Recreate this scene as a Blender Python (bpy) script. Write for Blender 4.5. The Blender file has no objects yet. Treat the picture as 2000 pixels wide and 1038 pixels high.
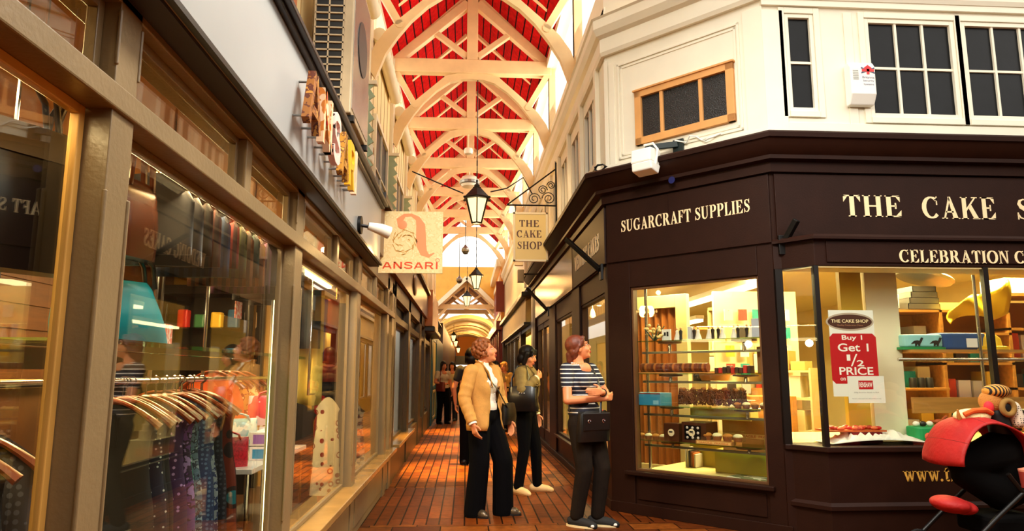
import bpy, bmesh, math, random
from mathutils import Vector as V, Matrix, Quaternion
random.seed(7)
C = bpy.context.scene.collection
SC = bpy.context.scene
PI = math.pi
R = math.radians
# ------------------------------------------------------------------ camera
H0 = 1.35
cam_d = bpy.data.cameras.new('camera')
cam = bpy.data.objects.new('camera', cam_d)
C.objects.link(cam)
cam.location = (0, 0, H0)
cam.rotation_euler = (R(90 + 8.74), 0, R(-3.74))
cam_d.sensor_width = 36
cam_d.lens = 36 * 1360 / 2000
cam_d.clip_end = 300
SC.camera = cam
# ------------------------------------------------------------------ view, sky
SC.view_settings.view_transform = 'Standard'
SC.view_settings.look = 'None'
SC.view_settings.gamma = 1
SC.view_settings.exposure = 0.0
SC.view_settings.use_curve_mapping = False
SC.cycles.max_bounces = 8
SC.cycles.transparent_max_bounces = 24
SC.cycles.sample_clamp_indirect = 4
SC.cycles.caustics_reflective = False
SC.cycles.caustics_refractive = False
w = bpy.data.worlds.new('sky'); SC.world = w; w.use_nodes = True
nt = w.node_tree; nt.nodes.clear()
bg = nt.nodes.new('ShaderNodeBackground'); wo = nt.nodes.new('ShaderNodeOutputWorld')
tc = nt.nodes.new('ShaderNodeTexCoord'); sx = nt.nodes.new('ShaderNodeSeparateXYZ'); rp = nt.nodes.new('ShaderNodeValToRGB')
nt.links.new(tc.outputs['Generated'], sx.inputs[0]); nt.links.new(sx.outputs['Z'], rp.inputs[0])
rp.color_ramp.elements[0].position = 0.0; rp.color_ramp.elements[0].color = (.25, .2, .14, 1)
rp.color_ramp.elements[1].position = 0.16; rp.color_ramp.elements[1].color = (1, .95, .86, 1)
nt.links.new(rp.outputs[0], bg.inputs[0]); bg.inputs[1].default_value = 2.5
nt.links.new(bg.outputs[0], wo.inputs[0])
SUNSKY = bg
# ------------------------------------------------------------------ lamps of the place and unseen fill lights
def area(name, loc, rot, sx_, sy_, power, col):
    d = bpy.data.lights.new(name, 'AREA'); d.shape = 'RECTANGLE'; d.size = sx_; d.size_y = sy_; d.energy = power; d.color = col
    o = bpy.data.objects.new(name, d); o.location = loc; o.rotation_euler = rot; C.objects.link(o); return o
def point(name, loc, power, col, rad=.06):
    d = bpy.data.lights.new(name, 'POINT'); d.energy = power; d.color = col; d.shadow_soft_size = rad
    o = bpy.data.objects.new(name, d); o.location = loc; C.objects.link(o); return o
WARM = (1, .62, .25); TUBE = (1, .80, .36); GOLD = (1, .6, .22)
area('cake_shop_tube_light', (3.6, 8.3, 2.66), (0, 0, R(20)), 3.2, .5, 430, TUBE)
area('cake_shop_tube_light', (4.6, 6.7, 2.66), (0, 0, 0), 2.6, .4, 260, TUBE)
area('cake_shop_tube_light', (2.4, 12.2, 2.66), (0, 0, R(90)), 3.0, .4, 260, TUBE)
for i, (y_, pw) in enumerate(((1.5, 90), (3.2, 110), (5.0, 110), (7.2, 110))):
    area('bag_shop_ceiling_light', (-2.1, y_, 2.5), (0, 0, 0), .5, .5, pw, (1, .66, .28))
for s_, x_ in ((1, -1.62), (-1, 1.62)):                                  # daylight through the clerestory glazing
    a_ = area('clerestory_daylight', (x_, 18.4, 6.35), (0, R(-115 if s_ > 0 else 115), 0), .9, 24, 270 if s_ > 0 else 380, (1, .92, .78)); a_.data.spread = R(125)
for y0_, pw in ((.9, 12), (2.8, 17), (4.8, 20)):                             # strip lights, unseen in the first two windows, added to brighten the goods
    area('bag_window_fill', (-1.0, y0_, 2.0), (0, R(-35), 0), .06, 1.5, pw, (1, .72, .36))
area('crossing_added_light', (.75, 3.0, 4.5), (0, R(-12), 0), .7, 1.6, 260, (1, .96, .88))  # unseen lamp, added to cast the letters' shadows and brighten the left fascia
point('left_fascia_spot', (-.66, 6.15, 2.42), 5, GOLD, .03)
def spot(name, loc, rot, power, col, ang, rad=.15):
    d = bpy.data.lights.new(name, 'SPOT'); d.energy = power; d.color = col; d.spot_size = R(ang); d.spot_blend = .6; d.shadow_soft_size = rad
    o = bpy.data.objects.new(name, d); o.location = loc; o.rotation_euler = rot; C.objects.link(o); return o
for y_ in (10.2, 13, 16.5):  # unseen spots added to pool golden light on the alley floor
    spot('alley_floor_fill', (.05, y_, 6.5), (0, 0, 0), 8000, (1, .55, .12), 22)
spot('sign_fill', (.4, 7.6, 5.0), (R(64), 0, R(-10)), 260, (1, .72, .36), 40)  # unseen spot added to brighten the upright cake shop sign
for y_, pw in ((21.5, 55), (30, 70), (38, 260), (47, 260), (55, 200)):  # points without fixtures, added to warm and brighten the far alley
    point('far_alley_fill', (.4, y_, 3.6 if y_ > 25 else 4.2), pw, (1, .52, .16), .12)

# ------------------------------------------------------------------ pixel rays to points at a chosen depth
_f, _p, _y = 1360., R(8.74), R(3.74)
FWD = V((math.sin(_y) * math.cos(_p), math.cos(_y) * math.cos(_p), math.sin(_p)))
RT = V((math.cos(_y), -math.sin(_y), 0)); UP = RT.cross(FWD)
CAM = V((0, 0, H0))
def ray(px, py): return FWD * _f + RT * (px - 1000) + UP * (519 - py)
def atX(px, py, x): d = ray(px, py); return CAM + d * (x / d.x)
def atY(px, py, y): d = ray(px, py); return CAM + d * (y / d.y)
def atZ(px, py, z): d = ray(px, py); return CAM + d * ((z - H0) / d.z)
def atF(px, py, F, w=0.0):
    """hit of a pixel ray with the plane w of a wall frame, as that frame's (u, w, z)"""
    Fi = F.inverted(); o = Fi @ CAM; d = (Fi.to_3x3()) @ ray(px, py)
    return o + d * ((w - o.y) / d.y)
def frame(o, u, n): return Matrix(((u[0], n[0], 0, o[0]), (u[1], n[1], 0, o[1]), (0, 0, 1, 0), (0, 0, 0, 1)))

# ------------------------------------------------------------------ materials
def lin(c):
    r = []
    for v in c[:3]:
        v /= 255.; r.append(v / 12.92 if v <= .04045 else ((v + .055) / 1.055) ** 2.4)
    return (*r, 1)
def newmat(name):
    m = bpy.data.materials.new(name); m.use_nodes = True; n = m.node_tree
    return m, n, n.nodes['Principled BSDF'], n.nodes['Material Output']
def mat(name, c, r=.5, m=0., n=0., ns=6., bump=0., bs=40., e=0., ec=None, coat=0., stretch=None, sheen=0., spec=.5):
    ma, t, b, o = newmat(name); c = lin(c)
    b.inputs['Base Color'].default_value = c; b.inputs['Roughness'].default_value = r; b.inputs['Metallic'].default_value = m
    b.inputs['Specular IOR Level'].default_value = spec
    if coat: b.inputs['Coat Weight'].default_value = coat; b.inputs['Coat Roughness'].default_value = .12
    if sheen: b.inputs['Sheen Weight'].default_value = sheen
    if n or bump:
        tc = t.nodes.new('ShaderNodeTexCoord'); mp = t.nodes.new('ShaderNodeMapping'); t.links.new(tc.outputs['Object'], mp.inputs[0])
        if stretch: mp.inputs['Scale'].default_value = stretch
    if n:
        nz = t.nodes.new('ShaderNodeTexNoise'); nz.inputs['Scale'].default_value = ns; nz.inputs['Detail'].default_value = 5
        t.links.new(mp.outputs[0], nz.inputs['Vector'])
        rp = t.nodes.new('ShaderNodeValToRGB'); rp.color_ramp.elements[0].position = .3; rp.color_ramp.elements[1].position = .7
        rp.color_ramp.elements[0].color = (*[v * (1 - n) for v in c[:3]], 1); rp.color_ramp.elements[1].color = (*[min(1, v * (1 + n * .5)) for v in c[:3]], 1)
        t.links.new(nz.outputs['Fac'], rp.inputs[0]); t.links.new(rp.outputs[0], b.inputs['Base Color'])
    if bump:
        n2 = t.nodes.new('ShaderNodeTexNoise'); n2.inputs['Scale'].default_value = bs; n2.inputs['Detail'].default_value = 4
        t.links.new(mp.outputs[0], n2.inputs['Vector'])
        bp = t.nodes.new('ShaderNodeBump'); bp.inputs['Strength'].default_value = bump; bp.inputs['Distance'].default_value = .02
        t.links.new(n2.outputs['Fac'], bp.inputs['Height']); t.links.new(bp.outputs[0], b.inputs['Normal'])
    if e:
        b.inputs['Emission Color'].default_value = lin(ec) if ec else c; b.inputs['Emission Strength'].default_value = e
    return ma
def pattern(name, c1, c2, kind='dots', s=30., r=.7, c3=None, rot=(0, 0, 0), scl=(1, 1, 1)):
    """two or three colour woven or printed pattern"""
    ma, t, b, o = newmat(name); b.inputs['Roughness'].default_value = r
    tc = t.nodes.new('ShaderNodeTexCoord'); mp = t.nodes.new('ShaderNodeMapping'); mp.inputs['Rotation'].default_value = rot
    mp.inputs['Scale'].default_value = scl
    t.links.new(tc.outputs['Object'], mp.inputs[0]); rp = t.nodes.new('ShaderNodeValToRGB'); rp.color_ramp.interpolation = 'CONSTANT'
    if kind == 'dots':
        x = t.nodes.new('ShaderNodeTexVoronoi'); x.inputs['Scale'].default_value = s; x.inputs['Randomness'].default_value = .25; out = x.outputs['Distance']; cut = .32
    elif kind == 'blotch':
        x = t.nodes.new('ShaderNodeTexNoise'); x.inputs['Scale'].default_value = s; out = x.outputs['Fac']; cut = .5
    elif kind == 'rings':
        x = t.nodes.new('ShaderNodeTexVoronoi'); x.inputs['Scale'].default_value = s; x.inputs['Randomness'].default_value = .6; out = x.outputs['Distance']; cut = .22
    else:
        x = t.nodes.new('ShaderNodeTexWave'); x.inputs['Scale'].default_value = s; x.bands_direction = kind[-1].upper(); x.inputs['Distortion'].default_value = 0; out = x.outputs['Fac']; cut = .5
    t.links.new(mp.outputs[0], x.inputs['Vector']); t.links.new(out, rp.inputs[0])
    el = rp.color_ramp.elements; el[0].color = lin(c1); el[1].position = cut; el[1].color = lin(c2)
    if c3: e3 = el.new(cut + .14 if kind != 'blotch' else .6); e3.color = lin(c3)
    t.links.new(rp.outputs[0], b.inputs['Base Color']); return ma
def glassmat(name, tint=(255, 255, 255), ior=1.5, haze=0., rough=0.):
    ma, t, b, o = newmat(name); t.nodes.remove(b)
    tr = t.nodes.new('ShaderNodeBsdfTransparent'); tr.inputs[0].default_value = lin(tint)
    gl = t.nodes.new('ShaderNodeBsdfGlossy'); gl.inputs['Roughness'].default_value = rough; gl.inputs[0].default_value = (1, 1, 1, 1)
    fr = t.nodes.new('ShaderNodeFresnel'); ge = t.nodes.new('ShaderNodeNewGeometry'); ml = t.nodes.new('ShaderNodeMath'); ml.operation = 'MULTIPLY_ADD'
    ml.inputs[1].default_value = 1 / ior - ior; ml.inputs[2].default_value = ior; t.links.new(ge.outputs['Backfacing'], ml.inputs[0]); t.links.new(ml.outputs[0], fr.inputs[0])
    mx = t.nodes.new('ShaderNodeMixShader'); t.links.new(fr.outputs[0], mx.inputs[0]); t.links.new(tr.outputs[0], mx.inputs[1]); t.links.new(gl.outputs[0], mx.inputs[2])
    t.links.new(mx.outputs[0], o.inputs[0]); return ma
def brickmat(name, c1, c2, cm, bw, bh, mortar=.006, off=.0, r=.55, swap=False):
    ma, t, b, o = newmat(name)
    tc = t.nodes.new('ShaderNodeTexCoord'); bt = t.nodes.new('ShaderNodeTexBrick'); mp = t.nodes.new('ShaderNodeMapping'); t.links.new(tc.outputs['Object'], mp.inputs[0]); t.links.new(mp.outputs[0], bt.inputs['Vector'])
    if swap: mp.inputs['Rotation'].default_value = (0, 0, PI / 2)
    bt.inputs['Scale'].default_value = 1; bt.inputs['Brick Width'].default_value = bw; bt.inputs['Row Height'].default_value = bh
    bt.inputs['Mortar Size'].default_value = mortar; bt.inputs['Mortar Smooth'].default_value = .3; bt.offset = off; bt.inputs['Bias'].default_value = 0
    bt.inputs['Color1'].default_value = lin(c1); bt.inputs['Color2'].default_value = lin(c2); bt.inputs['Mortar'].default_value = lin(cm)
    nz = t.nodes.new('ShaderNodeTexNoise'); nz.inputs['Scale'].default_value = 14; nz.inputs['Detail'].default_value = 6; t.links.new(tc.outputs['Object'], nz.inputs['Vector'])
    mx = t.nodes.new('ShaderNodeMix'); mx.data_type = 'RGBA'; mx.blend_type = 'MULTIPLY'; mx.inputs[0].default_value = .7
    t.links.new(bt.outputs['Color'], mx.inputs[6])
    rp = t.nodes.new('ShaderNodeValToRGB'); rp.color_ramp.elements[0].color = (.35, .3, .3, 1); rp.color_ramp.elements[0].position = .3; rp.color_ramp.elements[1].position = .65
    t.links.new(nz.outputs['Fac'], rp.inputs[0]); t.links.new(rp.outputs[0], mx.inputs[7]); t.links.new(mx.outputs[2], b.inputs['Base Color'])
    iv = t.nodes.new('ShaderNodeMath'); iv.operation = 'MULTIPLY_ADD'; iv.inputs[1].default_value = -1; t.links.new(bt.outputs['Fac'], iv.inputs[0])
    m2 = t.nodes.new('ShaderNodeMath'); m2.operation = 'MULTIPLY'; m2.inputs[1].default_value = .4; t.links.new(nz.outputs['Fac'], m2.inputs[0]); t.links.new(m2.outputs[0], iv.inputs[2])
    bp = t.nodes.new('ShaderNodeBump'); bp.inputs['Strength'].default_value = .6; bp.inputs['Distance'].default_value = .01
    t.links.new(iv.outputs[0], bp.inputs['Height']); t.links.new(bp.outputs[0], b.inputs['Normal']); b.inputs['Roughness'].default_value = r; b.inputs['Specular IOR Level'].default_value = .12
    return ma

# ------------------------------------------------------------------ mesh builder
class B:
    def __init__(s, F=None): s.bm = bmesh.new(); s.F = F or Matrix()
    def add(s, vs, fs):
        vv = [s.bm.verts.new(s.F @ V(v)) for v in vs]
        for f in fs:
            try: s.bm.faces.new([vv[i] for i in f])
            except ValueError: pass
        return s
    def box(s, x0, y0, z0, x1, y1, z1):
        return s.add([(x0, y0, z0), (x1, y0, z0), (x1, y1, z0), (x0, y1, z0), (x0, y0, z1), (x1, y0, z1), (x1, y1, z1), (x0, y1, z1)],
                     [(0, 3, 2, 1), (4, 5, 6, 7), (0, 1, 5, 4), (1, 2, 6, 5), (2, 3, 7, 6), (3, 0, 4, 7)])
    def prism(s, pts, vec):
        n = len(pts); vec = V(vec); p = [V(q) for q in pts]
        return s.add(p + [q + vec for q in p], [tuple(range(n)), tuple(range(2 * n - 1, n - 1, -1))] + [(i, (i + 1) % n, n + (i + 1) % n, n + i) for i in range(n)])
    def beam(s, a, b, w, h, up=(0, 0, 1)):
        """rectangular bar from a to b, w across, h along up"""
        a, b = V(a), V(b); d = (b - a).normalized(); up = V(up); sd = d.cross(up)
        if sd.length < 1e-4: sd = d.cross(V((1, 0, 0)))
        sd.normalize(); u = sd.cross(d); P = [sd * w / 2 + u * h / 2, sd * w / 2 - u * h / 2, -sd * w / 2 - u * h / 2, -sd * w / 2 + u * h / 2]
        return s.prism([a + q for q in P], b - a)
    def tube(s, pts, r, n=8, cap=True, flat=1., up=None):
        pts = [V(p) for p in pts]; k = len(pts); rr = r if isinstance(r, (list, tuple)) else [r] * k
        vs = []; prev = None
        for i, p in enumerate(pts):
            d = (pts[min(i + 1, k - 1)] - pts[max(i - 1, 0)]).normalized()
            if prev is None:
                a = V(up) if up else (V((0, 0, 1)) if abs(d.z) < .9 else V((1, 0, 0)))
                prev = (a - d * a.dot(d)).normalized()
            else: prev = (prev - d * prev.dot(d)).normalized()
            q = d.cross(prev)
            for j in range(n):
                t = 2 * PI * j / n; vs.append(p + (prev * math.cos(t) * flat + q * math.sin(t)) * rr[i])
        fs = [(i * n + j, i * n + (j + 1) % n, (i + 1) * n + (j + 1) % n, (i + 1) * n + j) for i in range(k - 1) for j in range(n)]
        if cap: fs += [tuple(range(n - 1, -1, -1)), tuple(range((k - 1) * n, k * n))]
        return s.add(vs, fs)
    def cap(s, a, b, ra, rb, n=10):
        """tapered limb with round ends"""
        a, b = V(a), V(b); d = (b - a).normalized(); P = []; Q = []
        for t in (-.98, -.7, -.3): P.append(a + d * ra * t); Q.append(ra * math.sqrt(1 - t * t))
        P += [a, b]; Q += [ra, rb]
        for t in (.3, .7, .98): P.append(b + d * rb * t); Q.append(rb * math.sqrt(1 - t * t))
        return s.tube(P, Q, n)
    def chain(s, pts, rs, n=10):
        for i in range(len(pts) - 1): s.cap(pts[i], pts[i + 1], rs[i], rs[i + 1], n)
        return s
    def lathe(s, prof, c=(0, 0, 0), n=16, rot=None, start=0.):
        c = V(c); k = len(prof); vs = []
        for r_, z in prof:
            for j in range(n):
                t = start + 2 * PI * j / n; q = V((r_ * math.cos(t), r_ * math.sin(t), z))
                vs.append(c + (rot @ q if rot else q))
        fs = [(i * n + j, i * n + (j + 1) % n, (i + 1) * n + (j + 1) % n, (i + 1) * n + j) for i in range(k - 1) for j in range(n)]
        fs += [tuple(range(n - 1, -1, -1)), tuple(range((k - 1) * n, k * n))]
        return s.add(vs, fs)
    def ball(s, c, r, nu=12, nv=8, rot=None):
        if not isinstance(r, (tuple, list)): r = (r, r, r)
        c = V(c); vs = [(0, 0, -r[2])]
        for i in range(1, nv):
            t = PI * i / nv - PI / 2
            for j in range(nu): a = 2 * PI * j / nu; vs.append((r[0] * math.cos(t) * math.cos(a), r[1] * math.cos(t) * math.sin(a), r[2] * math.sin(t)))
        vs.append((0, 0, r[2])); vs = [c + (rot @ V(v) if rot else V(v)) for v in vs]; L = len(vs) - 1
        fs = [(0, 1 + (j + 1) % nu, 1 + j) for j in range(nu)] + [(L, L - nu + j, L - nu + (j + 1) % nu) for j in range(nu)]
        fs += [(1 + i * nu + j, 1 + i * nu + (j + 1) % nu, 1 + (i + 1) * nu + (j + 1) % nu, 1 + (i + 1) * nu + j) for i in range(nv - 2) for j in range(nu)]
        return s.add(vs, fs)
    def grid(s, fn, nu, nv):
        vs = [fn(i / nu, j / nv) for j in range(nv + 1) for i in range(nu + 1)]
        return s.add(vs, [(j * (nu + 1) + i, j * (nu + 1) + i + 1, (j + 1) * (nu + 1) + i + 1, (j + 1) * (nu + 1) + i) for j in range(nv) for i in range(nu)])
    def sweep(s, path, prof, closed=True):
        """profile (out, z) swept with mitres along a plan path; out is to the right of travel"""
        P = [V((p[0], p[1])) for p in path]; n = len(P); k = len(prof); vs = []
        for i in range(n):
            d1 = (P[i] - P[max(i - 1, 0)]); d2 = (P[min(i + 1, n - 1)] - P[i])
            if d1.length < 1e-6: d1 = d2
            if d2.length < 1e-6: d2 = d1
            n1 = V((d1.y, -d1.x)).normalized(); n2 = V((d2.y, -d2.x)).normalized(); m = (n1 + n2).normalized(); m /= max(.3, m.dot(n1))
            for o_, z in prof: q = P[i] + m * o_; vs.append((q.x, q.y, z))
        fs = [(i * k + j, i * k + (j + 1) % k, (i + 1) * k + (j + 1) % k, (i + 1) * k + j) for i in range(n - 1) for j in range(k)]
        fs += [tuple(range(k)), tuple(range(n * k - 1, (n - 1) * k - 1, -1))]
        return s.add(vs, fs)
    def obj(s, name, m, parent=None, sm=False, bev=0., solid=0., label=None, keep=False):
        bm = s.bm
        if parent is not None:
            L = LOC.get(parent.name)
            if L: bmesh.ops.translate(bm, verts=bm.verts[:], vec=-V(L))
        bmesh.ops.recalc_face_normals(bm, faces=bm.faces[:])
        me = bpy.data.meshes.new(name); bm.to_mesh(me); bm.free()
        me.materials.append(m)
        o = bpy.data.objects.new(name, me); C.objects.link(o)
        if parent is not None: o.parent = parent; LOC[o.name] = LOC.get(parent.name)
        if sm:
            me.polygons.foreach_set('use_smooth', [True] * len(me.polygons)); me.set_sharp_from_angle(angle=.7)
        if solid: md = o.modifiers.new('solid', 'SOLIDIFY'); md.thickness = solid; md.offset = 0
        if bev: md = o.modifiers.new('bevel', 'BEVEL'); md.width = bev; md.segments = 2; md.limit_method = 'ANGLE'
        if label: o['label'] = label
        return o
    def blob(s, name, m, parent=None, vox=.01, smooth=4, label=None):
        """one continuous skin over the overlapping volumes"""
        o = s.obj(name, m, parent, label=label)
        a = o.modifiers.new('skin', 'REMESH'); a.mode = 'VOXEL'; a.voxel_size = vox
        c = o.modifiers.new('soft', 'SMOOTH'); c.iterations = smooth; c.factor = .5
        dg = bpy.context.evaluated_depsgraph_get(); me = bpy.data.meshes.new_from_object(o.evaluated_get(dg))
        o.modifiers.clear(); old = o.data; o.data = me; bpy.data.meshes.remove(old); me.name = name
        if not me.materials: me.materials.append(m)
        me.polygons.foreach_set('use_smooth', [True] * len(me.polygons))
        return o
LOC = {}
def thing(name, label, cat, loc=(0, 0, 0), group=None):
    o = bpy.data.objects.new(name, None); C.objects.link(o); o.location = loc; o['label'] = label; o['category'] = cat
    o.empty_display_size = .1
    if group: o['group'] = group
    LOC[o.name] = tuple(loc); return o
def tag(o, label, cat, group=None):
    o['label'] = label; o['category'] = cat
    if group: o['group'] = group
    return o
def struct(o, label=None):
    o['kind'] = 'structure'
    if label: o['label'] = label
    return o
def sroot(name, loc=(0, 0, 0)):
    o = bpy.data.objects.new(name, None); C.objects.link(o); o.location = loc; o['kind'] = 'structure'; LOC[o.name] = tuple(loc); return o
def dup(root, loc, label=None, rotz=None, group=None, mats=None):
    r = root.copy(); C.objects.link(r); r.location = loc
    if rotz is not None: r.rotation_euler = (0, 0, rotz)
    if label: r['label'] = label
    if group: r['group'] = group
    for ch in list(root.children):
        c = ch.copy(); C.objects.link(c); c.parent = r
        for g in ch.children:
            d = g.copy(); C.objects.link(d); d.parent = c
    return r

# ------------------------------------------------------------------ lettering
def arc(cx, cy, rx, ry, a0, a1, n=14): return [(cx + rx * math.cos(R(a0 + (a1 - a0) * i / n)), cy + ry * math.sin(R(a0 + (a1 - a0) * i / n))) for i in range(n + 1)]
def rc(x0, y0, x1, y1): return ('p', [(x0, y0), (x1, y0), (x1, y1), (x0, y1)])
def stem(x, w=.2, y0=0, y1=1, sl=.07, sr=.07, top=True, bot=True):
    o = [rc(x, y0, x + w, y1)]
    if bot: o.append(rc(x - sl, y0, x + w + sr, y0 + .045))
    if top: o.append(rc(x - sl, y1 - .045, x + w + sr, y1))
    return o
def tri(*p): return ('p', list(p))
SERIF = {
 'T': (.78, stem(.29, top=False) + [rc(.02, .94, .76, 1), tri((.02, .68), (.02, 1), (.2, .94)), tri((.76, .68), (.58, .94), (.76, 1))]),
 'H': (.92, stem(.1) + stem(.62) + [rc(.3, .47, .62, .54)]),
 'E': (.78, stem(.1) + [rc(.1, .94, .7, 1), rc(.1, 0, .72, .06), rc(.3, .48, .5, .55), tri((.7, .7), (.52, .94), (.7, 1)), tri((.74, .32), (.72, 0), (.5, .06)), rc(.47, .38, .53, .66)]),
 'F': (.72, stem(.1) + [rc(.1, .94, .68, 1), rc(.3, .48, .5, .55), tri((.68, .7), (.5, .94), (.68, 1)), rc(.47, .38, .53, .66)]),
 'L': (.74, stem(.1) + [rc(.1, 0, .68, .06), tri((.7, .34), (.68, 0), (.45, .06))]),
 'I': (.4, stem(.1)),
 'C': (.86, [('s', arc(.47, .5, .36, .46, 48, 318)), rc(.72, .62, .77, 1.0), tri((.6, .84), (.77, .8), (.77, .95))]),
 'G': (.92, [('s', arc(.47, .5, .36, .46, 48, 300)), rc(.74, .64, .79, 1.0), rc(.6, .06, .79, .4), rc(.54, .37, .87, .42)]),
 'O': (.96, [('s', arc(.48, .5, .37, .47, 0, 360, 26))]),
 'S': (.7, [('w', [(.58, .75), (.5, .9), (.35, .95), (.2, .88), (.16, .74), (.24, .6), (.4, .5), (.54, .38), (.57, .24), (.48, .1), (.33, .05), (.18, .1), (.1, .26)], [.05, .06, .06, .11, .15, .19, .21, .19, .15, .11, .06, .06, .05]), rc(.57, .66, .62, .98), rc(.06, .02, .11, .34)]),
 'U': (.92, [rc(.1, .3, .3, 1), rc(.03, .955, .37, 1), rc(.66, .3, .74, 1), rc(.57, .955, .84, 1), ('w', [(.2, .34), (.23, .18), (.32, .08), (.45, .04), (.58, .1), (.67, .2), (.7, .34)], [.2, .18, .13, .09, .08, .08, .08])]),
 'R': (.9, stem(.1) + [('s', arc(.4, .74, .22, .22, 90, -90)), rc(.28, .94, .42, 1), rc(.28, .49, .42, .55), tri((.38, .5), (.6, .5), (.86, .0), (.62, .0)), rc(.6, 0, .92, .045)]),
 'P': (.78, stem(.1) + [('s', arc(.42, .73, .22, .24, 90, -90)), rc(.28, .94, .44, 1), rc(.28, .46, .44, .52)]),
 'B': (.84, stem(.1) + [('s', arc(.42, .75, .2, .21, 90, -90)), ('s', arc(.44, .27, .24, .24, 90, -90)), rc(.28, .94, .44, 1), rc(.28, .5, .46, .56), rc(.28, 0, .46, .06)]),
 'D': (.92, stem(.1) + [('s', arc(.4, .5, .34, .47, 90, -90)), rc(.28, .94, .42, 1), rc(.28, 0, .42, .06)]),
 'N': (.92, [rc(.12, 0, .19, 1), rc(.03, 0, .28, .045), rc(.03, .955, .3, 1), tri((.1, 1), (.33, 1), (.78, 0), (.68, 0)), rc(.7, 0, .78, 1), rc(.6, .955, .88, 1)]),
 'K': (.92, stem(.1) + [tri((.3, .36), (.3, .48), (.7, .96), (.78, .96)), tri((.4, .52), (.54, .66), (.88, .02), (.64, .02)), rc(.58, .955, .86, 1), rc(.58, 0, .94, .045)]),
 'A': (.9, [tri((.12, 0), (.2, 0), (.47, .86), (.42, 1)), tri((.38, 1), (.5, 1), (.84, 0), (.6, 0)), rc(.24, .28, .62, .35), rc(.03, 0, .31, .045), rc(.53, 0, .92, .045)]),
 'W': (1.2, [tri((.08, 1), (.3, 1), (.5, 0), (.4, 0)), tri((.42, 0), (.5, 0), (.66, .8), (.6, .9)), tri((.5, 1), (.72, 1), (.9, 0), (.8, 0)), tri((.82, 0), (.9, 0), (1.12, 1), (1.04, 1)), rc(.0, .955, .37, 1), rc(.45, .955, .78, 1), rc(.94, .955, 1.2, 1)]),
 'w': (.86, [tri((.05, .66), (.22, .66), (.38, 0), (.29, 0)), tri((.3, 0), (.37, 0), (.47, .5), (.43, .62)), tri((.36, .66), (.53, .66), (.67, 0), (.59, 0)), tri((.6, 0), (.67, 0), (.8, .66), (.74, .66)), rc(.0, .62, .27, .66), rc(.32, .62, .56, .66), rc(.68, .62, .88, .66)]),
 't': (.42, [rc(.12, .1, .28, .82), rc(.03, .6, .38, .66), tri((.05, .64), (.28, .86), (.28, .64)), ('w', [(.2, .16), (.24, .06), (.32, .04), (.39, .1)], [.16, .12, .08, .04])]),
 'h': (.72, stem(.08, .17, 0, 1.0, .05, .04) + [('w', [(.22, .52), (.34, .62), (.46, .6), (.53, .5), (.54, .04)], [.05, .08, .13, .16, .17]), rc(.4, 0, .68, .045)]),
 'e': (.56, [('s', arc(.28, .33, .22, .31, 0, 300)), rc(.1, .32, .52, .38)]),
 '.': (.28, [('p', arc(.13, .09, .09, .09, 0, 360, 10)[:-1])]), ' ': (.34, []),
}
def w_(p, t=.17): return ('w', p, [t] * len(p))
SANS = {
 'A': (1.0, [w_([(.09, 0), (.46, .93)]), w_([(.91, 0), (.54, .93)]), rc(.25, .2, .75, .35)]),
 'N': (1.0, [rc(.06, 0, .24, 1), rc(.76, 0, .94, 1), tri((.06, 1), (.28, 1), (.94, 0), (.72, 0))]),
 'S': (.95, [w_([(.85, .74), (.78, .87), (.62, .92), (.35, .92), (.16, .84), (.13, .7), (.24, .58), (.5, .52), (.76, .44), (.85, .3), (.8, .15), (.62, .08), (.33, .08), (.16, .15), (.09, .28)])]),
 'R': (1.0, [rc(.06, 0, .24, 1), w_(arc(.6, .69, .22, .22, 90, -90)), rc(.2, .83, .62, 1), rc(.2, .39, .62, .55), tri((.5, .42), (.7, .42), (.95, 0), (.72, 0))]),
 'I': (.36, [rc(.09, 0, .27, 1)]), ' ': (.4, []),
}
def nib(pts, W=None, T=.21, t=.065):
    n = len(pts); L = []; Rr = []
    for i in range(n):
        a = pts[max(i - 1, 0)]; b = pts[min(i + 1, n - 1)]; dx, dy = b[0] - a[0], b[1] - a[1]; l = math.hypot(dx, dy) or 1; dx /= l; dy /= l
        w = W[i] if W else t + (T - t) * abs(dy) ** 1.4
        L.append((pts[i][0] - dy * w / 2, pts[i][1] + dx * w / 2)); Rr.append((pts[i][0] + dy * w / 2, pts[i][1] - dx * w / 2))
    return [[L[i], L[i + 1], Rr[i + 1], Rr[i]] for i in range(n - 1)]
def glyph(b, ch, x, z, sx, sz, w0, th, font, ital=0.):
    for p in font[ch][1]:
        polys = [p[1]] if p[0] == 'p' else nib(p[1], p[2] if p[0] == 'w' else None)
        for q in polys: b.prism([(x + (c + ital * d) * sx, w0, z + d * sz) for c, d in q], (0, th, 0))
def write(b, text, x0, x1, z, h, w0, th=.004, font=SERIF, gap=.06):
    """text from x0 to x1 standing on z, cap height h"""
    tot = sum(font[c][0] + gap for c in text) - gap; sx = (x1 - x0) / tot; x = x0
    for c in text:
        glyph(b, c, x, z, sx, h, w0, th, font); x += (font[c][0] + gap) * sx
    return b
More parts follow.
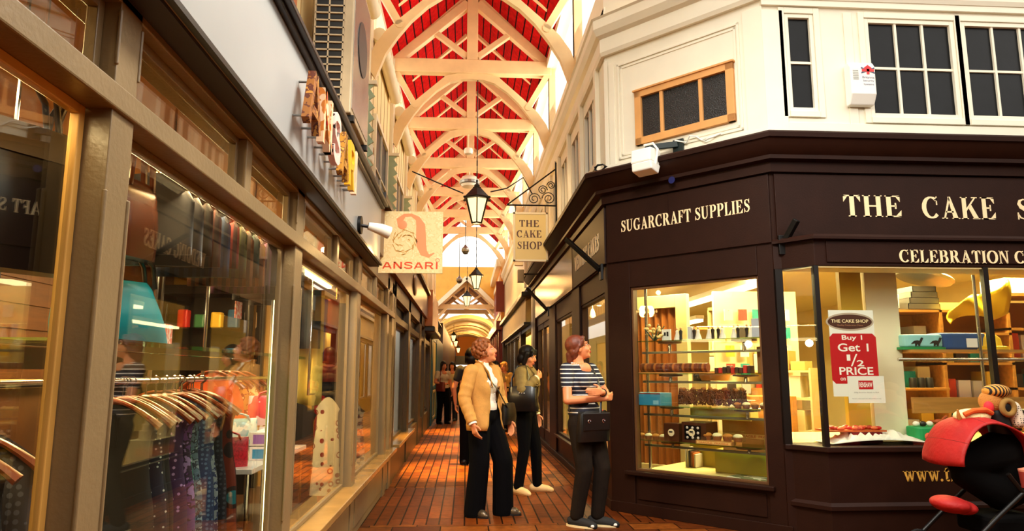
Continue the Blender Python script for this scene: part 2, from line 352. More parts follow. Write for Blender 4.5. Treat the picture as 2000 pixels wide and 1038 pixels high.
def sans(text, name, m, parent, F, x0, x1, z, w0, h=None, bold=.02, th=.001):
    """plain sans text fitted between x0 and x1 on a wall frame"""
    cu = bpy.data.curves.new('t', 'FONT'); cu.body = text; cu.offset = bold; o = bpy.data.objects.new('t', cu); C.objects.link(o)
    dg = bpy.context.evaluated_depsgraph_get(); me = bpy.data.meshes.new_from_object(o.evaluated_get(dg)); bpy.data.objects.remove(o)
    xs = [v.co.x for v in me.vertices]; ys = [v.co.y for v in me.vertices]; s = (x1 - x0) / (max(xs) - min(xs)); hz = h / (max(ys) - min(ys)) if h else s
    L = V(LOC.get(parent.name) or (0, 0, 0))
    for v in me.vertices: v.co = F @ V((x0 + (v.co.x - min(xs)) * s, w0, z + (v.co.y - min(0, min(ys))) * hz)) - L
    me.materials.append(m); me.name = name; o = bpy.data.objects.new(name, me); C.objects.link(o); o.parent = parent; LOC[o.name] = tuple(L); return o

# ------------------------------------------------------------------ wall frames (u along the wall, w out of it, z up)
LX, RX = -.9, 1.46
A2 = V((1.46, 7.1)); TH = R(43.5); D2 = V((math.sin(TH), -math.cos(TH))); N2 = V((-math.cos(TH), -math.sin(TH))); B2 = A2 + D2 * 1.77
LF = frame((LX, 0), (0, 1), (1, 0))
RF = frame((RX, 0), (0, 1), (-1, 0))
CF = frame(A2, D2, N2)
FF = frame(B2, (1, 0), (0, -1))
BAYY = 5.566
BF = frame((0, BAYY), (1, 0), (0, -1))
WF = frame((0, 0), (1, 0), (0, -1))
# ------------------------------------------------------------------ paints and stuff
M = {}
M['taupe'] = mat('taupe gloss paint', (132, 110, 76), .34, n=.12, ns=3, bump=.08, bs=60)
M['fascia'] = mat('pale grey satin paint', (154, 155, 152), .3, n=.05, ns=2)
M['black'] = mat('black paint', (14, 10, 8), .35)
M['iron'] = mat('black iron', (10, 9, 8), .4, m=.3)
M['brown'] = mat('chocolate paint', (40, 19, 11), .5, n=.15, ns=5, bump=.06, bs=80, spec=.15)
M['cream'] = mat('cream gloss paint', (238, 226, 196), .4, n=.06, ns=2.5)
M['white'] = mat('white gloss paint', (240, 233, 212), .4, n=.05, ns=3)
M['timber'] = mat('painted roof timber', (238, 204, 150), .45, n=.1, ns=4, stretch=(1, 1, 1))
M['letter'] = mat('cream sign paint', (250, 226, 178), .5)
M['gold'] = mat('gold sign paint', (226, 168, 70), .5)
M['chrome'] = mat('chrome', (205, 205, 205), .16, m=1)
M['brass'] = mat('brass', (212, 160, 80), .25, m=1)
M['glass'] = glassmat('window glass', (250, 252, 248), 1.5)
M['shelf'] = glassmat('shelf glass', (205, 230, 205), 1.5)
M['dark'] = mat('glass with room dark painted in', (10, 11, 15), .3, n=.5, ns=5, bump=.05, bs=12, spec=.2)  # darkness of the unlit rooms behind is painted into the pane colour
M['wood'] = mat('light pine', (214, 160, 90), .5, n=.2, ns=3, stretch=(1, 8, 8))
M['oak'] = mat('oak shelf board', (190, 132, 58), .5, n=.25, ns=3, stretch=(1, 9, 9))
M['shopwall'] = mat('yellow cream wall', (240, 222, 160), .6, n=.04)
M['paper'] = mat('white paper', (244, 242, 232), .7)
M['card'] = mat('brown cardboard', (196, 132, 62), .75, n=.12, ns=8)
M['tubeglow'] = mat('lit tube', (255, 240, 190), .5, e=7, ec=(255, 236, 180))
M['lampglow'] = mat('lit lantern pane', (255, 236, 190), .4, e=1.5, ec=(255, 232, 172))
M['bulb'] = mat('lit bulb', (255, 225, 150), .4, e=14, ec=(255, 206, 120))
M['red'] = mat('red cloth', (196, 18, 14), .6, n=.15, ns=10)
M['skin'] = mat('skin', (226, 142, 92), .5, n=.06, ns=12)
M['silver'] = mat('brushed metal', (150, 148, 142), .35, m=.8)
# ================================================================== SETTING: floors
o = B().box(-1.2, 8.6, -.05, 1.62, 62, 0).obj('floor', brickmat('alley brick paving', (168, 94, 30), (112, 54, 14), (28, 11, 3), .118, .3, .009, 0, .55)); struct(o)
o = B().box(-1.2, 6.55, -.05, 2.9, 8.6, 0).obj('floor', brickmat('alley brick header course', (136, 66, 20), (92, 40, 10), (20, 8, 2), .115, .62, .008, 0, .45)); struct(o)
o = B().box(-1.2, -3.2, -.05, 8, 6.55, 0).obj('floor', brickmat('crossing paving', (146, 80, 26), (84, 34, 10), (22, 9, 3), .42, .24, .006, .5, .5)); struct(o)
o = B().box(-4, -3.2, -.04, -.97, 13, .01).obj('floor', mat('shop boards', (70, 44, 24), .5, n=.3, ns=4, stretch=(8, 1, 1))); struct(o)
b = B(); b.prism([(1.52, 7.1, -.04), (1.52, 17, -.04), (8, 17, -.04), (8, 5.9, -.04), (2.75, 5.9, -.04)], (0, 0, .05)); o = b.obj('floor', mat('vinyl floor', (150, 120, 70), .5, n=.1)); struct(o)
# back of the crossing, opposite the camera's view
o = B().box(-1, -3.4, 0, 8.2, -3.2, 4.6).obj('wall_back', mat('opposite shopfront', (120, 92, 60), .5, n=.2)); struct(o)
o = B().box(8, -3.2, 0, 8.2, 5.8, 4.6).obj('wall_right_end', mat('crossing end', (120, 92, 60), .5, n=.2)); struct(o)

# ================================================================== LEFT SHOPFRONT
wl = sroot('wall_left', (LX, 0, 0)); T = M['taupe']
posts = [(-.6, -.48), (1.745, 1.862), (3.67, 3.83), (5.8, 5.98), (8.0, 8.2), (8.52, 8.76)]
RV = -.075
for i, (a, c) in enumerate(posts):
    b = B(LF).box(a, RV, 0, c, 0, 2.44)
    for e in (a, c):                                                    # chamfered stop bead on each arris
        b.tube([(e, 0, .62), (e, 0, 1.80)], .007, 6); b.tube([(e, 0, 2.13), (e, 0, 2.28)], .006, 6)
    b.obj('post', T, wl, bev=.004)
B(LF).box(-3, RV, 2.012, 8.76, .012, 2.078).obj('transom', T, wl, bev=.005)
b = B(LF); b.box(-3, -.16, .0, 8.76, -.02, .40)
for i in range(len(posts) - 1): b.box(posts[i][1] + .1, -.02, .08, posts[i + 1][0] - .02, -.008, .34)
b.obj('stall_riser', T, wl, bev=.004)
SILLM = mat('worn cream sill', (160, 122, 66), .25, n=.2, ns=5)
B(LF).box(-3, -.13, .405, 8.76, .075, .452).obj('sill', SILLM, wl, bev=.006)
B(LF).box(-3, -.16, 2.30, 8.76, .0, 2.452).obj('head_rail', M['black'] if 0 else T, wl, bev=.004)
b = B(LF)
for u in (2.82, 4.86, 7.0): b.box(u, RV, 2.078, u + .075, -.006, 2.30)
b.obj('transom_mullion', T, wl, bev=.004)
FR = mat('inner oak frame with painted lamplight', (226, 172, 84), .5, n=.12, ns=4)  # shop light falling on the first window's frame is put into this yellow
bays = [(-.48, 1.745), (1.862, 3.67), (3.83, 5.8), (5.98, 8.0), (8.2, 8.52)]
wn = 0
def window(name_u, F, u0, u1, z0, z1, w, fr, fm, parent_name=None, glass=None, panes=(1, 1), gbar=.025, dep=.03, cill=0.):
    """one window: frame, glazing bars and glass"""
    global wn
    wn += 1
    o = F @ V((u0, w, z0)); r = sroot('window_%d' % wn, o)
    b = B(F); b.box(u0, w - dep, z0, u0 + fr, w + dep, z1).box(u1 - fr, w - dep, z0, u1, w + dep, z1).box(u0 + fr, w - dep, z0, u1 - fr, w + dep, z0 + fr).box(u0 + fr, w - dep, z1 - fr, u1 - fr, w + dep, z1)
    if cill: b.box(u0 - .03, w - dep, z0 - .035, u1 + .03, w + cill, z0)
    b.obj('window_frame', fm, r, bev=.003)
    nx, nz = panes
    if nx * nz > 1:
        b = B(F)
        for i in range(1, nx): x = u0 + fr + (u1 - u0 - 2 * fr) * i / nx; b.box(x - gbar / 2, w - dep * .7, z0 + fr, x + gbar / 2, w + dep * .7, z1 - fr)
        for i in range(1, nz): z = z0 + fr + (z1 - z0 - 2 * fr) * i / nz; b.box(u0 + fr, w - dep * .6, z - gbar / 2, u1 - fr, w + dep * .6, z + gbar / 2)
        b.obj('glazing_bar', fm, r)
    B(F).box(u0 + fr * .6, w - .003, z0 + fr * .6, u1 - fr * .6, w + .003, z1 - fr * .6).obj('glass', glass or M['glass'], r)
    return r
LGL = M['glass']
for a, c in bays:
    window('l', LF, a + .002, c - .002, .452, 2.012, RV - .0, .026, FR if a < 0 else T, glass=LGL, dep=.012)
for a, c in [(-.48, 1.745), (1.862, 2.82), (2.895, 3.67), (3.83, 4.86), (4.935, 5.8), (5.98, 7.0), (7.075, 8.0)]:
    window('l', LF, a + .002, c - .002, 2.078, 2.30, RV + .02, .03, T, glass=LGL, dep=.015)
# fascia with its mouldings: one board
fb = thing('fascia_board', 'long pale grey fascia board above the left shop windows carrying coloured letters', 'fascia', (LX, 3, 2.45))
B(LF).box(-3, .0, 2.335, 6.46, .09, 2.875).obj('board', M['fascia'], fb, bev=.003)
B(LF).box(-3, .0, 2.322, 6.47, .084, 2.335).obj('soffit', mat('brown soffit with painted shade', (34, 22, 12), .6), fb)  # shade under the overhang is painted into this dark colour
b = B(LF); b.box(-3, .09, 2.333, 6.47, .112, 2.35); b.box(-3, .09, 2.354, 6.47, .104, 2.363); b.obj('lower_moulding', M['black'], fb)
b = B(LF); b.box(-3, 0, 2.875, 6.48, .12, 2.897); b.box(-3, 0, 2.897, 6.49, .15, 2.925); b.box(-3, 0, 2.925, 6.48, .13, 2.94); b.obj('upper_moulding', M['black'], fb, bev=.004)
# shop behind the window
SL = mat('dark slatted shop wall', (96, 58, 24), .5, n=.3, ns=3, stretch=(1, 1, 10))
o = B().box(-3.7, -3.2, 0, -3.6, 13, 2.62).obj('wall_shop_back', SL); struct(o)
b = B()
for k in range(11): b.box(-3.6, -1, .3 + k * .2, -3.585, 8.7, .47 + k * .2)
struct(b.obj('trim_1', SL))
struct(B().box(-3.7, -3.2, 2.62, -1.02, 8.76, 2.7).obj('ceiling_shop', mat('warm shop ceiling', (180, 118, 40), .6)))
struct(B().box(-3.7, 8.76, 0, -1.0, 8.86, 2.62).obj('wall_shop_far', mat('ochre shop wall', (176, 130, 36), .6)))
struct(B().box(-3.7, -3.3, 0, -.95, -3.2, 3.04).obj('wall_shop_near', SL))
struct(B().box(-1.4, -3.2, 3.02, -.92, 30, 3.05).obj('trim_2', M['black']))           # lead flat over the shopfront

# upper storey on the left
UX = -1.38
UF = frame((UX, 0), (0, 1), (1, 0))
CW = mat('cream boarded upper wall', (240, 216, 158), .5, n=.08, ns=3)
wu = sroot('wall_left_upper', (UX, 0, 3))
b = B(UF); b.box(-3.2, -.2, 3.05, 4.22, 0, 6.1).box(4.22, -.2, 5.2, 5.3, 0, 6.1).box(5.3, -.2, 3.05, 31, 0, 6.1).box(4.22, -.2, 3.05, 5.3, 0, 3.3)
b.obj('boarding', CW, wu)
b = B(UF)
for i in range(9):
    y = 9.1 + 2.95 * (i - 1); b.box(y - .11, -.02, 3.05, y + .11, .05, 6.95)
b.obj('wall_post', M['cream'], wu, bev=.006)
b = B(UF); b.box(6, -.16, 6.1, 31, .02, 6.2).box(6, -.16, 6.86, 31, .02, 6.98)
for k in range(13): b.box(6.2 + k * 1.9, -.12, 6.2, 6.26 + k * 1.9, -.04, 6.86)
b.obj('clerestory_frame', M['cream'], wu)
B(UF).box(6, -.085, 6.2, 31, -.079, 6.86).obj('clerestory_glass', M['glass'], wu)
b = B(UF)
for k in range(60): b.box(5.4 + k * .43, 0, 3.05, 5.415 + k * .43, .006, 6.1)
b.obj('board_joint', mat('board shadow gap', (176, 140, 86), .6), wu)
# dark open window behind the air conditioner
r = window('u', UF, 4.22, 5.3, 3.3, 5.2, -.03, .09, mat('salmon window frame', (214, 130, 84), .5, n=.1), glass=M['dark'])
GR = mat('pale green painted valance', (176, 196, 160), .5, n=.2, ns=5)
def leftwin(y0, y1, k):
    r = window('u', UF, y0, y1, 3.55, 5.05, .02, .07, M['cream'], glass=M['dark'], panes=(2, 2), dep=.04, cill=.08)
    return r
for k, (y0, y1) in enumerate([(6.75, 8.35), (9.7, 11.3), (12.65, 14.2), (15.6, 17.1)]): leftwin(y0, y1, k)
# green scalloped valances standing out beside those windows
for k, (y0, lab) in enumerate([(8.45, 'nearest to the air conditioner'), (11.4, 'second along the left wall'), (14.3, 'third along the left wall')]):
    v = thing('window_valance', 'pale green zigzag edged upright valance on upper left wall, ' + lab, 'valance', (UX, y0, 3.4), 'green zigzag valances on the left upper wall')
    b = B(UF); z = 3.3; pts = [(y0, .0, z)]
    n = 11
    for i in range(n): pts += [(y0, .2, z + i * .15), (y0, .13, z + i * .15 + .1)]
    pts += [(y0, .2, z + n * .15), (y0, .0, z + n * .15)]
    b.prism(pts, (.03, 0, 0)); b.obj('zigzag_board', GR, v)
    B(UF).box(y0 - .02, 0, 3.25, y0 + .06, .22, 3.3).box(y0 - .02, 0, 4.95, y0 + .06, .22, 5.0).obj('rail', M['cream'], v)

# shops further along on the left
w2 = sroot('wall_left_far', (LX, 8.8, 0))
DT = mat('dark olive paint', (76, 62, 36), .4, n=.15)
b = B(LF)
for a, c in [(8.76, 9.0), (11.0, 11.35), (13.6, 14.2), (15.2, 15.6), (17.6, 18.2)]: b.box(a, -.12, 0, c, .0, 2.5)
b.obj('post', DT, w2, bev=.005)
B(LF).box(8.76, -.14, 0, 18.2, -.02, .42).obj('stall_riser', DT, w2); B(LF).box(9.05, -.14, .41, 11.7, .08, .455).obj('sill', SILLM, w2, bev=.005)
B(LF).box(8.76, -.14, 2.0, 18.2, -.01, 2.09).obj('transom', DT, w2); B(LF).box(8.76, -.16, 2.3, 18.2, -.0, 2.5).obj('head_rail', DT, w2)
for a, c in [(9.0, 11.0), (11.35, 13.6), (14.2, 15.2), (15.6, 17.6)]:
    window('lf', LF, a, c, .455, 2.0, -.1, .04, DT, glass=M['glass']); window('lf', LF, a, c, 2.09, 2.3, -.1, .03, DT, glass=M['dark'])
struct(B().box(-3.2, 8.9, 0, -3.1, 18.2, 2.6).obj('wall_shop_back', mat('red brown shop wall', (120, 44, 20), .6, n=.3, ns=2)))
struct(B().box(-3.2, 8.86, 2.6, -1.05, 18.2, 2.66).obj('ceiling_shop', mat('dim ceiling', (120, 84, 40), .6)))
fb2 = thing('fascia_board', 'dark red brown fascia beyond the hanging picture sign on the left', 'fascia', (LX, 10, 2.5))
B(LF).box(6.55, 0, 2.502, 15.2, .06, 3.0).obj('board', mat('dark red brown varnish', (96, 40, 18), .3, n=.2, ns=3), fb2, bev=.004)
B(LF).box(6.55, 0, 3.0, 15.2, .12, 3.06).obj('moulding', M['black'], fb2, bev=.004)
e = B(LF); e.ball((11.2, .07, 2.74), (.34, .03, .17), 16, 8); e.obj('emblem', mat('dull gilt emblem', (92, 52, 22), .35, m=.4), fb2, sm=True)
fb3 = thing('fascia_board', 'amber lit boxed fascia standing out before the teal shopfront', 'fascia', (LX, 16, 2.5))
B(LF).box(15.3, -.1, 2.35, 18.4, .16, 3.15).obj('board', mat('amber sign board', (190, 110, 34), .4, n=.3, ns=4), fb3, bev=.01); B(LF).box(15.25, -.1, 2.22, 18.5, .22, 2.35).obj('moulding', M['black'], fb3, bev=.03)
TE = mat('teal shop paint', (0, 92, 112), .4, n=.1)
w3 = sroot('wall_left_teal', (LX, 18.2, 0))
b = B(LF); b.box(18.2, -.12, 0, 19.0, .02, 2.3).box(20.9, -.12, 0, 26.4, .03, 2.3).box(18.2, -.12, 2.2, 26.4, .02, 2.4).box(19, -.1, 0, 20.9, .0, .95).obj('shopfront', TE, w3)
b = B(LF); b.box(19.0, -.06, .98, 20.9, .0, 2.2); b.box(19.1, 0, .1, 20.8, .02, .16).box(19.1, 0, .8, 20.8, .02, .86).box(19.1, 0, .1, 19.2, .02, .86).box(20.7, 0, .1, 20.8, .02, .86).obj('cream_panel', mat('pale cream panel', (226, 204, 130), .5), w3)
struct(B().box(-1.4, 26.4, 0, -.88, 62, 3.2).obj('wall_left_end', mat('dim brown far shopfronts', (64, 42, 24), .5, n=.3)))

# ================================================================== RIGHT SHOPFRONT (cake shop)
Br = M['brown']
wr = sroot('wall_right', (RX, 7.1, 0))
def tup(F, u, w, z): return tuple(F @ V((u, w, z)))
# alley side
b = B(RF); b.box(7.1, -.12, 0, 7.28, 0, 2.47).box(8.94, -.12, 0, 9.6, 0, 2.47).box(11.45, -.12, 0, 12.3, 0, 2.47).box(14.6, -.12, 0, 15.1, .02, 3.1); b.obj('post', Br, wr, bev=.006)
b = B(RF); b.box(7.28, -.14, 0, 12.3, -.03, .36).box(7.1, -.14, 0, 15, .012, .09); b.obj('stall_riser', Br, wr, bev=.004)
b = B(RF); b.box(7.28, -.14, 2.2, 12.3, -.02, 2.47).box(7.2, -.14, .34, 11.5, .03, .375).box(12.3, -.14, 2.3, 14.6, -.02, 2.47); b.obj('rail', Br, wr, bev=.004)
for a, c, z0, z1 in ((7.28, 8.94, .375, 2.2), (9.6, 11.45, .375, 2.2)): window('r', RF, a, c, z0, z1, -.06, .035, Br)
d = sroot('door_1', tup(RF, 12.3, -.06, 0))
b = B(RF); b.box(12.3, -.09, 0, 12.42, -.03, 2.3).box(14.48, -.09, 0, 14.6, -.03, 2.3).box(13.38, -.09, 0, 13.5, -.03, 2.3).box(12.3, -.09, 0, 14.6, -.03, .3).box(12.3, -.09, 2.2, 14.6, -.03, 2.3); b.obj('door_frame', Br, d)
B(RF).box(12.42, -.063, .3, 14.48, -.057, 2.2).obj('glass', M['glass'], d)
# chamfer side
b = B(CF); b.box(0, -.13, 0, .27, 0, 2.47).box(1.60, -.13, 0, 1.77, 0, 2.47).box(.27, -.13, 0, 1.60, -.02, .375).box(.27, -.13, 2.2, 1.60, 0, 2.47)
b.obj('post', Br, wr, bev=.006)
b = B(CF); b.box(.18, -.16, .365, 1.66, .045, .405); b.obj('sill', Br, wr, bev=.008)
b = B(CF); b.box(.3, -.02, .14, 1.57, -.008, .33); b.box(0, 0, 0, 1.79, .016, .1); b.obj('riser_panel', Br, wr, bev=.004)
window('c', CF, .27, 1.60, .405, 2.2, -.05, .022, mat('inner brown frame', (96, 62, 34), .4))
# front bay
b = B(); sp = (2.72, 5.80); 
b.prism([(2.66, 5.95, 0), (2.66, 5.82, 0), (2.72, 5.80, 0), (2.9, BAYY, 0), (8, BAYY, 0), (8, 5.95, 0)], (0, 0, .715)); b.obj('bay_riser', Br, wr, bev=.004)
b = B(); b.prism([(2.66, 5.95, .715), (2.66, 5.80, .715), (2.70, 5.78, .715), (2.885, BAYY - .035, .715), (8, BAYY - .035, .715), (8, 5.95, .715)], (0, 0, .045)); b.obj('bay_sill', Br, wr, bev=.008)
b = B(); b.sweep([(2.70, 5.83), (2.9, BAYY), (8, BAYY)], [(0, .27), (.025, .27), (.025, .3), (0, .325)]); b.obj('bay_moulding', Br, wr)
b = B(); b.prism([(2.66, 5.95, 2.235), (2.66, 5.82, 2.235), (2.72, 5.80, 2.235), (2.9, BAYY, 2.235), (8, BAYY, 2.235), (8, 5.95, 2.235)], (0, 0, .23)); b.obj('bay_head', Br, wr, bev=.004)
b = B(); b.box(2.885, BAYY, .76, 2.925, BAYY + .05, 2.235).box(2.66, 5.8, .76, 2.725, 5.95, 2.235); b.obj('bay_post', M['black'], wr)
b = B(); b.box(4.365, BAYY, .76, 4.41, BAYY + .045, 2.235); b.obj('bay_mullion', M['black'], wr)
b = B(); b.sweep([(2.68, 5.84), (2.72, 5.80), (2.9, BAYY), (8, BAYY)], [(0, 2.455), (.05, 2.455), (.05, 2.475), (.02, 2.5), (0, 2.5)]); b.obj('bay_cap', Br, wr)
r = sroot('window_40', (2.92, BAYY, .76))
B().box(2.925, BAYY + .02, .76, 4.365, BAYY + .026, 2.235).obj('glass', M['glass'], r); B().box(4.41, BAYY + .02, .76, 8, BAYY + .026, 2.235).obj('glass', M['glass'], r)
b = B(); b.prism([(2.73, 5.785, .76), (2.885, 5.585, .76), (2.889, 5.588, .76), (2.734, 5.788, .76)], (0, 0, 1.475)); b.obj('glass', M['glass'], r)
# fascias, one board to a side
b = B(); b.sweep([(RX, 15), (A2.x, A2.y), (B2.x, B2.y), (8, B2.y)], [(-.12, 2.46), (0, 2.46), (0, 3.12), (-.12, 3.12)]); b.obj('fascia_backing', Br, wr)
B(LF).box(-3, -.14, 2.452, 18.2, -.002, 3.03).obj('fascia_backing', M['taupe'], wl)
f1 = thing('fascia_board', 'brown fascia over the alley windows lettered WEDDING CAKES', 'fascia', tup(RF, 8.2, 0, 2.47))
B(RF).box(7.13, 0, 2.475, 9.35, .02, 3.09).obj('board', Br, f1, bev=.003)
p0, p1 = atF(1122, 492, RF, .02), atF(1171, 497, RF, .02)
write(B(RF), 'WEDDING CAKES', 9.15, 7.42, 2.67, .2, .021, .004).obj('lettering', M['letter'], f1)
f1b = thing('fascia_board', 'glossy brown fascia without lettering further down the alley', 'fascia', tup(RF, 12, 0, 2.47))
B(RF).box(9.4, 0, 2.475, 14.55, .02, 3.09).obj('board', mat('glossy brown fascia', (92, 60, 28), .22, n=.1), f1b, bev=.003)
f2 = thing('fascia_board', 'brown fascia on the corner splay lettered SUGARCRAFT SUPPLIES', 'fascia', tup(CF, .9, 0, 2.47))
B(CF).box(.015, 0, 2.475, 1.75, .02, 3.09).obj('board', Br, f2, bev=.003); B(CF).box(.735, .02, 2.9, .75, .026, 3.08).obj('joint_strip', Br, f2)
q0, q1 = atF(1213, 453, CF, .02), atF(1466, 416, CF, .02)
write(B(CF), 'SUGARCRAFT SUPPLIES', q0.x, q1.x, (q0.z + q1.z) / 2, .125, .02, .004, gap=.05).obj('lettering', M['letter'], f2)
f3 = thing('fascia_board', 'large brown shop front fascia lettered THE CAKE SHOP in cream capitals', 'fascia', tup(FF, 1.5, 0, 2.5))
B(FF).box(0.02, 0, 2.505, 5.3, .02, 3.09).obj('board', Br, f3, bev=.003)
def fit(text, F, w, pa, pb, ptop, m, par, font=SERIF, gap=.06):
    a, c, t = atF(*pa, F, w), atF(*pb, F, w), atF(*ptop, F, w)
    write(B(F), text, a.x, c.x, a.z, t.z - a.z, w, .004, font, gap).obj('lettering', m, par)
fit('THE', FF, .02, (1648, 423), (1763, 424), (1648, 381), M['letter'], f3); fit('CAKE', FF, .02, (1802, 427), (1947, 428), (1802, 384), M['letter'], f3, gap=.07)
a = atF(1986, 430, FF, .02); write(B(FF), 'SHOP', a.x, a.x + .78, a.z, .2, .02, .004, gap=.07).obj('lettering', M['letter'], f3)
f4 = thing('fascia_board', 'narrow brown board over the bay window lettered CELEBRATION CAKES', 'fascia', (4, BAYY, 2.25))
B(BF).box(3.0, 0, 2.262, 8, .012, 2.44).obj('board', Br, f4, bev=.003)
a, c, t = atF(1757, 513, BF, .012), atF(1968, 516, BF, .012), atF(1757, 488, BF, .012); sc_ = (c.x - a.x) / 11
write(B(BF), 'CELEBRATION CAKES', a.x, a.x + sc_ * 17, a.z, t.z - a.z, .012, .004).obj('lettering', M['letter'], f4)
web = thing('web_address', 'gold painted web address starting www on the brown panel below the bay window', 'lettering', (3.6, BAYY, .5))
a, c = atF(1765, 942, BF, .0), atF(1876, 942, BF, .0); t = atF(1765, 921, BF, 0); hh = (t.z - a.z) / .66
write(B(BF), 'www.th', a.x, c.x, a.z, hh, .0, .003, gap=.03).obj('lettering', M['gold'], web)
# cornice all round
b = B(); path = [(RX, 15.1), (A2.x, A2.y), (B2.x, B2.y), (8, B2.y)]
path = [(p[0], p[1]) for p in path]
b.sweep([(p[0], p[1]) for p in path], [(-.06, 3.1), (.05, 3.1), (.055, 3.19), (.12, 3.2), (.12, 3.235), (.15, 3.26), (.19, 3.31), (.215, 3.36), (.235, 3.36), (.24, 3.4), (.22, 3.42), (-.06, 3.44)])
struct(b.obj('trim_3', Br, sm=True))
# ================================================================== RIGHT UPPER STOREY
W = M['white']
wur = sroot('wall_right_upper', (RX, 7.1, 3.42))
FU = frame(B2, (1, 0), (0, -1))
def wallpanel(F, u0, u1, z0, z1, holes, w0=-.2, w1=-.02):
    """boarded wall with window openings left open, built from strips"""
    b = B(F); x = u0
    for h0, h1, hz0, hz1 in sorted(holes):
        b.box(x, w0, z0, h0, w1, z1); b.box(h0, w0, z0, h1, w1, hz0); b.box(h0, w0, hz1, h1, w1, z1); x = h1
    b.box(x, w0, z0, u1, w1, z1); return b
# front
fx = B2.x
fh = [(2.90 - fx, 3.17 - fx, 3.69, 4.63), (3.66 - fx, 4.53 - fx, 3.65, 4.61), (4.60 - fx, 5.5 - fx, 3.65, 4.61)]
wallpanel(FF, 0, 5.3, 3.42, 5.3, fh).obj('front_boarding', W, wur)
window('f', FF, *fh[0][:2], *fh[0][2:], -.05, .035, W, glass=M['dark'], panes=(1, 2), dep=.035, gbar=.022)
window('f', FF, *fh[1][:2], *fh[1][2:], -.05, .04, W, glass=M['dark'], panes=(3, 2), dep=.035, gbar=.022)
window('f', FF, *fh[2][:2], *fh[2][2:], -.05, .04, W, glass=M['dark'], panes=(3, 2), dep=.035, gbar=.022)
def archi(F, h, o=.05, t=.012, w=-.02):
    a, c, z0, z1 = h; b = B(F)
    b.box(a - o, w, z0 - o, a - .004, w + t, z1 + o).box(c + .004, w, z0 - o, c + o, w + t, z1 + o).box(a - .004, w, z1 + .004, c + .004, w + t, z1 + o).box(a - .004, w, z0 - o, c + .004, w + t * 1.6, z0 - .004)
    return b
for h in fh: archi(FF, h, .06, .016).obj('architrave', W, wur, bev=.004)
b = B(FF); b.box(0, -.02, 3.44, .2, -.004, 4.66).box(.78, -.02, 3.44, .86, -.008, 4.66).box(0, -.02, 3.44, 5.3, -.006, 3.58).box(0, -.02, 4.70, 5.3, .012, 4.78); b.obj('front_trim', W, wur, bev=.003)
# chamfer
hc = (.40, 1.47, 3.70, 4.27)
def cq(px, py): return atF(px, py, CF, -.02)
wallpanel(CF, 0, 1.77, 3.42, 5.3, []).obj('splay_boarding', W, wur)
b = B(CF)
for a, c, z0, z1 in ((.06, .13, 3.5, 4.66), (1.58, 1.77, 3.44, 4.7), (0, .05, 3.44, 4.7)): b.box(a, -.02, z0, c, -.006, z1)
b.box(0, -.02, 3.44, 1.77, -.004, 3.53)
for o, t in ((0, .014), (.035, .008)):                                    # moulded panel
    a, c, z0, z1 = .17 + o, 1.54 - o, 3.56 + o, 4.62 - o; k = .024
    b.box(a, -.02, z0, a + k, -.02 + t, z1).box(c - k, -.02, z0, c, -.02 + t, z1).box(a, -.02, z0, c, -.02 + t, z0 + k).box(a, -.02, z1 - k, c, -.02 + t, z1)
b.obj('splay_panel', W, wur, bev=.003)
pw = sroot('window_60', tup(CF, .9, 0, 4))
RAW = mat('raw pine frame', (222, 160, 92), .5, n=.12, ns=4)
a, c, z0, z1 = .395, 1.475, 3.66, 4.235
b = B(CF); b.box(a, -.03, z0, a + .075, .02, z1).box(c - .075, -.03, z0, c, .02, z1).box(a, -.03, z0, c, .02, z0 + .075).box(a, -.03, z1 - .065, c, .02, z1).box(a - .015, -.03, z1, c + .015, .035, z1 + .02)
for u in (.685, 1.115): b.box(u, -.03, z0, u + .036, .01, z1)
b.obj('window_frame', RAW, pw, bev=.003)
B(CF).box(a + .05, -.019, z0 + .05, c - .05, -.014, z1 - .05).obj('glass', mat('reeded black glass', (14, 12, 12), .3, bump=.5, bs=110), pw)
# alley side: close set tall windows between posts
ah = []
u = 7.5
for k in range(9): ah.append((u + .1, u + .98, 3.72, 4.62)); u += 1.08
wallpanel(RF, 7.1, 30, 3.42, 5.35, ah).obj('alley_boarding', W, wur)
GW = glassmat('upper window glass', (120, 140, 140), 1.6)
for h in ah:
    window('a', RF, *h, -.06, .06, W, glass=M['dark'], panes=(3, 1), dep=.045, gbar=.05, cill=.06)
b = B(RF)
for k in range(10): b.box(7.44 + k * 1.08, -.02, 3.44, 7.55 + k * 1.08, .03, 4.8)
b.obj('alley_post', W, wur, bev=.004)
# eaves band all round
b = B(); b.sweep([(RX, 30), (A2.x, A2.y), (B2.x, B2.y), (8, B2.y)], [(-.1, 4.76), (.02, 4.76), (.035, 4.8), (.035, 4.95), (.075, 4.98), (.11, 5.05), (.11, 5.15), (.13, 5.17), (-.1, 5.2)])
struct(b.obj('trim_4', W))
b = B(); b.sweep([(RX + .02, 30), (A2.x + .02, A2.y + .02), (B2.x, B2.y + .03), (8, B2.y + .03)], [(-.3, 5.2), (0, 5.2), (0, 5.7), (-.3, 5.7)])
struct(b.obj('trim_5', W))

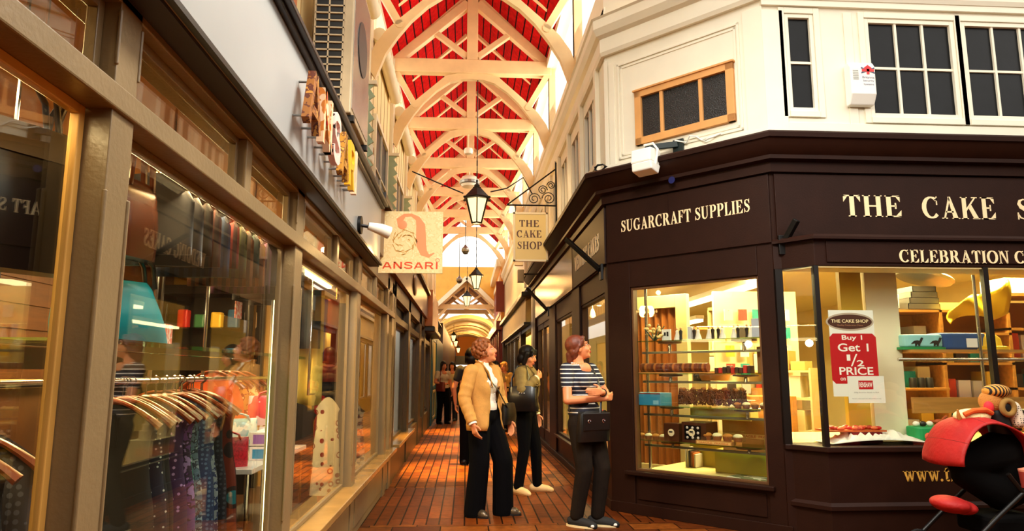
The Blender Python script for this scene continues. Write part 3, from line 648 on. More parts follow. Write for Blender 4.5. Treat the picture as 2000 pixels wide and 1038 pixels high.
# ================================================================== ROOF
RC = .06; ZT = 6.72; EX = 1.46; APX = 8.36
TY = [9.1 + 2.95 * i for i in range(-1, 7)]
TM = M['timber']
RED = brickmat('red roof boards', (205, 5, 4), (184, 3, 3), (30, 0, 0), 30, .14, .012, 0, .85, True)
def roofside(sgn):
    b = B(); e = V((RC + sgn * (EX + .03), 0, 6.93)); a = V((RC, 0, APX + .02)); n = V((sgn * (APX - 6.9), 0, EX)).normalized() * .05
    b.prism([(e.x, 5.6, e.z), (a.x, 5.6, a.z), (a.x + 0, 5.6, a.z + .06), (e.x, 5.6, e.z + .06)], (0, 25.2, 0)); return b
for sg in (-1, 1): struct(roofside(sg).obj('ceiling', RED))
b = B(RF); b.box(6.4, -.14, 6.86, 31, .04, 7.0)
for y in TY[1:]: b.box(y - .05, -.1, 5.7, y + .05, -.0, 6.9)
struct(b.obj('trim_6', M['cream'])); struct(B(RF).box(6.4, -.07, 5.7, 31, -.064, 6.9).obj('window_70', glassmat('clerestory glass', (255, 255, 255), 1.12)))
def truss(y, label):
    t = thing('roof_truss', label, 'truss', (RC, y, ZT), 'cream timber roof trusses over the alley')
    def P(x, z): return (RC + x, y, ZT + z)
    B().box(RC - EX + .02, y - .09, ZT, RC + EX - .02, y + .09, ZT + .26).obj('tie_beam', TM, t, bev=.012)
    B().box(RC - .1, y - .08, ZT + .26, RC + .1, y + .08, APX - .06).obj('king_post', TM, t, bev=.01)
    for s in (-1, 1):
        B().beam(P(s * (EX - .04), .2), P(s * .09, 1.38), .15, .17).obj('principal_rafter', TM, t, bev=.01)
        B().beam(P(s * (EX + .02), .33), P(s * .02, 1.62), .12, .14).obj('common_rafter', TM, t, bev=.01)
        B().beam(P(s * .09, .34), P(s * .74, .84), .11, .1).obj('strut', TM, t, bev=.01)
        # curved arch brace, a sawn plank
        O_ = [(0, .0), (.28, 0), (.48, -.05), (.78, -.32), (1.0, -.52), (1.2, -.72), (1.35, -.94), (1.46, -1.24)]
        I_ = [(0, -.1), (.2, -.11), (.4, -.17), (.64, -.34), (.86, -.56), (1.04, -.8), (1.2, -1.06), (1.33, -1.42)]
        o_ = [(s * x, z) for x, z in O_]; i_ = [(s * x, z) for x, z in I_]; N = len(O_) - 1
        b = B()
        for k in range(N):
            q = [o_[k], o_[k + 1], i_[k + 1], i_[k]]; b.prism([(RC + x, y - .05, ZT + z) for x, z in q], (0, .1, 0))
        bmesh.ops.remove_doubles(b.bm, verts=b.bm.verts[:], dist=1e-5); b.obj('arch_brace', TM, t)
        # hammer strut with a rounded nose crossing the brace
        p, q = V(P(s * (EX - .06), .06)), V(P(s * 1.02, -.62))
        b = B(); b.beam(p, q, .1, .12, (0, 1, 0)); d = (q - p).normalized(); b.tube([q - V((0, .06, 0)), q + V((0, .06, 0))], .06, 12); b.obj('hammer_strut', TM, t)
        B().box(RC + s * (EX + .0) - .06, y - .06, 5.2, RC + s * (EX + 0) + .06, y + .06, ZT + .25).obj('wall_post', TM, t, bev=.008)
    return t
TL = ['roof truss nearest the camera, its beam above the frame', 'roof truss second from the front, cream timber against red boards', 'roof truss third from the front with its whole beam in view',
      'roof truss fourth from the front', 'roof truss fifth from the front', 'roof truss sixth from the front just above the second lantern', 'roof truss seventh from the front', 'last cream roof truss under the red boarding']
TL = ['cream king post roof truss at the very front, cut by the top of the picture', 'cream roof truss whose curved brace meets the eaves right of the first beam',
      'largest whole cream roof truss, its king post holding the first lantern chain', 'cream roof truss next behind the largest whole one', 'cream roof truss just above the nearest black lantern',
      'smaller cream roof truss half hidden by the nearest black lantern', 'small cream truss behind the picture sign and nearest lantern', 'hindmost cream truss under the red roof boards']
t0 = truss(TY[0], TL[0])
for y, l in list(zip(TY, TL))[1:]: dup(t0, (RC, y, ZT), l)
# rafters between trusses and long purlins
def prf(name, lab, a, c, grp): 
    b = B(); b.beam(a, c, .1, .13); o = b.obj(name, TM, None, bev=.008); tag(o, lab, 'rafter', grp)
WH = ['first', 'second', 'third', 'fourth', 'fifth', 'sixth', 'seventh']
for i in range(7):
    y = TY[i] + 1.475
    for s, sd in ((-1, 'left'), (1, 'right')):
        prf('common_rafter', 'cream common rafter on the %s roof slope in the %s bay between trusses' % (sd, WH[i]), (RC + s * (EX + .02), y, ZT + .33), (RC + s * .13, y, ZT + 1.53), 'common rafters between trusses')
o = B().box(RC - .04, 5.7, APX - .16, RC + .04, 30.7, APX + .02).obj('ridge_board', TM); tag(o, 'long cream ridge board at the peak of the red roof', 'ridge board')
# round duct lengths hung along the left eaves
for i in range(6):
    y = TY[i] + .25; b = B(); b.tube([(-1.27, y, 6.09), (-1.27, y + 2.3, 6.06)], .1, 12)
    for k in range(5): b.tube([(-1.27, y + .2 + k * .47, 6.088), (-1.27, y + .24 + k * .47, 6.087)], .108, 12)
    o = b.obj('ventilation_duct', M['cream'], None, sm=True)
    tag(o, 'length of round cream duct along the left eaves in the %s bay' % WH[i], 'duct', 'cream ducts along the left eaves')

# ================================================================== FAR END
YB = mat('yellow painted boards', (226, 170, 72), .5, n=.12, ns=3)
g = sroot('wall_far', (0, 34, 0))
b = B()
b.prism([(-2.6, 34, 4.35), (-1.55, 34, 4.35), (.0, 34, 5.9), (1.5, 34, 4.35), (2.6, 34, 4.35), (2.6, 34, 6.5), (-2.6, 34, 6.5)], (0, .15, 0)); b.obj('gable_boards', YB, g)
b = B(); b.beam((-1.65, 33.9, 4.4), (0, 33.9, 5.95), .12, .2, (0, 0, 1)).beam((1.6, 33.9, 4.4), (0, 33.9, 5.95), .12, .2, (0, 0, 1)); b.obj('barge_board', M['cream'], g)
def smalltruss(y, label):
    t = thing('gable_truss', label, 'truss', (0, y, 4.5), 'yellow lit trusses of the far low roof')
    B().box(-1.5, y - .07, 4.45, 1.45, y + .07, 4.68).obj('tie_beam', TM, t); B().box(-.1, y - .06, 4.68, .1, y + .06, 5.75).obj('king_post', TM, t)
    for s in (-1, 1):
        B().beam((s * 1.45, y, 4.62), (s * .05, y, 5.72), .12, .16).obj('principal_rafter', TM, t); B().beam((s * .08, y, 4.72), (s * .72, y, 5.15), .1, .1).obj('strut', TM, t)
        B().beam((s * 1.5, y, 3.9), (s * 1.0, y, 4.5), .1, .12).obj('knee_brace', TM, t)
    return t
s0 = smalltruss(34.4, 'yellow lit truss in the gable below the bright far opening')
dup(s0, (0, 37.2, 4.5), 'yellow lit truss deeper inside the far low roof')
for s in (-1, 1):
    b = B(); b.prism([(s * 1.6, 34.1, 4.55), (0, 34.1, 5.86), (0, 34.1, 5.92), (s * 1.6, 34.1, 4.61)], (0, 5, 0)); struct(b.obj('ceiling_far', mat('brown far boards', (120, 62, 30), .6)))
# barrel vault
VM = mat('cream plaster vault', (236, 216, 164), .6, n=.05)
b = B(); N = 18; ro, cz, rz = 1.75, 3.35, 1.1
for k in range(N):
    a0, a1 = PI * k / N, PI * (k + 1) / N
    b.prism([(ro * math.cos(a0), 39, cz + rz * math.sin(a0)), (ro * math.cos(a1), 39, cz + rz * math.sin(a1)), ((ro + .1) * math.cos(a1), 39, cz + (rz + .1) * math.sin(a1)), ((ro + .1) * math.cos(a0), 39, cz + (rz + .1) * math.sin(a0))], (0, 22, 0))
struct(b.obj('ceiling_vault', VM))
for y in (39.2, 42.5, 46, 50, 55):
    b = B()
    for k in range(N):
        a0, a1 = PI * k / N, PI * (k + 1) / N; r1 = .93
        b.prism([(ro * r1 * math.cos(a0), y, cz + rz * r1 * math.sin(a0)), (ro * r1 * math.cos(a1), y, cz + rz * r1 * math.sin(a1)), (ro * math.cos(a1), y, cz + rz * math.sin(a1)), (ro * math.cos(a0), y, cz + rz * math.sin(a0))], (0, .4, 0))
    struct(b.obj('trim_8', VM))
b = B(); b.box(-2.5, 61, 2.75, 2.5, 61.2, 6); b.box(.2, 61, 0, 2.5, 61.2, 3); struct(b.obj('wall_end', mat('amber end wall', (222, 140, 36), .6)))
b = B(); b.box(-2.5, 62.5, 0, .3, 62.6, 3); struct(b.obj('wall_beyond', mat('bright pale far wall', (244, 244, 240), .6)))
area('far_street_daylight', (-.8, 61.6, 2.7), (R(-15), 0, 0), 1.6, .5, 160, (1, 1, 1))
b = B(); b.box(-1.5, 60.6, 2.0, .25, 60.7, 2.75); o = b.obj('hanging_board', M['black']); tag(o, 'black board spanning the far end of the alley', 'sign board')
# crossing walls and red shopfront on the right, far off
rf = sroot('wall_right_far', (RX, 15, 0))
PG = mat('dim cream panel', (186, 164, 104), .5, n=.1)
b = B(RF); b.box(15.1, -.12, 0, 15.5, .02, 3.1).box(18.5, -.12, 0, 19.0, .02, 2.5).box(26.5, -.12, 0, 27.2, .06, 3.4).box(15.1, -.14, 0, 27, -.02, .5).box(15.1, -.14, 2.35, 27, .0, 2.5)
for u in (21, 23, 24.8): b.box(u, -.1, .5, u + .18, -.01, 2.35)
b.obj('shopfront', mat('dark brown far shopfront', (44, 26, 16), .4), rf)
f9 = thing('fascia_board', 'cream panelled fascia further along the right beyond the brown shop', 'fascia', (RX, 20, 2.5))
B(RF).box(16.2, -.06, 2.5, 26.4, .08, 3.08).obj('board', PG, f9, bev=.01); B(RF).box(15.9, -.06, 3.08, 26.6, .2, 3.2).obj('moulding', M['black'], f9, bev=.02); B(RF).box(16, -.06, 2.44, 26.5, .14, 2.5).obj('lower_moulding', M['black'], f9)
window('rf', RF, 19.0, 26.5, .5, 2.35, -.08, .03, M['black'])
struct(B().box(1.9, 15.6, 0, 2.0, 27, 2.6).obj('wall_lit_shop', mat('lit cream shop wall', (246, 212, 110), .6)))
area('far_shop_light', (1.74, 22.5, 2.45), (0, 0, 0), .3, 6, 60, (1, .72, .3))
RD = mat('dark red shopfront paint', (124, 22, 14), .4, n=.1)
b = B(RF); b.box(27.2, -.1, 0, 40, .1, 3.3).box(27.2, .1, 3.0, 40, .3, 3.35)
for k in range(6): b.box(27.5 + k * 2, .1, .2, 27.9 + k * 2, .2, 3.0)
b.obj('red_shopfront', RD, rf)
b = B(RF); b.box(27.2, -.1, 3.35, 34, .12, 5.8); b.obj('yellow_upper_bay', mat('orange yellow paint', (226, 150, 50), .5, n=.1), rf)
b = B(RF); b.box(27.6, .12, 3.6, 33.4, .16, 3.75).box(27.6, .12, 5.0, 33.4, .16, 5.2).box(27.2, .12, 5.5, 34, .3, 5.8); b.obj('bay_moulding', M['cream'], rf)
B(RF).box(27.8, .12, 3.8, 33.2, .14, 4.95).obj('red_panel', RD, rf)
b = B(); b.box(-.3, 27.15, 3.6, 0, 27.15, 3.6)
B().box(1.15, 27.16, 3.7, 1.48, 27.2, 4.9).obj('red_end_panel', RD, rf)
struct(B().box(1.36, 40, 0, 1.5, 61, 3.4).obj('wall_right_end', mat('dim red brown far shopfronts', (84, 36, 20), .5, n=.3)))
# cake shop interior shell
YW = M['shopwall']
struct(B().box(7.6, 5.95, 0, 7.7, 17, 2.75).obj('wall_shop_right', YW)); struct(B().box(1.6, 17, 0, 7.7, 17.1, 2.75).obj('wall_shop_back', YW))
b = B(); b.prism([(1.58, 7.15, 2.72), (1.58, 17.1, 2.72), (7.7, 17.1, 2.72), (7.7, 5.95, 2.72), (2.75, 5.95, 2.72)], (0, 0, .06)); struct(b.obj('ceiling_shop', mat('shop ceiling', (250, 238, 190), .6)))
b = B(); b.prism([(1.5, 7.2, 3.2), (1.5, 30, 3.2), (8, 30, 3.2), (8, 5.95, 3.2), (2.75, 5.95, 3.2)], (0, 0, .06)); struct(b.obj('ceiling_upper', M['black']))
b = B(); b.prism([(2.72, 5.84, 2.22), (2.9, 5.58, 2.22), (8, 5.58, 2.22), (8, 5.95, 2.22)], (0, 0, .012)); struct(b.obj('ceiling_bay', YW))
struct(B().box(8.0, 5.95, 0, 8.1, 6.0, 3).obj('wall_shop_end', YW))
# ================================================================== LANTERNS
def lantern(x, y, z, s, top, label, grp='black hanging lanterns down the alley'):
    """z is the underside of the lantern, top the height its chain hangs from"""
    t = thing('hanging_lantern', label, 'lantern', (x, y, z), grp)
    n = 6; st = PI / 6
    def P(r, h): return (r * s, z + h * s)
    B().lathe([(.085 * s, 0), (.1 * s, .0), (.1 * s, .03 * s), (.085 * s, .03 * s)], (x, y, z), n, None, st).obj('base', M['iron'], t)
    b = B()
    for k in range(n):
        a = st + 2 * PI * k / n; b.beam((x + .095 * s * math.cos(a), y + .095 * s * math.sin(a), z + .02 * s), (x + .215 * s * math.cos(a), y + .215 * s * math.sin(a), z + .46 * s), .022 * s, .016 * s)
    b.obj('frame', M['iron'], t)
    b = B(); b.lathe([(.082 * s, .025 * s), (.2 * s, .455 * s)], (x, y, z), n, None, st); b.obj('pane', M['lampglow'], t)
    b = B(); b.lathe([(.2 * s, .45 * s), (.262 * s, .455 * s), (.262 * s, .485 * s), (.235 * s, .5 * s), (.15 * s, .59 * s), (.085 * s, .66 * s), (.085 * s, .675 * s), (.06 * s, .68 * s), (.055 * s, .72 * s), (.02 * s, .75 * s), (.012 * s, .79 * s)], (x, y, z), n, None, st); b.obj('roof', M['iron'], t)
    for k in range(n):
        a = st + 2 * PI * k / n; B().ball((x + .26 * s * math.cos(a), y + .26 * s * math.sin(a), z + .47 * s), .022 * s, 8, 6).obj('corner_knob', M['iron'], t)
    B().ball((x, y, z + .8 * s), .022 * s, 8, 6).obj('finial', M['iron'], t)
    b = B(); zc = z + .78 * s; k = 0
    while zc < top:
        b.tube([(x, y, zc), (x, y, min(top, zc + .1))], .011 if k % 2 else .008, 6); zc += .1; k += 1
    b.obj('chain', M['iron'], t)
    return t
L1 = atY(931, 438, 12.05)
lantern(L1.x, 12.05, L1.z, .98, 6.72, 'largest and nearest black glazed lantern hanging from a roof truss chain')
L2 = atY(930, 566, 20.9); lantern(L2.x, 20.9, L2.z, .9, 6.72, 'second black lantern, lower and smaller, above the tan jacketed woman')
L3 = atY(912, 599, 29.75); lantern(L3.x, 29.75, L3.z, .92, 8.2, 'third black lantern, just left of and below the second one')
L4 = atY(886, 668, 44); lantern(L4.x, 44, L4.z, .85, 4.42, 'small far lantern hanging under the plaster vault')
for (px, py, y, l) in ((890, 678, 50, 'tiny far lantern just right of the small vault lantern'), (895, 690, 56, 'farthest tiny lantern by the black end board'), (864, 670, 47, 'tiny far lantern beside the teal shopfront edge')):
    q = atY(px, py, y); lantern(q.x, y, q.z, .85, 4.42, l)
for q, pw in ((L1, 60), (L2, 45), (L3, 40), (L4, 40)):
    point('lantern_light', (q.x, {L1: 12.05}.get(q, 0) or q.y, q.z - .15), pw, (1, .55, .18), .1) if 0 else point('lantern_light', (q.x, q.y, q.z - .12), pw, (1, .55, .18), .1)
# camera domes and a round white lamp on wires
q = atY(915, 296, 15); t = thing('round_ceiling_lamp', 'small white round fitting on a wire above the nearest lantern', 'lamp', tuple(q))
B().lathe([(.02, .09), (.09, .06), (.1, 0), (.085, -.06), (.03, -.075)], tuple(q), 14).obj('shade', M['white'], t, sm=True); B().tube([tuple(q), (q.x, q.y, 6.72)], .006, 5).obj('wire', M['cream'], t)
q = atY(917, 358, 17.95); t = thing('round_heater_lamp', 'white drum lamp with slots partly behind the nearest lantern', 'lamp', tuple(q))
B().lathe([(.03, .22), (.2, .16), (.26, .06), (.26, .02), (.2, -.1), (.08, -.14)], tuple(q), 18).obj('drum', M['white'], t, sm=True); B().lathe([(.262, .05), (.268, .04), (.268, -.02), (.25, -.04)], tuple(q), 18).obj('slot_band', M['silver'], t); B().tube([(q.x, q.y, q.z + .2), (q.x, q.y, 6.72)], .012, 6).obj('rod', M['cream'], t)
for px, py, y, l in ((909, 491, 23.9, 'grey dome camera hanging left of the second lantern'), (897, 549, 29.75, 'farther small dome camera by the gable truss')):
    q = atY(px, py, y); t = thing('dome_camera', l, 'camera', tuple(q)); B().lathe([(.03, .22), (.06, .16), (.13, .1), (.14, .0), (.13, -.02)], tuple(q), 14).obj('housing', M['silver'], t, sm=True)
    B().ball((q.x, q.y, q.z - .02), (.11, .11, .1), 14, 8).obj('dome', mat('smoked dome', (70, 66, 58), .1), t, sm=True); B().tube([(q.x, q.y, q.z + .2), (q.x, q.y, 6.75 if y < 25 else 7.9)], .012, 6).obj('rod', M['iron'], t)

# ================================================================== HANGING SIGNS
S0, S1 = atY(742, 413, 7.0), atY(864, 535, 7.0)
PF = frame((0, 7.0), (1, 0), (0, -1))
t = thing('hanging_sign', 'square cream picture sign with a big salmon letter a above ANSARI', 'sign', (S0.x, 7.0, S1.z))
CS = pattern('mottled cream sign face', (246, 222, 160), (240, 212, 146), 'blotch', 24, .5, (250, 230, 174))
B(PF).box(S0.x, -.012, S1.z, S1.x, .012, S0.z).obj('panel', CS, t, bev=.002)
sw, sh = S1.x - S0.x, S0.z - S1.z
SA = mat('salmon print', (238, 152, 96), .5); SO = mat('orange red print', (226, 70, 16), .5); SG = mat('ochre print', (206, 150, 60), .5)
def SP(px, py): return (S0.x + (px - 742) / 122. * sw, S0.z - (py - 413) / 122. * sh)
b = B(PF)
def stroke(b, pts, ws, w0=.012, th=.002):
    for q in nib(pts, ws): b.prism([(c, w0, d) for c, d in q], (0, th, 0))
bow = [SP(*p) for p in ((783, 442), (781, 430), (790, 421), (803, 420), (815, 427), (821, 440), (822, 460), (823, 480), (828, 495), (838, 501), (848, 495))]
stroke(b, bow, [.06, .07, .035, .03, .05, .09, .1, .1, .075, .035, .01]); b.ball((SP(786, 440)[0], .012, SP(786, 440)[1]), (.048, .003, .048), 14, 6)
b.obj('letter', SA, t)
b = B(PF); rr = random.Random(3)
tig = [(770, 470), (778, 458), (792, 450), (806, 456), (812, 470), (806, 486), (790, 494), (774, 490), (768, 478)]
for k in range(26):
    a = rr.random() * 2 * PI; r_ = .3 + .7 * rr.random(); x, y = 790 + 24 * r_ * math.cos(a), 474 + 24 * r_ * math.sin(a); l = 5 + 6 * rr.random(); d = a + 1.4
    stroke(b, [SP(x, y), SP(x + l * .5 * math.cos(d), y + l * .5 * math.sin(d) - 1), SP(x + l * math.cos(d), y + l * math.sin(d))], [.002, .011, .003])
stroke(b, [SP(*p) for p in tig], [.006] * 9); b.obj('drawing', SG, t)
write(B(PF), 'ANSARI', S0.x + .04, S1.x - .04, S1.z + .045, .07, .012, .002, SANS, gap=.1).obj('lettering', SO, t)
b = B(PF); stroke(b, [(S1.x - .05 + .018 * math.cos(a * .63), S1.z + .135 + .018 * math.sin(a * .63)) for a in range(11)], [.004] * 11); b.obj('mark', SO, t)
b = B(); b.tube([(LX + .061, 7.0, S0.z - .09), (S0.x + .02, 7.0, S0.z - .09)], .012, 8); b.tube([(LX + .061, 7.0, S1.z + .2), (S0.x + .02, 7.0, S1.z + .2)], .012, 8); b.obj('bracket', M['iron'], t)
# little spotlight that lights the sign
q = atX(700, 440, LX + .09); t = thing('sign_spotlight', 'small cream spotlight on the grey fascia aimed at the picture sign', 'spotlight', tuple(q))
B(LF).tube([(q.y, .0905, q.z), (q.y, .115, q.z)], .07, 14).obj('wall_plate', M['iron'], t, sm=True)
B().tube([(q.x, q.y, q.z), (q.x + .1, q.y + .02, q.z - .01)], .012, 8).obj('arm', M['iron'], t)
b = B(); b.tube([(q.x + .07, q.y + .02, q.z), (q.x + .16, q.y + .05, q.z - .02), (q.x + .22, q.y + .08, q.z - .04)], [.028, .045, .05], 12); b.obj('head', M['white'], t, sm=True)
# cake shop sign on a scrolled bracket
PF2 = frame((0, 11.0), (1, 0), (0, -1)); q0, q1 = atY(1002, 415, 11), atY(1068, 500, 11)
cx0, cx1, cz1, cz0 = q0.x, 1.30, q0.z, q1.z - .1
t = thing('hanging_sign', 'upright cream hanging sign reading THE CAKE SHOP on a scrolled iron bracket', 'sign', (cx0, 11, cz0))
B(PF2).box(cx0 + .03, -.02, cz0 + .03, cx1 - .03, .02, cz1 - .03).obj('panel', mat('yellowed cream sign', (232, 208, 140), .5), t)
b = B(PF2); b.box(cx0, -.03, cz0, cx0 + .035, .03, cz1).box(cx1 - .035, -.03, cz0, cx1, .03, cz1).box(cx0, -.03, cz1 - .035, cx1, .03, cz1).box(cx0, -.03, cz0, cx1, .03, cz0 + .035); b.obj('frame', M['cream'], t, bev=.004)
b = B(PF2); mm = (cx0 + cx1) / 2
for txt, py0, py1, x0, x1 in (('THE', 443, 430, 1014, 1053), ('CAKE', 464, 450, 1009, 1058), ('SHOP', 487, 472, 1010, 1059)):
    a, c, tt = atY(x0, py0, 10.98), atY(x1, py0, 10.98), atY(x0, py1, 10.98); write(b, txt, a.x, c.x, a.z, tt.z - a.z, .02, .003, gap=.08)
b.obj('lettering', mat('dark red brown sign paint', (78, 30, 18), .5), t)
b = B(); zb = cz1 + .12; b.tube([(cx0 - .1, 11, zb), (1.44, 11, zb)], .014, 8); b.tube([(cx0 - .1, 11, zb), (1.44, 11, zb + .62)], .012, 8)
b.tube([(1.44, 11, cz0), (1.44, 11, zb + .75)], .014, 8)
for x in (cx0 + .04, cx1 - .04): b.tube([(x, 11, zb), (x, 11, cz1)], .007, 6)
def scroll(cx, cz, r, s): return [(cx + s * r * (1 - .75 * k / 22) * math.cos(k * .5), 11, cz + r * (1 - .75 * k / 22) * math.sin(k * .5)) for k in range(23)]
for cx_, cz_, r_, s_ in ((cx1 - .22, zb + .11, .1, 1), (cx1 + .02, zb + .12, .11, -1), (cx1 - .08, zb + .26, .08, 1), (cx1 + .06, zb + .34, .07, -1)): b.tube(scroll(cx_, cz_, r_, s_), .008, 6)
b.obj('bracket', M['iron'], t)
# small white lamp heads and arms under that sign
q = atX(1012, 500, 1.0); t = thing('arm_floodlight', 'pale boxy floodlight on a black arm below the upright cream sign', 'floodlight', tuple(q))
b = B(); b.beam((q.x - .04, q.y, q.z + .12), (1.4, q.y, q.z + .13), .05, .05); b.beam((q.x, q.y, q.z + .12), (q.x + .02, q.y, q.z), .03, .03); b.obj('arm', M['iron'], t)
B().box(q.x - .07, q.y - .06, q.z - .2, q.x + .1, q.y + .06, q.z + .02).obj('head', M['white'], t, bev=.012)
q = atX(1017, 540, 1.0); t = thing('speaker_box', 'small grey box on the wall under the pale arm floodlight', 'box', tuple(q)); B().box(q.x - .06, q.y - .06, q.z - .12, q.x + .06, q.y + .06, q.z + .12).obj('case', M['silver'], t, bev=.01)
B().beam((q.x + .04, q.y, q.z + .04), (1.36, q.y, q.z + .04), .03, .03).obj('bracket', M['iron'], t)
# iron cable stays across the alley
b = B(); b.tube([atY(805, 335, 12.0), atY(850, 355, 12.0), atY(905, 378, 12.0)], .012, 6); tag(b.obj('lantern_stay_cable', M['iron']), 'black stay cable from the left wall to the nearest lantern', 'cable')
b = B(); b.tube([atY(958, 375, 12.0), atY(990, 368, 12.0), atY(1022, 347, 12.0), atY(1040, 380, 12.0)], .012, 6); tag(b.obj('lantern_stay_cable', M['iron']), 'black stay cable from the nearest lantern towards the right wall', 'cable')

# ================================================================== ANSARI LETTERS ON THE FASCIA
pats = [('A', 'first letter A of the fascia name, brown mottled face', pattern('brown print letter', (150, 92, 34), (92, 40, 20), 'blotch', 26, .4, (190, 130, 50))),
        ('N', 'letter N of the fascia name, cream face with red and orange patches', pattern('patchwork letter', (232, 190, 150), (196, 110, 30), 'blotch', 13, .4, (200, 30, 26))),
        ('S', 'letter S of the fascia name, pink face with black spots', pattern('spotted letter', (20, 14, 14), (236, 190, 176), 'rings', 13, .4)),
        ('A', 'second letter A of the fascia name, gold brown mottled face', pattern('gold brown letter', (176, 120, 30), (110, 60, 20), 'blotch', 30, .4, (214, 160, 60))),
        ('R', 'letter R of the fascia name, plain yellow face', mat('yellow letter', (236, 176, 34), .4)),
        ('I', 'last letter I of the fascia name, pale pink face', pattern('pale letter', (240, 200, 160), (236, 190, 150), 'blotch', 6, .4, (40, 30, 30)))]
ends = [(3.08, 3.35), (3.39, 3.64), (3.67, 3.89), (3.94, 4.18), (4.20, 4.40), (4.42, 4.50)]
lz = 2.494
for (ch, lab, m), (u0, u1) in zip(pats, ends):
    t = thing('sign_letter', lab, 'letter', tup(LF, u0, .13, lz), 'letters of the shop name on the grey fascia')
    b = B(LF); wd = SANS[ch][0]; glyph(b, ch, u0, lz, (u1 - u0) / wd, .285, .14, .035, SANS); b.obj('letter_face', m, t)
    b = B(LF)
    for u, z in ((u0 + .1 * (u1 - u0) + .02, lz + .03), (u1 - .1 * (u1 - u0) - .02, lz + .03), ((u0 + u1) / 2, lz + .23)): b.tube([(u, .0905, z), (u, .145, z)], .006, 6)
    b.obj('fixing_pin', M['silver'], t)

# ================================================================== AIR CONDITIONER
t = thing('air_conditioner', 'big outdoor air conditioner unit with a grid of dark vents above the grey fascia', 'air conditioner', (-1.1, 5.8, 3.4))
ac = mat('aged cream casing', (214, 190, 150), .45, n=.15, ns=5)
ay0, ay1, ax0, ax1, az0, az1 = 5.42, 6.35, -1.27, -.95, 3.42, 4.75
b = B(); b.box(ax0, ay0 + .01, az0, ax1, ay1, az1); b.obj('casing', ac, t, bev=.012)
b = B(); b.box(ax0 + .02, ay0 + .004, az0 + .08, ax1 - .075, ay0 + .0095, az1 - .03); b.obj('vent_grille', M['black'], t)
b = B(); n = 19
for k in range(n + 1): z = az0 + .08 + (az1 - az0 - .11) * k / n; b.box(ax0 + .01, ay0 - .008, z - .006, ax1 - .07, ay0 + .004, z + .006)
for x in (ax0 + .01, (ax0 + ax1 - .075) / 2, ax1 - .08): b.box(x - .005, ay0 - .008, az0 + .07, x + .007, ay0 + .004, az1 - .02)
b.obj('grille_bar', ac, t)
b = B(); b.box(ax1, ay0 + .04, az0 + .05, ax1 + .006, ay1 - .04, az1 - .05); b.obj('front_panel', mat('mirror grey front', (170, 164, 156), .25, m=.6, n=.4, ns=3), t)
b = B(); q = (ax1 + .006, (ay0 + ay1) / 2, az0 + .75)
b.tube([q, (q[0] + .008, q[1], q[2])], .24, 24); b.obj('fan_grille', mat('dark fan grille', (46, 42, 40), .4), t)
b = B(); b.box(ax0 - .1, ay0 + .06, az0 - .05, ax1 + .02, ay0 + .12, az0).box(ax0 - .1, ay1 - .12, az0 - .05, ax1 + .02, ay1 - .06, az0); b.obj('support_bracket', M['black'], t)
t = thing('air_conditioner', 'smaller dark underside of a second cooling unit just past the big vented one', 'air conditioner', (-1.1, 6.75, 3.3))
B().box(-1.27, 6.5, 3.42, -1.0, 6.74, 4.1).obj('casing', ac, t, bev=.01); B().box(-1.25, 6.5, 3.40, -1.02, 6.73, 3.42).obj('base_tray', M['black'], t); B().box(-1.34, 6.55, 3.36, -.98, 6.6, 3.4).obj('support_bracket', M['brass'], t)
t = thing('alarm_sounder', 'small cream slotted box on the left upper wall below the green valance', 'alarm box', (UX + .05, 8.9, 3.8))
q = atX(722, 302, UX + .04); LOC[t.name] = tuple(q); t.location = q
B().box(q.x - .04, q.y - .12, q.z - .13, q.x + .05, q.y + .12, q.z + .13).obj('case', M['cream'], t, bev=.03); b = B()
for k in range(5): b.box(q.x + .05, q.y - .05, q.z + .0 + k * .02, q.x + .053, q.y + .05, q.z + .01 + k * .02)
b.obj('vent_slot', M['card'], t)

# ================================================================== ON THE RIGHT BUILDING
# burglar alarm box with a flag emblem
a, c = atF(1645, 130, FF, -.02), atF(1700, 212, FF, -.02); u0, u1, z0, z1 = a.x, c.x, c.z, a.z
t = thing('alarm_box', 'white burglar alarm box with red flag mark beside the upstairs windows', 'alarm box', tup(FF, u0, 0, z0))
b = B(FF); b.prism([(u0, -.006, z1), (u0, .07, z1), (u0, .1, z1 - .05), (u0, .1, z0 + .09), (u0, .05, z0), (u0, -.006, z0)], (u1 - u0, 0, 0)); b.obj('case', M['paper'], t, bev=.012)
b = B(FF)
for k in range(6): b.box(u0 + .025, .1, z1 - .095 - k * .016, u0 + .075, .1025, z1 - .087 - k * .016)
b.obj('sounder_slot', M['silver'], t)
fl0, fl1, fz0, fz1 = u0 + .11, u1 - .015, z1 - .125, z1 - .05
fm = (fl0 + fl1) / 2; fzm = (fz0 + fz1) / 2
b = B(FF); b.box(fl0, .1, fzm - .012, fl1, .104, fzm + .012).box(fm - .012, .1, fz0, fm + .012, .104, fz1)
b.prism([(fm - .035, .101, fz1 - .012), (fm, .101, fz1 + .015), (fm + .035, .101, fz1 - .012), (fm + .03, .101, fzm), (fm - .03, .101, fzm)], (0, .002, 0)); b.obj('flag_emblem', mat('red enamel', (206, 20, 30), .4), t)
b = B(FF)
for sx_, sz_ in ((-1, -1), (-1, 1), (1, -1), (1, 1)): b.prism([(fm + sx_ * .018, .1, fzm + sz_ * .016), (fm + sx_ * .062, .1, fzm + sz_ * .016), (fm + sx_ * .062, .1, fzm + sz_ * .03)], (0, .0025, 0))
b.obj('flag_corner', mat('navy enamel', (24, 30, 90), .4), t)
NV = mat('blue grey print', (70, 80, 120), .6)
for k, s in enumerate(('Britannia', 'Security', 'Systems')): sans(s, 'lettering', NV, t, FF, fl0 + .004 * k, fl1 - .004 * k, z1 - .165 - k * .034, .1005, .022, .015)
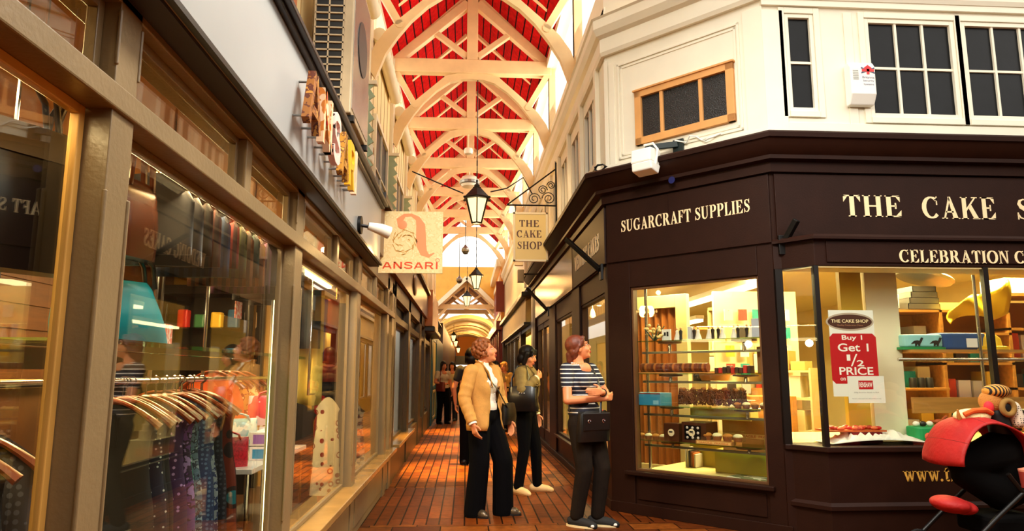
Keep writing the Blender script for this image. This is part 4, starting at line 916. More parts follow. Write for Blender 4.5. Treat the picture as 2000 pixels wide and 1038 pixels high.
# white floodlight on a dark arm above the splayed corner
e, g = atF(1575 - 285, 275, CF, .02), atF(1262, 315, CF, .25)
t = thing('security_floodlight', 'white floodlight on a dark green arm fixed above the splayed corner cornice', 'floodlight', tup(CF, g.x, .25, g.z))
DG = mat('dark green steel', (18, 34, 34), .4)
pa = atF(1325, 285, CF, 0.0); b = B(CF); b.box(pa.x - .05, -.004, pa.z - .08, pa.x + .06, .02, pa.z + .06); b.obj('wall_plate', DG, t)
b = B(CF); hd = V((g.x + .0, .26, g.z + .13)); b.beam((pa.x, .02, pa.z + .01), tuple(hd), .035, .06); b.obj('arm', DG, t, bev=.006)
b = B(CF); b.prism([(hd.x - .1, .17, hd.z - .03), (hd.x - .1, .36, hd.z - .03), (hd.x - .1, .38, hd.z - .17), (hd.x - .1, .2, hd.z - .19)], (.22, 0, 0)); b.obj('body', M['paper'], t, bev=.015)
b = B(CF); b.prism([(hd.x - .09, .2, hd.z - .19), (hd.x - .09, .38, hd.z - .17), (hd.x - .09, .37, hd.z - .25), (hd.x - .09, .24, hd.z - .28)], (.22, 0, 0)); b.obj('hood', M['paper'], t, bev=.012)
b = B(CF); b.tube([(hd.x + .12, .28, hd.z - .2), (hd.x + .15, .28, hd.z - .05), (hd.x + .1, .28, hd.z + .02), (hd.x, .28, hd.z + .02)], .012, 8); b.obj('yoke', M['paper'], t, sm=True)
b = B(CF); pts = [(pa.x - .02, .03, pa.z + .05)] + [(pa.x + .1 + .05 * k, .02 + .03 * math.sin(k * 1.7), 3.56 + .06 * math.sin(k * 1.1) * (1 - k / 9)) for k in range(8)]
b.tube(pts, .008, 6); tag(b.obj('loose_cable', M['paper'], None, sm=True), 'white loose cable trailing right from the corner floodlight', 'cable')
b = B(CF); b.tube([(.02 + .07 * math.cos(k * .9) * (1 + .2 * math.sin(k)), .13 + .02 * math.sin(k * 2), 3.475 + .035 * math.sin(k * .9)) for k in range(26)], .006, 5)
tag(b.obj('coiled_cable', M['iron'], None, sm=True), 'small coil of dark cable lying on the corner cornice', 'cable')
b = B(CF); q = atF(1312, 352, CF, .12); b.tube([(q.x, .121, q.z), (q.x, .124, q.z)], .035, 18); tag(b.obj('round_sticker', mat('blue sticker', (14, 22, 84), .4)), 'round dark blue sticker on the brown cornice face', 'sticker')
# black awning arms at the corners
def awnarm(F, u, z, d, lab, up):
    t = thing('awning_bracket', lab, 'bracket', tup(F, u, .02, z), 'black awning brackets under the brown fascias')
    B(F).box(u - .05, 0.022, z - .11, u + .05, .05, z + .06).obj('base_plate', M['iron'], t, bev=.004)
    b = B(F); b.beam((u, .05, z), (u + d[0], .05 + d[1], z + d[2]), .045, .05); b.obj('arm', M['iron'], t, bev=.005)
q = atF(1532, 480, FF, .04); awnarm(FF, q.x, q.z + .03, (.06, .12, .17), 'short black awning bracket left of the large cake shop fascia', 1)
awnarm(RF, 7.25, 2.43, (.5, .28, .42), 'long black awning arm slanting out at the alley corner', 1)
awnarm(RF, 12.1, 2.43, (.6, .3, .45), 'black awning arm farther along the alley side', 1)
# ================================================================== LEFT SHOP: GOODS IN THE WINDOW
LE = {'black': mat('black leather', (20, 17, 16), .28, n=.2, ns=9), 'brown': mat('brown leather', (84, 42, 22), .22, n=.25, ns=6), 'teal': mat('turquoise leather', (0, 146, 158), .32, n=.15, ns=7),
      'red': pattern('crimson sparkle leather', (206, 24, 44), (170, 10, 30), 'blotch', 80, .35), 'wine': mat('dark wine leather', (72, 8, 10), .4)}
def bag(name, lab, c, ang, wd, ht, dp, m, hang, hm=None, taper=.12, grp=None, top=None, flap=False):
    """soft bag: c is the middle of its base; hang is the height of the handle loop"""
    t = thing(name, lab, 'bag', c, grp); F = Matrix.Translation(V(c)) @ Matrix.Rotation(ang, 4, 'Z'); b = B(F); NU, NV = 20, 8
    vs = []
    for j in range(NV + 1):
        f = j / NV; k = 1 - taper * f; bl = math.sin(PI * min(1, f * 1.15 + .08)) * .35 + .65
        if j == NV: bl *= .4
        for i in range(NU):
            a = 2 * PI * i / NU; ca, sa = math.cos(a), math.sin(a)
            vs.append((wd / 2 * k * (abs(ca) ** .35) * (1 if ca > 0 else -1), dp / 2 * bl * (abs(sa) ** .6) * (1 if sa > 0 else -1), f * ht))
    fs = [(j * NU + i, j * NU + (i + 1) % NU, (j + 1) * NU + (i + 1) % NU, (j + 1) * NU + i) for j in range(NV) for i in range(NU)] + [tuple(range(NU)), tuple(range(NU * NV, NU * NV + NU))]
    b.add(vs, fs); b.obj('body', m, t, sm=True)
    if top:
        b = B(F)
        for s in (-1, 1): b.box(-wd / 2 * (1 - taper) * .98, s * dp * .36 - .004, ht * .76, wd / 2 * (1 - taper) * .98, s * dp * .36 + .004, ht * .97)
        b.obj('top_band', top, t)
    if flap:
        b = B(F); b.box(-wd * .44, -dp * .6, ht * .35, wd * .44, -dp * .5, ht * .95); b.obj('flap', m, t, bev=.01)
    for s in (-1, 1):
        w2 = wd * .3; b = B(F)
        b.tube([(-w2, s * dp * .2, ht * .9), (-w2 * .85, s * dp * .2, ht + hang * .5), (-w2 * .4, s * dp * .1, ht + hang * .94), (0, 0, ht + hang), (w2 * .4, s * dp * .1, ht + hang * .94), (w2 * .85, s * dp * .2, ht + hang * .5), (w2, s * dp * .2, ht * .9)], .012, 8, flat=.5)
        b.obj('handle', hm or m, t, sm=True)
    return t
GL = mat('grey suede band', (92, 88, 82), .7)
bag('tote_bag', 'large black tote with a grey top band hanging in the leftmost window', (-1.16, 1.74, 1.60), R(62), .44, .38, .12, LE['black'], .16, top=GL)
bag('tote_bag', 'narrow black bag hanging edge on beside the large grey banded tote', (-1.14, 1.99, 1.66), R(0), .16, .34, .1, LE['black'], .13)
bag('tote_bag', 'dark wine red bag standing low behind the large black tote', (-1.3, 1.62, 1.30), R(70), .46, .3, .14, LE['wine'], .1)
bag('tote_bag', 'glossy brown shopper hanging at the near end of the scarf rail', (-1.1, 2.33, 1.72), R(80), .2, .26, .08, LE['brown'], .16)
bag('hobo_bag', 'slouching turquoise leather bag standing on the glass shelf', (-1.2, 2.50, 1.452), R(55), .34, .215, .14, LE['teal'], .12, hm=LE['black'], taper=.5)
bag('hobo_bag', 'smaller turquoise pouch left of the slouching turquoise bag', (-1.2, 2.27, 1.45), R(70), .2, .2, .1, LE['teal'], .1, hm=LE['black'])
b = B()
for p in ((-1.15, 1.80, 2.13), (-1.12, 1.97, 2.12)):
    b2 = B(); b2.tube([(p[0] - .1, p[1], p[2] + .05), (p[0], p[1], p[2] - .01), (p[0] + .02, p[1], p[2] + .02)], .007, 6); b2.tube([(p[0] - .1, p[1], p[2] + .05), (p[0] - .1, p[1], 2.6)], .005, 6)
    tag(b2.obj('bag_hook', M['brass'], None, sm=True), 'brass hook holding the %s' % ('large banded tote bag' if p[1] < 1.9 else 'narrow black bag'), 'hook', 'brass bag hooks in the leftmost window')
b.bm.free()
# scarf rail with rings
rz = 2.10
o = B().tube([(-1.12, 2.15, 2.62), (-1.12, 2.15, rz), (-1.12, 4.5, rz), (-1.12, 4.5, 2.62)], .011, 8).obj('scarf_rail', M['brass'], None, sm=True); tag(o, 'thin brass rail high in the window carrying ringed scarves', 'rail')
SCF = [((18, 16, 20), 'black', None), ((26, 22, 26), 'soft black', None), ((40, 26, 20), 'dark brown', (20, 14, 12)), ((66, 26, 20), 'russet', (30, 12, 10)), ((30, 44, 70), 'navy blue', (14, 18, 34)), ((110, 30, 24), 'brick red', (40, 12, 10)), ((60, 60, 24), 'olive', (30, 28, 10)),
       ((96, 54, 20), 'rust brown', (40, 24, 12)), ((34, 50, 44), 'dark green', (14, 22, 20)), ((120, 70, 36), 'tan striped', (60, 30, 16)), ((70, 30, 60), 'plum', (30, 12, 26)), ((22, 20, 24), 'charcoal', None), ((60, 40, 30), 'umber', (24, 16, 12)), ((30, 28, 30), 'dark grey', None), ((130, 110, 80), 'beige edged', (40, 30, 22)), ((96, 26, 30), 'claret', (40, 10, 14)), ((40, 30, 26), 'peat brown', None), ((20, 22, 30), 'ink blue', None)]
for i, (c, nm, c2) in enumerate(SCF):
    y = 2.5 + i * .103; m = pattern(nm + ' scarf cloth', c, c2, 'wavex', 9, .8) if c2 else mat(nm + ' scarf cloth', tuple(int(v * 1.3) for v in c), .8, sheen=.3)
    t = thing('scarf', 'folded %s scarf clipped to the high brass rail' % nm, 'scarf', (-1.12, y, rz), 'ringed scarves on the brass window rail')
    ln = .29 + .03 * math.sin(i * 2.1); x0, x1 = -1.27, -.985
    def fn(u, v, y=y, ln=ln, x0=x0, x1=x1, i=i):
        k = .6 + .4 * min(1, v * 3); return (-1.127 + (x0 + (x1 - x0) * u + 1.127) * k, y + .012 * math.sin(u * 9 + i) * (1 - v * .3) + .012 * v, rz - .045 - v * ln)
    b = B(); b.grid(fn, 12, 6); b.obj('cloth', m, t, sm=True, solid=.022)
    b = B(); b.tube([(-1.12, y + .03 * math.cos(a * .52), rz - .018 + .03 * math.sin(a * .52)) for a in range(13)], .004, 6, cap=False); b.obj('ring', M['brass'], t, sm=True)
# glass shelf on brackets
t = thing('glass_shelf', 'long clear glass shelf carrying the turquoise bags', 'shelf', (-1.2, 3.3, 1.44)); B().box(-1.38, 2.05, 1.432, -1.02, 4.55, 1.448).obj('shelf_plate', M['shelf'], t)
b = B(); b.box(-1.385, 2.05, 1.36, -1.37, 4.55, 1.43); b.obj('back_rail', mat('oak rail', (120, 76, 30), .5), t); b = B()
for y in (2.1, 3.2, 4.45): b.tube([(-1.36, y, 1.43), (-1.36, y, 2.6)], .006, 6)
b.obj('suspension_rod', M['chrome'], t)
for (y, lab) in ((2.72, 'nearer pink price card on the glass shelf'), (3.55, 'farther pink price card above the glass shelf')):
    q = (-1.15, y, 1.45 if y < 3 else 1.62); t = thing('price_card', lab, 'card', q, 'pink price cards in the bag window')
    B().box(-1.155, y, q[2], -1.15, y + .1, q[2] + .085).obj('card', pattern('pink price card', (240, 120, 100), (250, 214, 190), 'blotch', 60, .6), t); B().tube([(-1.152, y + .03, q[2] + .085), (-1.152, y + .04, q[2] + .16), (-1.152, y + .06, q[2] + .1)], .002, 5).obj('string', M['iron'], t)
# clothes rail, hangers, dresses
o = B().tube([(-1.55, 1.3, 1.31), (-1.55, 5.95, 1.31)], .014, 10).obj('clothes_rail', M['chrome'], None, sm=True); tag(o, 'long chrome clothes rail inside the left shop window', 'rail')
o = B().tube([(-1.78, 4.1, 2.62), (-1.78, 4.1, 1.31), (-1.78, 4.9, 1.31), (-1.78, 4.9, 2.62)], .012, 8).obj('clothes_rail', M['chrome'], None, sm=True); tag(o, 'short chrome rail hung from the ceiling behind the display table', 'rail')
b = B(); b.tube([(-1.62, 3.0, 0), (-1.62, 3.0, 1.31), (-1.55, 3.0, 1.31)], .014, 8); b.tube([(-1.62, 5.9, 0), (-1.62, 5.9, 1.31), (-1.55, 5.9, 1.31)], .014, 8); tag(b.obj('rail_stand', M['chrome'], None, sm=True), 'chrome stand carrying the clothes rail in the left shop', 'stand')
HW = mat('varnished hanger wood', (112, 48, 14), .28, n=.2, ns=4)
def hanger(x, y, z):
    t = thing('coat_hanger', '', 'hanger', (x, y, z), 'wooden coat hangers on the chrome clothes rail')
    b = B(); pts = []; rr_ = []
    for k in range(13):
        f = (k - 6) / 6; pts.append((x + f * .21, y + .03 * abs(f) ** 2, z - .06 - .12 * abs(f) ** 1.7)); rr_.append(.013 + .012 * abs(f) ** 3)
    b.tube(pts, rr_, 8, flat=.7); b.obj('bar', HW, t, sm=True)
    b = B(); b.tube([(x, y, z - .06), (x, y, z - .01)] + [(x + .018 * math.sin(a * .5), y, z + .012 - .018 * math.cos(a * .5) ) for a in range(1, 9)], .0035, 6); b.obj('hook', M['chrome'], t, sm=True)
    return t
DR = [('black', mat('black crepe', (14, 13, 15), .8)), ('navy with white specks', pattern('navy speckle', (200, 200, 190), (16, 18, 40), 'rings', 50)), ('black and grey check', pattern('dark check', (30, 28, 30), (12, 11, 12), 'wavex', 18)), ('charcoal', mat('charcoal jersey', (30, 28, 30), .8)),
      ('purple with pale spots', pattern('purple spots', (190, 150, 200), (56, 30, 70), 'rings', 34)), ('deep violet floral', pattern('violet floral', (96, 60, 120), (36, 18, 48), 'blotch', 26, .7, (150, 120, 170))), ('green with white dots', pattern('green dots', (220, 240, 220), (14, 120, 90), 'rings', 34)), ('grey blue leaf print', pattern('leaf print', (96, 120, 140), (36, 48, 66), 'blotch', 40, .7, (150, 170, 180))),
      ('pale blue check', pattern('pale blue check', (110, 140, 176), (54, 70, 110), 'dots', 44)), ('blue and white mosaic', pattern('blue mosaic', (170, 190, 206), (50, 70, 120), 'blotch', 46)), ('silver grey print', pattern('silver print', (120, 126, 134), (60, 64, 76), 'dots', 50)), ('slate patterned', pattern('slate print', (80, 84, 96), (40, 40, 50), 'dots', 40)),
      ('black with a teal roundel', pattern('roundel print', (10, 120, 130), (34, 14, 10), 'rings', 6, .7, (120, 40, 14))), ('dark russet', mat('dark russet', (60, 18, 12), .8)), ('black ribbed', mat('black rib', (12, 11, 12), .8))]
def dress(x, y, z, m, lab, ln=1.0, seed=0, grp='dresses on the chrome clothes rail', ws=1.):
    rn = random.Random(seed); ph = rn.random() * 6
    def fn(u, v):
        a = 2 * PI * u; hw = (.19 + .0 * v) if v < .12 else .15 + .05 * v; hw = .2 - .05 * math.sin(min(1, v * 2.2) * PI) * .6 + .05 * v * v
        d = .02 + .013 * min(1, v * 2); drop = .105 * abs(math.cos(a)) ** 1.6 * max(0, 1 - v * 6)
        rip = 1 + .18 * v * math.sin(a * 7 + ph)
        return (x + ws * hw * math.cos(a), y + .03 + d * math.sin(a) * rip, z - .075 - drop - v * ln + .02)
    b = B(); b.grid(fn, 28, 14); bmesh.ops.remove_doubles(b.bm, verts=b.bm.verts[:], dist=1e-4)
    o = b.obj('dress', m, None, sm=True); tag(o, lab, 'dress', grp); return o
h0 = None
for i in range(22):
    y = 3.08 + i * .082; nm, m = DR[i % 15] if i < 15 else (('second ' + DR[i - 14][0]), DR[i - 14][1]); x = (-1.5 if i < 14 else -1.78) + .02 * math.sin(i * 1.7)
    lab = 'varnished wooden hanger holding the %s dress' % nm
    if h0 is None: h0 = hanger(x, y, 1.3); h0['label'] = lab; hx = x
    else: dup(h0, (x, y, 1.3), lab)
    dress(x, y, 1.3, m, '%s dress hanging on the chrome rail in the second window' % nm, 1.02, i)
for i, (nm, k) in enumerate((('near black patterned', 2), ('black white sprigged', 1), ('dark leaf printed', 7), ('black satin', 0), ('grey herringbone', 11))):
    y = 1.62 + i * .13; dup(h0, (-1.42, y, 1.24), 'wooden hanger in the leftmost window holding the %s top' % nm); dress(-1.42, y, 1.24, DR[k][1], '%s top hanging low in the leftmost window' % nm, .8, 40 + i, 'tops hanging in the leftmost window')
# display table with bags and boxes
TX0, TX1, TY0, TY1, TZ = -1.68, -1.22, 4.22, 5.6, .80
t = thing('display_table', 'glass topped display table on chrome legs right of the dress rail', 'table', (-1.4, 4.8, 0))
B().box(TX0, TY0, TZ - .03, TX1, TY1, TZ).obj('table_top', mat('white lacquer top', (220, 214, 206), .12), t, bev=.003)
for x in (TX0 + .03, TX1 - .03):
    for y in (TY0 + .03, TY1 - .03): B().tube([(x, y, .01), (x, y, TZ - .03)], .012, 8).obj('leg', M['chrome'], t, sm=True)
B().box(TX0, TY0, .35, TX1, TY1, .37).obj('lower_shelf', mat('dark shelf', (30, 22, 18), .4), t)
bag('clutch_bag', 'sparkling crimson clutch at the near corner of the display table', (-1.40, 4.32, TZ), R(25), .24, .17, .08, LE['red'], .03, taper=.02)
bag('clutch_bag', 'white and pale blue purse behind the crimson clutch', (-1.45, 4.62, TZ + .09), R(30), .26, .17, .08, pattern('white floral leather', (240, 244, 246), (150, 196, 220), 'blotch', 14, .3), .03, taper=.02)
bag('clutch_bag', 'pink red striped purse at the back right of the display table', (-1.36, 5.06, TZ + .19), R(20), .3, .2, .08, pattern('pink leather', (226, 60, 70), (250, 210, 210), 'blotch', 6, .3), .03, taper=.02)
bx = mat('white card box', (236, 230, 240), .4)
def giftbox(x, y, z, lab, c):
    t = thing('gift_box', lab, 'box', (x, y, z), 'small ring printed boxes stacked on the display table'); B().box(x - .06, y, z, x + .06, y + .1, z + .085).obj('carton', bx, t, bev=.003)
    b = B(); b.box(x - .04, y - .001, z + .012, x + .04, y, z + .07); b.box(x + .06, y + .015, z + .012, x + .0612, y + .085, z + .07); b.obj('printed_panel', c, t)
LI, BLU = mat('lilac print', (140, 96, 190), .4), mat('aqua print', (20, 130, 190), .4); n = 0
for r_ in range(2):
    for k in range(4): giftbox(-1.30, 4.62 + k * .13, TZ + r_ * .09, '%s printed box, %s from the near end of the %s layer' % (('aqua', 'lilac')[r_], WH[k], ('lower', 'upper')[r_]), (BLU, LI)[r_])
for k in range(2): giftbox(-1.36, 5.02 + k * .13, TZ + .0, 'aqua printed box under the pink purse, %s' % ('nearer' if k == 0 else 'farther'), BLU); giftbox(-1.36, 5.02 + k * .13, TZ + .09, 'lilac printed box directly under the pink purse, %s' % ('nearer' if k == 0 else 'farther'), LI)
for (x, y, z, lab) in ((-1.4, 4.4, .38, 'pair of black shoes, nearer shoe on the low shelf'), (-1.5, 4.55, .38, 'black shoe farther back on the low shelf')):
    b = B(); b.tube([(x - .12, y, z + .05), (x, y, z + .045), (x + .08, y, z + .035), (x + .13, y, z + .025)], [.045, .04, .042, .02], 10, flat=.8); tag(b.obj('shoe', LE['black'], None, sm=True), lab, 'shoe', 'black shoes on the low shelf')
# orange scarf, floral tops on a second rail behind
for i, (nm, m) in enumerate((('orange silk', mat('orange silk', (226, 92, 20), .5, n=.3, ns=12)), ('gold and red floral', pattern('gold floral', (214, 150, 60), (150, 40, 20), 'blotch', 20, .6, (236, 206, 140))), ('cream blossom', pattern('cream blossom', (230, 210, 150), (190, 120, 60), 'blotch', 22, .6, (240, 226, 190))), ('brown ochre', pattern('brown ochre', (150, 84, 30), (90, 40, 16), 'blotch', 22)))):
    x, y = -1.75, 5.0 + i * .2; dup(h0, (x, y, 1.42), 'wooden hanger holding the %s blouse' % nm); dress(x, y, 1.42, m, '%s blouse hanging above the display table' % nm, .45, 60 + i, 'blouses above the display table')
o = B().tube([(-1.75, 4.8, 1.42), (-1.75, 5.8, 1.42)], .012, 8).obj('blouse_rail', M['chrome'], None, sm=True); tag(o, 'short chrome rail carrying the bright blouses', 'rail')
# third window: hanging cloths and clothes
HC = [(6.05, 2.05, .5, 'dark denim blue shawl hanging high in the third window', mat('denim shawl', (26, 44, 60), .8, n=.3, ns=14)), (6.35, 2.0, .55, 'crimson and purple shawl in the third window', pattern('crimson purple', (176, 24, 40), (80, 30, 150), 'wavey', 3, .7)), (6.2, 2.02, .95, 'cream yellow shawl hanging below the crimson one', mat('cream shawl', (236, 214, 110), .8)),
      (6.9, 2.06, .8, 'rust red throw in the third window', mat('rust throw', (150, 52, 24), .8)), (7.3, 2.06, 1.1, 'black coat length hanging in the third window', mat('black wool', (14, 12, 12), .9))]
for y, z, ln, lab, m in HC:
    b = B(); b.grid(lambda u, v: (-1.55 + .3 * u, y + .03 * math.sin(u * 14) * (.4 + v), z - ln * v), 18, 6); tag(b.obj('shawl', m, None, sm=True, solid=.012), lab, 'shawl', 'shawls hung in the third window')
o = B().tube([(-1.4, 5.95, 2.62), (-1.4, 5.95, 2.06), (-1.4, 7.6, 2.06), (-1.4, 7.6, 2.62)], .012, 8).obj('shawl_rail', M['brass'], None, sm=True); tag(o, 'brass rail carrying shawls in the third window', 'rail')
for x, y, z, ln, ws, lab, m in ((-1.16, 6.05, 1.2, .8, .5, 'white printed trousers hanging nearest in the third window', pattern('white print', (230, 222, 190), (140, 50, 30), 'rings', 14, .7, (226, 214, 180))), (-1.45, 6.15, 1.15, .95, .9, 'black dress low in the third window', DR[0][1]), (-1.3, 6.5, 1.2, 1.0, .35, 'narrow scarlet scarf hanging down the third window', mat('scarlet scarf', (206, 16, 30), .7)),
        (-1.2, 6.85, 1.2, 1.0, .6, 'black skirt between the scarlet scarf and the zebra print', DR[14][1]), (-1.15, 7.2, 1.12, .95, .7, 'black and white zebra printed dress in the third window', pattern('zebra', (200, 180, 140), (20, 16, 14), 'blotch', 24, .8)), (-1.3, 7.5, 1.1, .9, .9, 'gold brown printed skirt in the third window', pattern('gold brown print', (170, 110, 40), (60, 34, 14), 'blotch', 24))):
    dress(x, y, z, m, lab, ln, int(y * 10), 'clothes low in the third window', ws)
o = B().tube([(-1.3, 5.95, 2.62), (-1.3, 5.95, 1.17), (-1.3, 7.7, 1.17), (-1.3, 7.7, 2.62)], .012, 8).obj('clothes_rail', M['chrome'], None, sm=True); tag(o, 'chrome rail for the low clothes in the third window', 'rail')
# wall units and lamps at the back of the shop
t = thing('display_cabinet', 'black framed lit cabinet with glass shelves at the back of the bag shop', 'cabinet', (-2.9, 7.6, 0))
b = B(); b.box(-3.55, 7.2, 0, -3.5, 8.7, 2.3).box(-2.55, 8.2, 0, -2.45, 8.3, 2.35).box(-3.5, 8.65, 0, -2.45, 8.7, 2.3).box(-3.5, 8.2, 2.25, -2.45, 8.7, 2.35); b.obj('carcass', M['black'], t)
b = B()
for z in (.5, .95, 1.4, 1.85): b.box(-3.48, 8.22, z, -2.56, 8.64, z + .012)
b.obj('shelf', M['shelf'], t)
rb = random.Random(5)
for k in range(10):
    c = [(206, 40, 30), (60, 120, 80), (230, 190, 60), (40, 90, 130), (240, 230, 210)][k % 5]
    z = (1.41, 1.86)[k // 5]; x = -3.35 + (k % 5) * .19
    b = B(); b.box(x, 8.3, z, x + .12, 8.42, z + .16 + .06 * rb.random()); tag(b.obj('boxed_purse', mat('purse colour', c, .4), None, bev=.02), 'small %s purse on the %s shelf of the black cabinet' % (['red', 'green', 'yellow', 'blue', 'white'][k % 5], ('lower', 'upper')[k // 5]), 'purse', 'purses in the black cabinet')
t = thing('cash_desk', 'pale round stand at the back of the bag shop', 'table', (-2.3, 6.2, 0)); B().lathe([(.4, .98), (.42, 1.0), (.42, 1.02), (.4, 1.03)], (-2.3, 6.2, 0), 24).obj('table_top', mat('pale table', (226, 204, 130), .4), t); B().lathe([(.2, .01), (.2, .03), (.03, .06), (.03, .98)], (-2.3, 6.2, 0), 14).obj('pedestal', M['chrome'], t, sm=True)
ch = thing('chandelier', 'small gold chandelier glowing inside the bag shop', 'chandelier', (-2.2, 6.0, 2.2))
B().lathe([(.02, 0), (.05, .03), (.02, .08), (.03, .14), (.012, .2), (.012, .42)], (-2.2, 6.0, 2.2), 10).obj('stem', M['brass'], ch, sm=True)
for k in range(6):
    a = k * PI / 3; p = V((-2.2, 6.0, 2.22)); d = V((math.cos(a), math.sin(a), 0)); B().tube([p, p + d * .08 - V((0, 0, .03)), p + d * .15, p + d * .16 + V((0, 0, .05))], .007, 6).obj('arm', M['brass'], ch, sm=True)
    B().ball(p + d * .16 + V((0, 0, .075)), (.014, .014, .028), 8, 6).obj('bulb', M['bulb'], ch, sm=True)
point('display_table_fill', (-1.25, 4.75, 1.75), 9, (1, .93, .85), .05)  # point without a fixture, added to brighten the table goods
point('chandelier_light', (-2.2, 6.0, 2.3), 40, (1, .66, .28), .12)
for k, (x, y) in enumerate(((-1.45, .95), (-1.9, 1.5), (-2.6, 2.3), (-2.9, 3.4), (-1.9, 4.4), (-2.6, 5.4))):
    t = thing('ceiling_downlight', 'round white downlight, %s in from the street side of the bag shop ceiling' % WH[k], 'downlight', (x, y, 2.61), 'round downlights in the bag shop ceiling')
    B().lathe([(.09, 2.585), (.1, 2.6), (.1, 2.62)], (x, y, 0), 18).obj('rim', M['white'], t); B().lathe([(.01, 2.575), (.07, 2.578), (.075, 2.585)], (x, y, 0), 16).obj('lens', M['bulb'], t)
t = thing('wall_strip_lamp', 'long white strip lamp high on the slatted shop wall', 'lamp', (-3.5, 4.6, 1.9)); B().box(-3.58, 3.9, 1.88, -3.5, 5.3, 1.93).obj('diffuser', M['tubeglow'], t); B().box(-3.59, 3.88, 1.93, -3.48, 5.32, 1.96).obj('housing', M['white'], t)
t = thing('counter', 'long pale counter deep inside the bag shop', 'counter', (-3.2, 4.4, 0)); B().box(-3.4, 2.6, .02, -2.9, 5.6, 1.25).obj('body', mat('dark counter front', (66, 38, 16), .4, n=.3), t); B().box(-3.42, 2.55, 1.25, -2.86, 5.65, 1.3).obj('worktop', mat('pale worktop', (226, 196, 120), .4), t)
# strip of light in the edge of the third window
t = thing('window_strip_lamp', 'slim upright white lamp just behind the post of the third window', 'lamp', (-1.03, 3.9, 1)); B().box(-1.05, 3.865, .5, -1.035, 3.885, 1.98).obj('tube', M['tubeglow'], t); B().box(-1.06, 3.855, .48, -1.05, 3.895, 2.0).obj('batten', M['white'], t)
t = thing('window_strip_lamp', 'slim level white lamp under the transom of the third window', 'lamp', (-1.0, 4.4, 2.0)); B().box(-1.05, 4.0, 1.975, -1.02, 5.3, 1.995).obj('tube', M['tubeglow'], t); B().box(-1.06, 3.98, 1.995, -1.01, 5.32, 2.008).obj('batten', M['white'], t)
# ================================================================== CAKE SHOP: SPLAYED WINDOW
GLS = M['shelf']; SIL = M['chrome']
WL_ = -.22
def CB(u0, w0, z0, u1, w1, z1): return B(CF).box(u0, w0, z0, u1, w1, z1)
t = thing('display_stand', 'chrome window display stand with four glass shelves in the splayed window', 'stand', tup(CF, .3, WL_, .41))
B(CF).tube([(.315, WL_, .41), (.315, WL_, 2.2)], .016, 10).obj('pole', SIL, t, sm=True); B(CF).tube([(1.56, WL_, .41), (1.56, WL_, 2.2)], .012, 10).obj('pole', SIL, t, sm=True)
SZ = [(1.662, 1.546), (1.342, 1.258), (1.03, .935), (.698, .635)]
for zs, zr in SZ:
    B(CF).beam((.26, WL_, zr), (1.57, WL_, zr), .03, .022).obj('rail', M['silver'], t, bev=.004)
    CB(.24, WL_ - .15, zs - .01, 1.56, WL_ + .13, zs).obj('shelf', GLS, t)
    for u in (.575, 1.345):
        B(CF).tube([(u, WL_, zr), (u, WL_, zs - .03)], [.02, .014], 10).obj('bracket_stem', SIL, t, sm=True); B(CF).lathe([(.03, zs - .035), (.115, zs - .026), (.115, zs - .012), (.09, zs - .0105)], (u, WL_, 0), 20).obj('bracket_disc', mat('dark walnut disc', (84, 42, 16), .4), t)
IV = mat('ivory icing', (250, 240, 220), .6); BK = mat('black icing', (14, 12, 14), .5); FLS = mat('flesh icing', (232, 170, 120), .6)
def topper(u, z, lab, flip=1, w=WL_):
    t = thing('cake_topper', lab, 'cake topper', tup(CF, u, w, z), 'bride and groom cake toppers on the top glass shelf')
    b = B(CF); b.lathe([(.034, 0), (.03, .02), (.014, .07), (.016, .09), (.007, .1)], (u - .018 * flip, w, z), 12); b.obj('bride_dress', IV, t, sm=True)
    b = B(CF); b.lathe([(.016, 0), (.014, .05), (.019, .09), (.007, .103)], (u + .022 * flip, w, z), 10); b.obj('groom_suit', BK, t, sm=True)
    b = B(CF); b.ball((u - .018 * flip, w, z + .112), .012, 8, 6); b.ball((u + .022 * flip, w, z + .116), .012, 8, 6); b.obj('head', FLS, t, sm=True)
zt = SZ[0][0]
for u, l, f in ((.68, 'first from the left', 1), (.87, 'beside the grey box', -1), (1.02, 'left of the middle gap', 1), (1.12, 'tall pair just right of the middle', -1), (1.27, 'white skirted pair by the dark brown opening', 1), (1.40, 'pair nearest the pale grey box', -1)):
    topper(u, zt, 'bride and groom topper on the top shelf, ' + l, f)
def cbox(name, lab, u0, w0, z0, u1, w1, z1, m, cat='box', grp=None, bev=.003):
    o = CB(u0, w0, z0, u1, w1, z1).obj(name, m, None, bev=bev); tag(o, lab, cat, grp); return o
cbox('gift_box', 'pale grey box at the right end of the top glass shelf', 1.45, WL_ - .06, zt, 1.54, WL_ + .06, zt + .17, mat('pale grey card', (196, 200, 214), .5))
cbox('gift_box', 'slim grey white box among the toppers', .79, WL_ - .03, zt, .83, WL_ + .03, zt + .13, mat('grey white card', (214, 214, 214), .5))
t = thing('picture_card', 'white card with small dark figures leaning on the top shelf', 'card', tup(CF, .52, WL_, zt)); CB(.49, WL_ - .01, zt, .59, WL_ + .0, zt + .115).obj('card', M['paper'], t); b = B(CF); b.box(.515, WL_, zt + .05, .535, WL_ + .002, zt + .085).box(.545, WL_, zt + .045, .565, WL_ + .002, zt + .09); b.obj('figure_print', BK, t)
t = thing('flower_spray', 'cream sugar flower spray at the left of the top shelf', 'flowers', tup(CF, .4, WL_, zt)); b = B(CF); rn = random.Random(2)
for k in range(16): b.ball((.40 + .09 * rn.uniform(-1, 1), WL_ + .05 * rn.uniform(-1, 1), zt + .03 + .13 * rn.random()), (.022, .02, .016), 8, 6)
b.obj('petals', mat('cream sugar petals', (246, 214, 140), .6), t, sm=True); b = B(CF)
